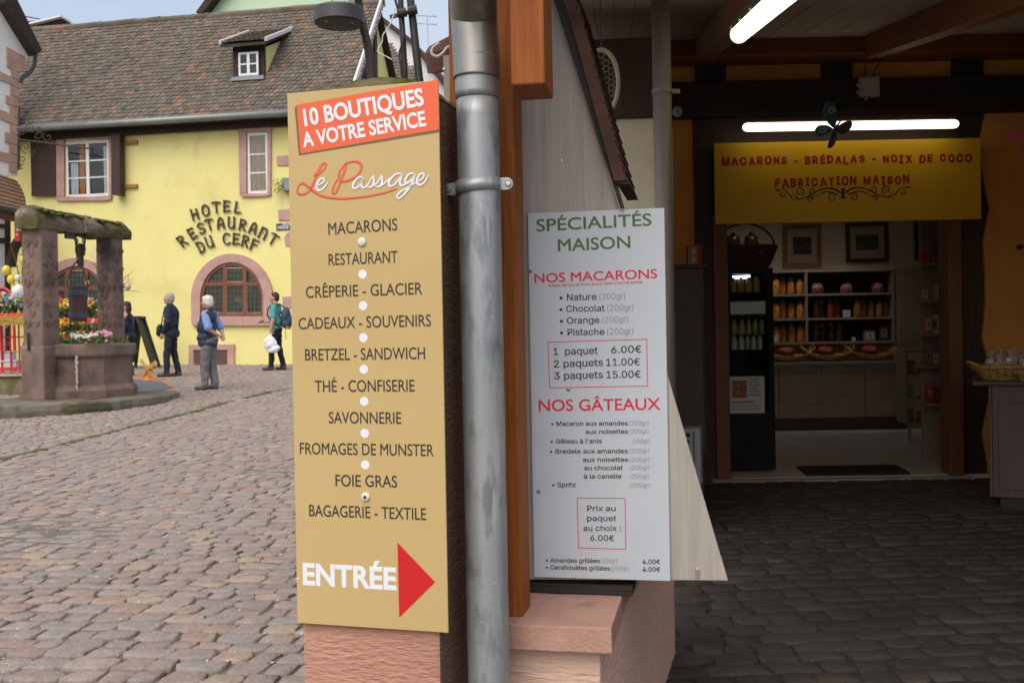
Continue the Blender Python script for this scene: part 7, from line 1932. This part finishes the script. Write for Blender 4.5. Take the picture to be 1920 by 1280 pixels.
def person(label, px, py, height, face, pose, top, legs, shoes, hair, hairstyle, group=None, belly=0.0, stoop=0.0):
    g = gpt(px, py); t = thing('person', label, 'person', g, R(face), None)
    t.scale = (height / 1.75,) * 3
    hy = .02 + stoop
    body = [('e', (0, hy + .005, 1.645), (.076, .096, .112)), ('e', (0, hy + .048, 1.578), (.052, .056, .048)), ('c', (0, hy + .098, 1.648), (0, hy + .118, 1.622), .011, .016), ('e', (0, hy + .086, 1.672), (.050, .020, .014)),
            ('e', (0, hy + .094, 1.580), (.026, .014, .012)), ('e', (0, hy + .084, 1.548), (.028, .022, .020)),
            ('e', (.079, hy - .004, 1.636), (.012, .022, .034)), ('e', (-.079, hy - .004, 1.636), (.012, .022, .034)), ('e', (.035, hy + .075, 1.612), (.028, .024, .026)), ('e', (-.035, hy + .075, 1.612), (.028, .024, .026)),
            ('c', (0, hy - .012, 1.57), (0, -.01, 1.44), .054, .062), ('e', (0, 0, 1.30), (.16, .105, .17)), ('e', (0, .02 + belly * .4, 1.08), (.14, .11 + belly * .5, .16)), ('e', (0, -.01, .93), (.155, .115, .12))]
    for s in (-1, 1):
        P = pose['r' if s > 0 else 'l']
        sh = Vector((s * .19, -.01, 1.425)); el = Vector(P['el']); wr = Vector(P['wr'])
        body += [('c', (s * .09, 0, 1.44), sh, .06, .058), ('c', sh, el, .052, .042), ('c', el, wr, .042, .027)] + hand_prims(wr, P.get('hd', wr - el), P.get('hn', (-s, .2, 0)), P.get('curl', .5))
        L = pose['legr' if s > 0 else 'legl']; hip = Vector((s * .09, 0, .90)); kn = Vector(L['kn']); an = Vector(L['an'])
        body += [('c', hip, kn, .085, .055), ('c', kn, an, .055, .036), ('c', an, an + Vector((s * .015, .14, -.045)), .034, .026)]
    bo = blob('body', body, .0065, m_skin, t, 3, .4)
    for s in (-1, 1):
        mb = MB(); mb.ball((s * .031, hy + .0915, 1.650), (.012, .008, .007), 8, 6); mb.build('eye', m_cable, t, smooth=True)
    # hair
    if hairstyle == 'short': H = [('e', (0, hy - .014, 1.678), (.083, .100, .088)), ('e', (0, hy - .045, 1.625), (.074, .066, .075))]
    elif hairstyle == 'full': H = [('e', (0, hy - .012, 1.688), (.094, .108, .092)), ('e', (0, hy - .042, 1.63), (.09, .08, .095)), ('e', (.07, hy - .01, 1.64), (.024, .05, .06)), ('e', (-.07, hy - .01, 1.64), (.024, .05, .06)), ('e', (0, hy + .05, 1.722), (.06, .05, .035))]
    else: H = [('e', (0, hy - .014, 1.685), (.09, .102, .09)), ('e', (0, hy - .05, 1.60), (.09, .07, .13)), ('e', (0, hy - .055, 1.48), (.085, .05, .12))]
    ho = blob('hair', H, .009, hair, t, 3)
    # trim hair off the face
    bm = bmesh.new(); bm.from_mesh(ho.data)
    dead = [f for f in bm.faces if (lambda c: c.y > hy + (.058 if hairstyle != 'long' else .05) + max(0, (c.z - 1.70)) * 1.2 and c.z < 1.735)(f.calc_center_median())]
    bmesh.ops.delete(bm, geom=dead, context='FACES'); bm.to_mesh(ho.data); bm.free()
    rough_up(ho, .007, 34)
    # clothes
    for nm, pr, vx, mt in top(pose): rough_up(blob(nm, pr, vx, mt, t, 5), .014, 8, seed=len(nm))
    tr = [('e', (0, -.01, .93), (.175, .135 + belly * .3, .11))]
    for s in (-1, 1):
        L = pose['legr' if s > 0 else 'legl']; hip = Vector((s * .088, -.005, .88)); kn = Vector(L['kn']); an = Vector(L['an'])
        tr += [('c', hip, kn, .105 * legs[1], .078 * legs[1]), ('c', kn, an + Vector((0, -.005, .02)), .078 * legs[1], .066 * legs[1]), ('c', an + Vector((0, .0, .02)), an + Vector((0, .02, -.01)), .066 * legs[1], .064 * legs[1])]
    rough_up(blob('trousers', tr, .012, legs[0], t, 4), .013, 9, seed=3)
    for s in (-1, 1):
        an = Vector(pose['legr' if s > 0 else 'legl']['an']); f = Vector((s * .02, .0, 0))
        sh_ = blob('shoe', [('c', an + Vector((0, -.03, -.035)), an + Vector((s * .015, .09, -.045)), .05, .044), ('c', an + Vector((s * .015, .09, -.045)), an + Vector((s * .022, .165, -.052)), .044, .034), ('c', an + Vector((0, -.01, .0)), an + Vector((0, -.01, .02)), .055, .055)], .010, shoes, t, 3)
        for v in sh_.data.vertices:
            if v.co.z < an.z - .085: v.co.z = an.z - .085
    return t
def stand(dxl=0.0, dxr=0.0, spread=.10):
    return {'legl': {'kn': (-spread, dxl * .5 + .025, .49), 'an': (-spread - .01, dxl, .088)}, 'legr': {'kn': (spread, dxr * .5 + .025, .49), 'an': (spread + .01, dxr, .088)}}
m_navy = M('navy_jacket', (.010, .014, .035), (.020, .026, .055), scale=7, rough=.75, bump=.5, bscale=16); m_dnm = M('dark_denim', (.012, .015, .025), (.022, .026, .04), scale=9, rough=.85, bump=.3, bscale=22)
m_vest = M('navy_vest', (.016, .024, .055), (.028, .040, .085), scale=7, rough=.6, bump=.5, bscale=14, bstretch=(1, 1, 4)); m_gtr = M('grey_trousers', (.13, .13, .135), (.20, .20, .205), scale=6, stretch=(3, 3, .7), rough=.85, bump=.6, bscale=12)
m_bshirt = M('blue_check_shirt', (.13, .22, .48), (.28, .38, .66), scale=26, rough=.8); m_teal = M('teal_shirt', (.055, .30, .29), (.085, .38, .36), scale=6, rough=.8, bump=.3, bscale=14); m_blk = M('black_trousers', (.010, .010, .014), (.02, .02, .026), rough=.85)
m_shb = M('brown_shoes', (.06, .045, .035), (.09, .07, .055), rough=.7); m_shg = M('green_grey_shoes', (.07, .085, .065), (.12, .13, .11), rough=.7); m_shd = M('dark_shoes', (.05, .045, .04), (.08, .07, .06), rough=.7)
h_grey = M('grey_hair', (.28, .28, .28), (.42, .42, .42), scale=30, stretch=(1, 1, 3), rough=.7, bump=.6, bscale=60); h_white = M('white_hair', (.60, .59, .55), (.72, .71, .68), scale=30, stretch=(1, 1, 3), rough=.7, bump=.6, bscale=60); h_brown = M('brown_hair', (.025, .014, .01), (.05, .03, .02), scale=30, rough=.6, bump=.5, bscale=60)
# man in the navy jacket
p1_ = dict(stand(.07, -.10), l={'el': (-.25, -.03, 1.14), 'wr': (-.20, .10, .93), 'hd': (.1, .35, -1), 'curl': .6}, r={'el': (.25, -.02, 1.14), 'wr': (.20, .14, .95), 'hd': (-.1, .4, -1)})
def jacket1(p):
    pr = [('e', (0, 0, 1.34), (.195, .140, .15)), ('e', (0, -.01, 1.12), (.20, .155, .22)), ('e', (0, -.015, .92), (.205, .165, .15)), ('c', (0, .0, 1.47), (0, .01, 1.51), .075, .068)]
    for s, k in ((-1, 'l'), (1, 'r')):
        sh = Vector((s * .195, -.01, 1.42)); el = Vector(p[k]['el']); wr = Vector(p[k]['wr']); pr += [('c', (s * .10, -.01, 1.43), sh, .082, .078), ('c', sh, el, .080, .066), ('c', el, el.lerp(wr, .94), .066, .050)]
    return [('navy_jacket', pr, .012, m_navy)]
t1 = person('grey-haired man in a navy jacket and dark jeans standing in front of the yellow hotel', 322, 706, 1.77, 90, p1_, jacket1, (m_dnm, .92), m_shb, h_grey, 'short')
mb = MB(); mb.add([(-.272, .02 + .016 * math.cos(a), 1.30 + .016 * math.sin(a)) for a in [2 * math.pi * i / 12 for i in range(12)]], [tuple(range(12))]); mb.build('sleeve_badge', m_wht, t1)
def strap_bag(parent_t, label, name, mat, prims, vox, extra=None):
    t = thing(name, label, 'bag', parent_t.location, 0); t.rotation_euler = parent_t.rotation_euler; t.scale = parent_t.scale
    blob('bag_body', prims, vox, mat, t, 5)
    for nm, pts, r_, m_ in (extra or []): mb = MB(); mb.tube(spline(pts, 5), r_, 8); mb.build(nm, m_, t, smooth=True)
    return t
strap_bag(t1, 'dark shoulder bag worn at the front hip of the man in the navy jacket', 'shoulder_bag', M('black_nylon', (.012, .014, .022), (.02, .022, .032), rough=.7), [('e', (-.06, .20, .98), (.12, .075, .13)), ('e', (-.06, .215, .92), (.11, .07, .08))], .012, [('strap', [(-.10, .16, 1.08), (.02, .15, 1.30), (.15, .03, 1.50), (.10, -.14, 1.35), (-.10, -.17, 1.05)], .014, m_cable)])
# white-haired man in the vest
p2_ = dict(stand(.06, -.05, .09), l={'el': (-.27, -.12, 1.13), 'wr': (-.09, -.25, 1.00), 'hd': (.8, -.1, -.35), 'hn': (0, -.8, .2)}, r={'el': (.27, -.12, 1.13), 'wr': (.09, -.25, .98), 'hd': (-.8, -.1, -.3), 'hn': (0, -.8, .2)})
def vest2(p):
    pr = [('e', (0, .01, 1.35), (.185, .145, .14)), ('e', (0, .045, 1.15), (.20, .18, .2)), ('e', (0, .04, .98), (.205, .185, .13)), ('e', (0, .03, .88), (.208, .18, .12)), ('c', (-.17, -.01, 1.40), (.17, -.01, 1.40), .083, .083), ('c', (0, -.005, 1.46), (0, .005, 1.50), .078, .07), ('c', (-.12, 0, 1.42), (.12, 0, 1.42), .07, .07)]
    sl = [('e', (0, .0, 1.36), (.17, .12, .12))]
    for s, k in ((-1, 'l'), (1, 'r')):
        sh = Vector((s * .195, -.01, 1.41)); el = Vector(p[k]['el']); sl += [('c', (s * .11, -.01, 1.40), sh, .06, .070), ('c', sh, sh.lerp(el, .85), .070, .078)]
    return [('checked_shirt', sl, .011, m_bshirt), ('padded_vest', pr, .012, m_vest)]
t2_ = person('white-haired man in a navy vest and blue shirt with hands behind his back', 394, 730, 1.66, 82, p2_, vest2, (m_gtr, 1.08), m_shg, h_white, 'full', belly=.10)
# man with teal shirt
p3_ = dict(stand(.10, -.12, .085), l={'el': (-.25, -.02, 1.13), 'wr': (-.23, .04, .90), 'hd': (0, .1, -1), 'curl': 1.1}, r={'el': (.24, .06, 1.14), 'wr': (.14, .30, 1.10), 'hd': (-.2, 1, .1), 'curl': .9, 'hn': (-.6, 0, -.5)})
def shirt3(p):
    pr = [('e', (0, 0, 1.34), (.182, .128, .14)), ('e', (0, .0, 1.12), (.172, .13, .2)), ('e', (0, -.005, .95), (.175, .135, .09)), ('c', (0, -.005, 1.45), (0, .0, 1.485), .07, .064)]
    for s, k in ((-1, 'l'), (1, 'r')):
        sh = Vector((s * .19, -.01, 1.415)); el = Vector(p[k]['el']); pr += [('c', (s * .1, -.01, 1.425), sh, .072, .070), ('c', sh, sh.lerp(el, .72), .070, .066)]
    return [('teal_shirt', pr, .011, m_teal)]
t3_ = person('dark-haired man in a teal T-shirt with a backpack, walking at the gold sign', 519, 694, 1.76, 84, p3_, shirt3, (m_blk, .9), m_shd, h_brown, 'short')
strap_bag(t3_, 'navy backpack with orange base on the back of the man in teal', 'backpack', M('navy_backpack', (.03, .045, .08), (.05, .07, .11), scale=8, rough=.7), [('e', (0, -.24, 1.20), (.15, .11, .23)), ('e', (0, -.25, 1.05), (.15, .12, .12)), ('e', (0, -.33, 1.12), (.11, .06, .11))], .012,
          [('strap', [(-.12, -.16, 1.42), (-.13, -.02, 1.50), (-.13, .12, 1.40), (-.14, .13, 1.22), (-.15, -.05, 1.04), (-.13, -.18, 1.0)], .016, m_cable), ('strap', [(.12, -.16, 1.42), (.13, -.02, 1.50), (.13, .12, 1.40), (.14, .13, 1.22), (.15, -.05, 1.04), (.13, -.18, 1.0)], .016, m_cable),
           ('orange_base', [(-.11, -.28, .965), (0, -.31, .955), (.11, -.28, .965)], .038, BL['orange']), ('loose_strap', [(-.1, -.25, .95), (-.11, -.26, .80), (-.1, -.27, .70)], .007, m_cable)])
sb_ = thing('plastic_bag', 'crumpled white plastic bag held by the man in teal', 'bag', t3_.location, 0); sb_.rotation_euler = t3_.rotation_euler; sb_.scale = t3_.scale
m_bag = M('white_plastic', (.70, .71, .74), (.78, .79, .82), scale=6, rough=.35, bump=1.0, bscale=9)
bg_ = blob('bag_film', [('e', (-.25, .05, .60), (.085, .16, .16), -20), ('e', (-.25, -.02, .48), (.08, .15, .09), -15), ('c', (-.24, .05, .80), (-.25, .06, .70), .025, .09)], .012, m_bag, sb_, 4); rough_up(bg_, .02, 9)
mb = MB(); mb.tube(spline([(-.235, .02, .78), (-.235, .055, .84), (-.235, .10, .78)], 5), .008, 6); mb.build('bag_handle', m_bag, sb_)
# woman partly hidden by the well pillar
p4_ = dict(stand(.03, -.03), l={'el': (-.24, .0, 1.16), 'wr': (-.12, .20, 1.08), 'hd': (.4, 1, 0)}, r={'el': (.24, .0, 1.16), 'wr': (.12, .20, 1.08), 'hd': (-.4, 1, 0)})
def coat4(p):
    pr = [('e', (0, 0, 1.34), (.175, .13, .14)), ('e', (0, -.01, 1.12), (.17, .14, .2)), ('e', (0, -.02, .93), (.19, .165, .14)), ('c', (0, 0, 1.45), (0, .0, 1.49), .07, .064)]
    for s, k in ((-1, 'l'), (1, 'r')):
        sh = Vector((s * .175, -.01, 1.41)); el = Vector(p[k]['el']); wr = Vector(p[k]['wr']); pr += [('c', (s * .1, -.01, 1.42), sh, .072, .070), ('c', sh, el, .068, .06), ('c', el, el.lerp(wr, .93), .06, .046)]
    return [('dark_coat', pr, .012, m_navy)]
person('person with long dark hair in a dark coat, half hidden behind the rear well pillar', 241, 705, 1.60, 95, p4_, coat4, (m_blk, .9), m_shd, h_brown, 'long')
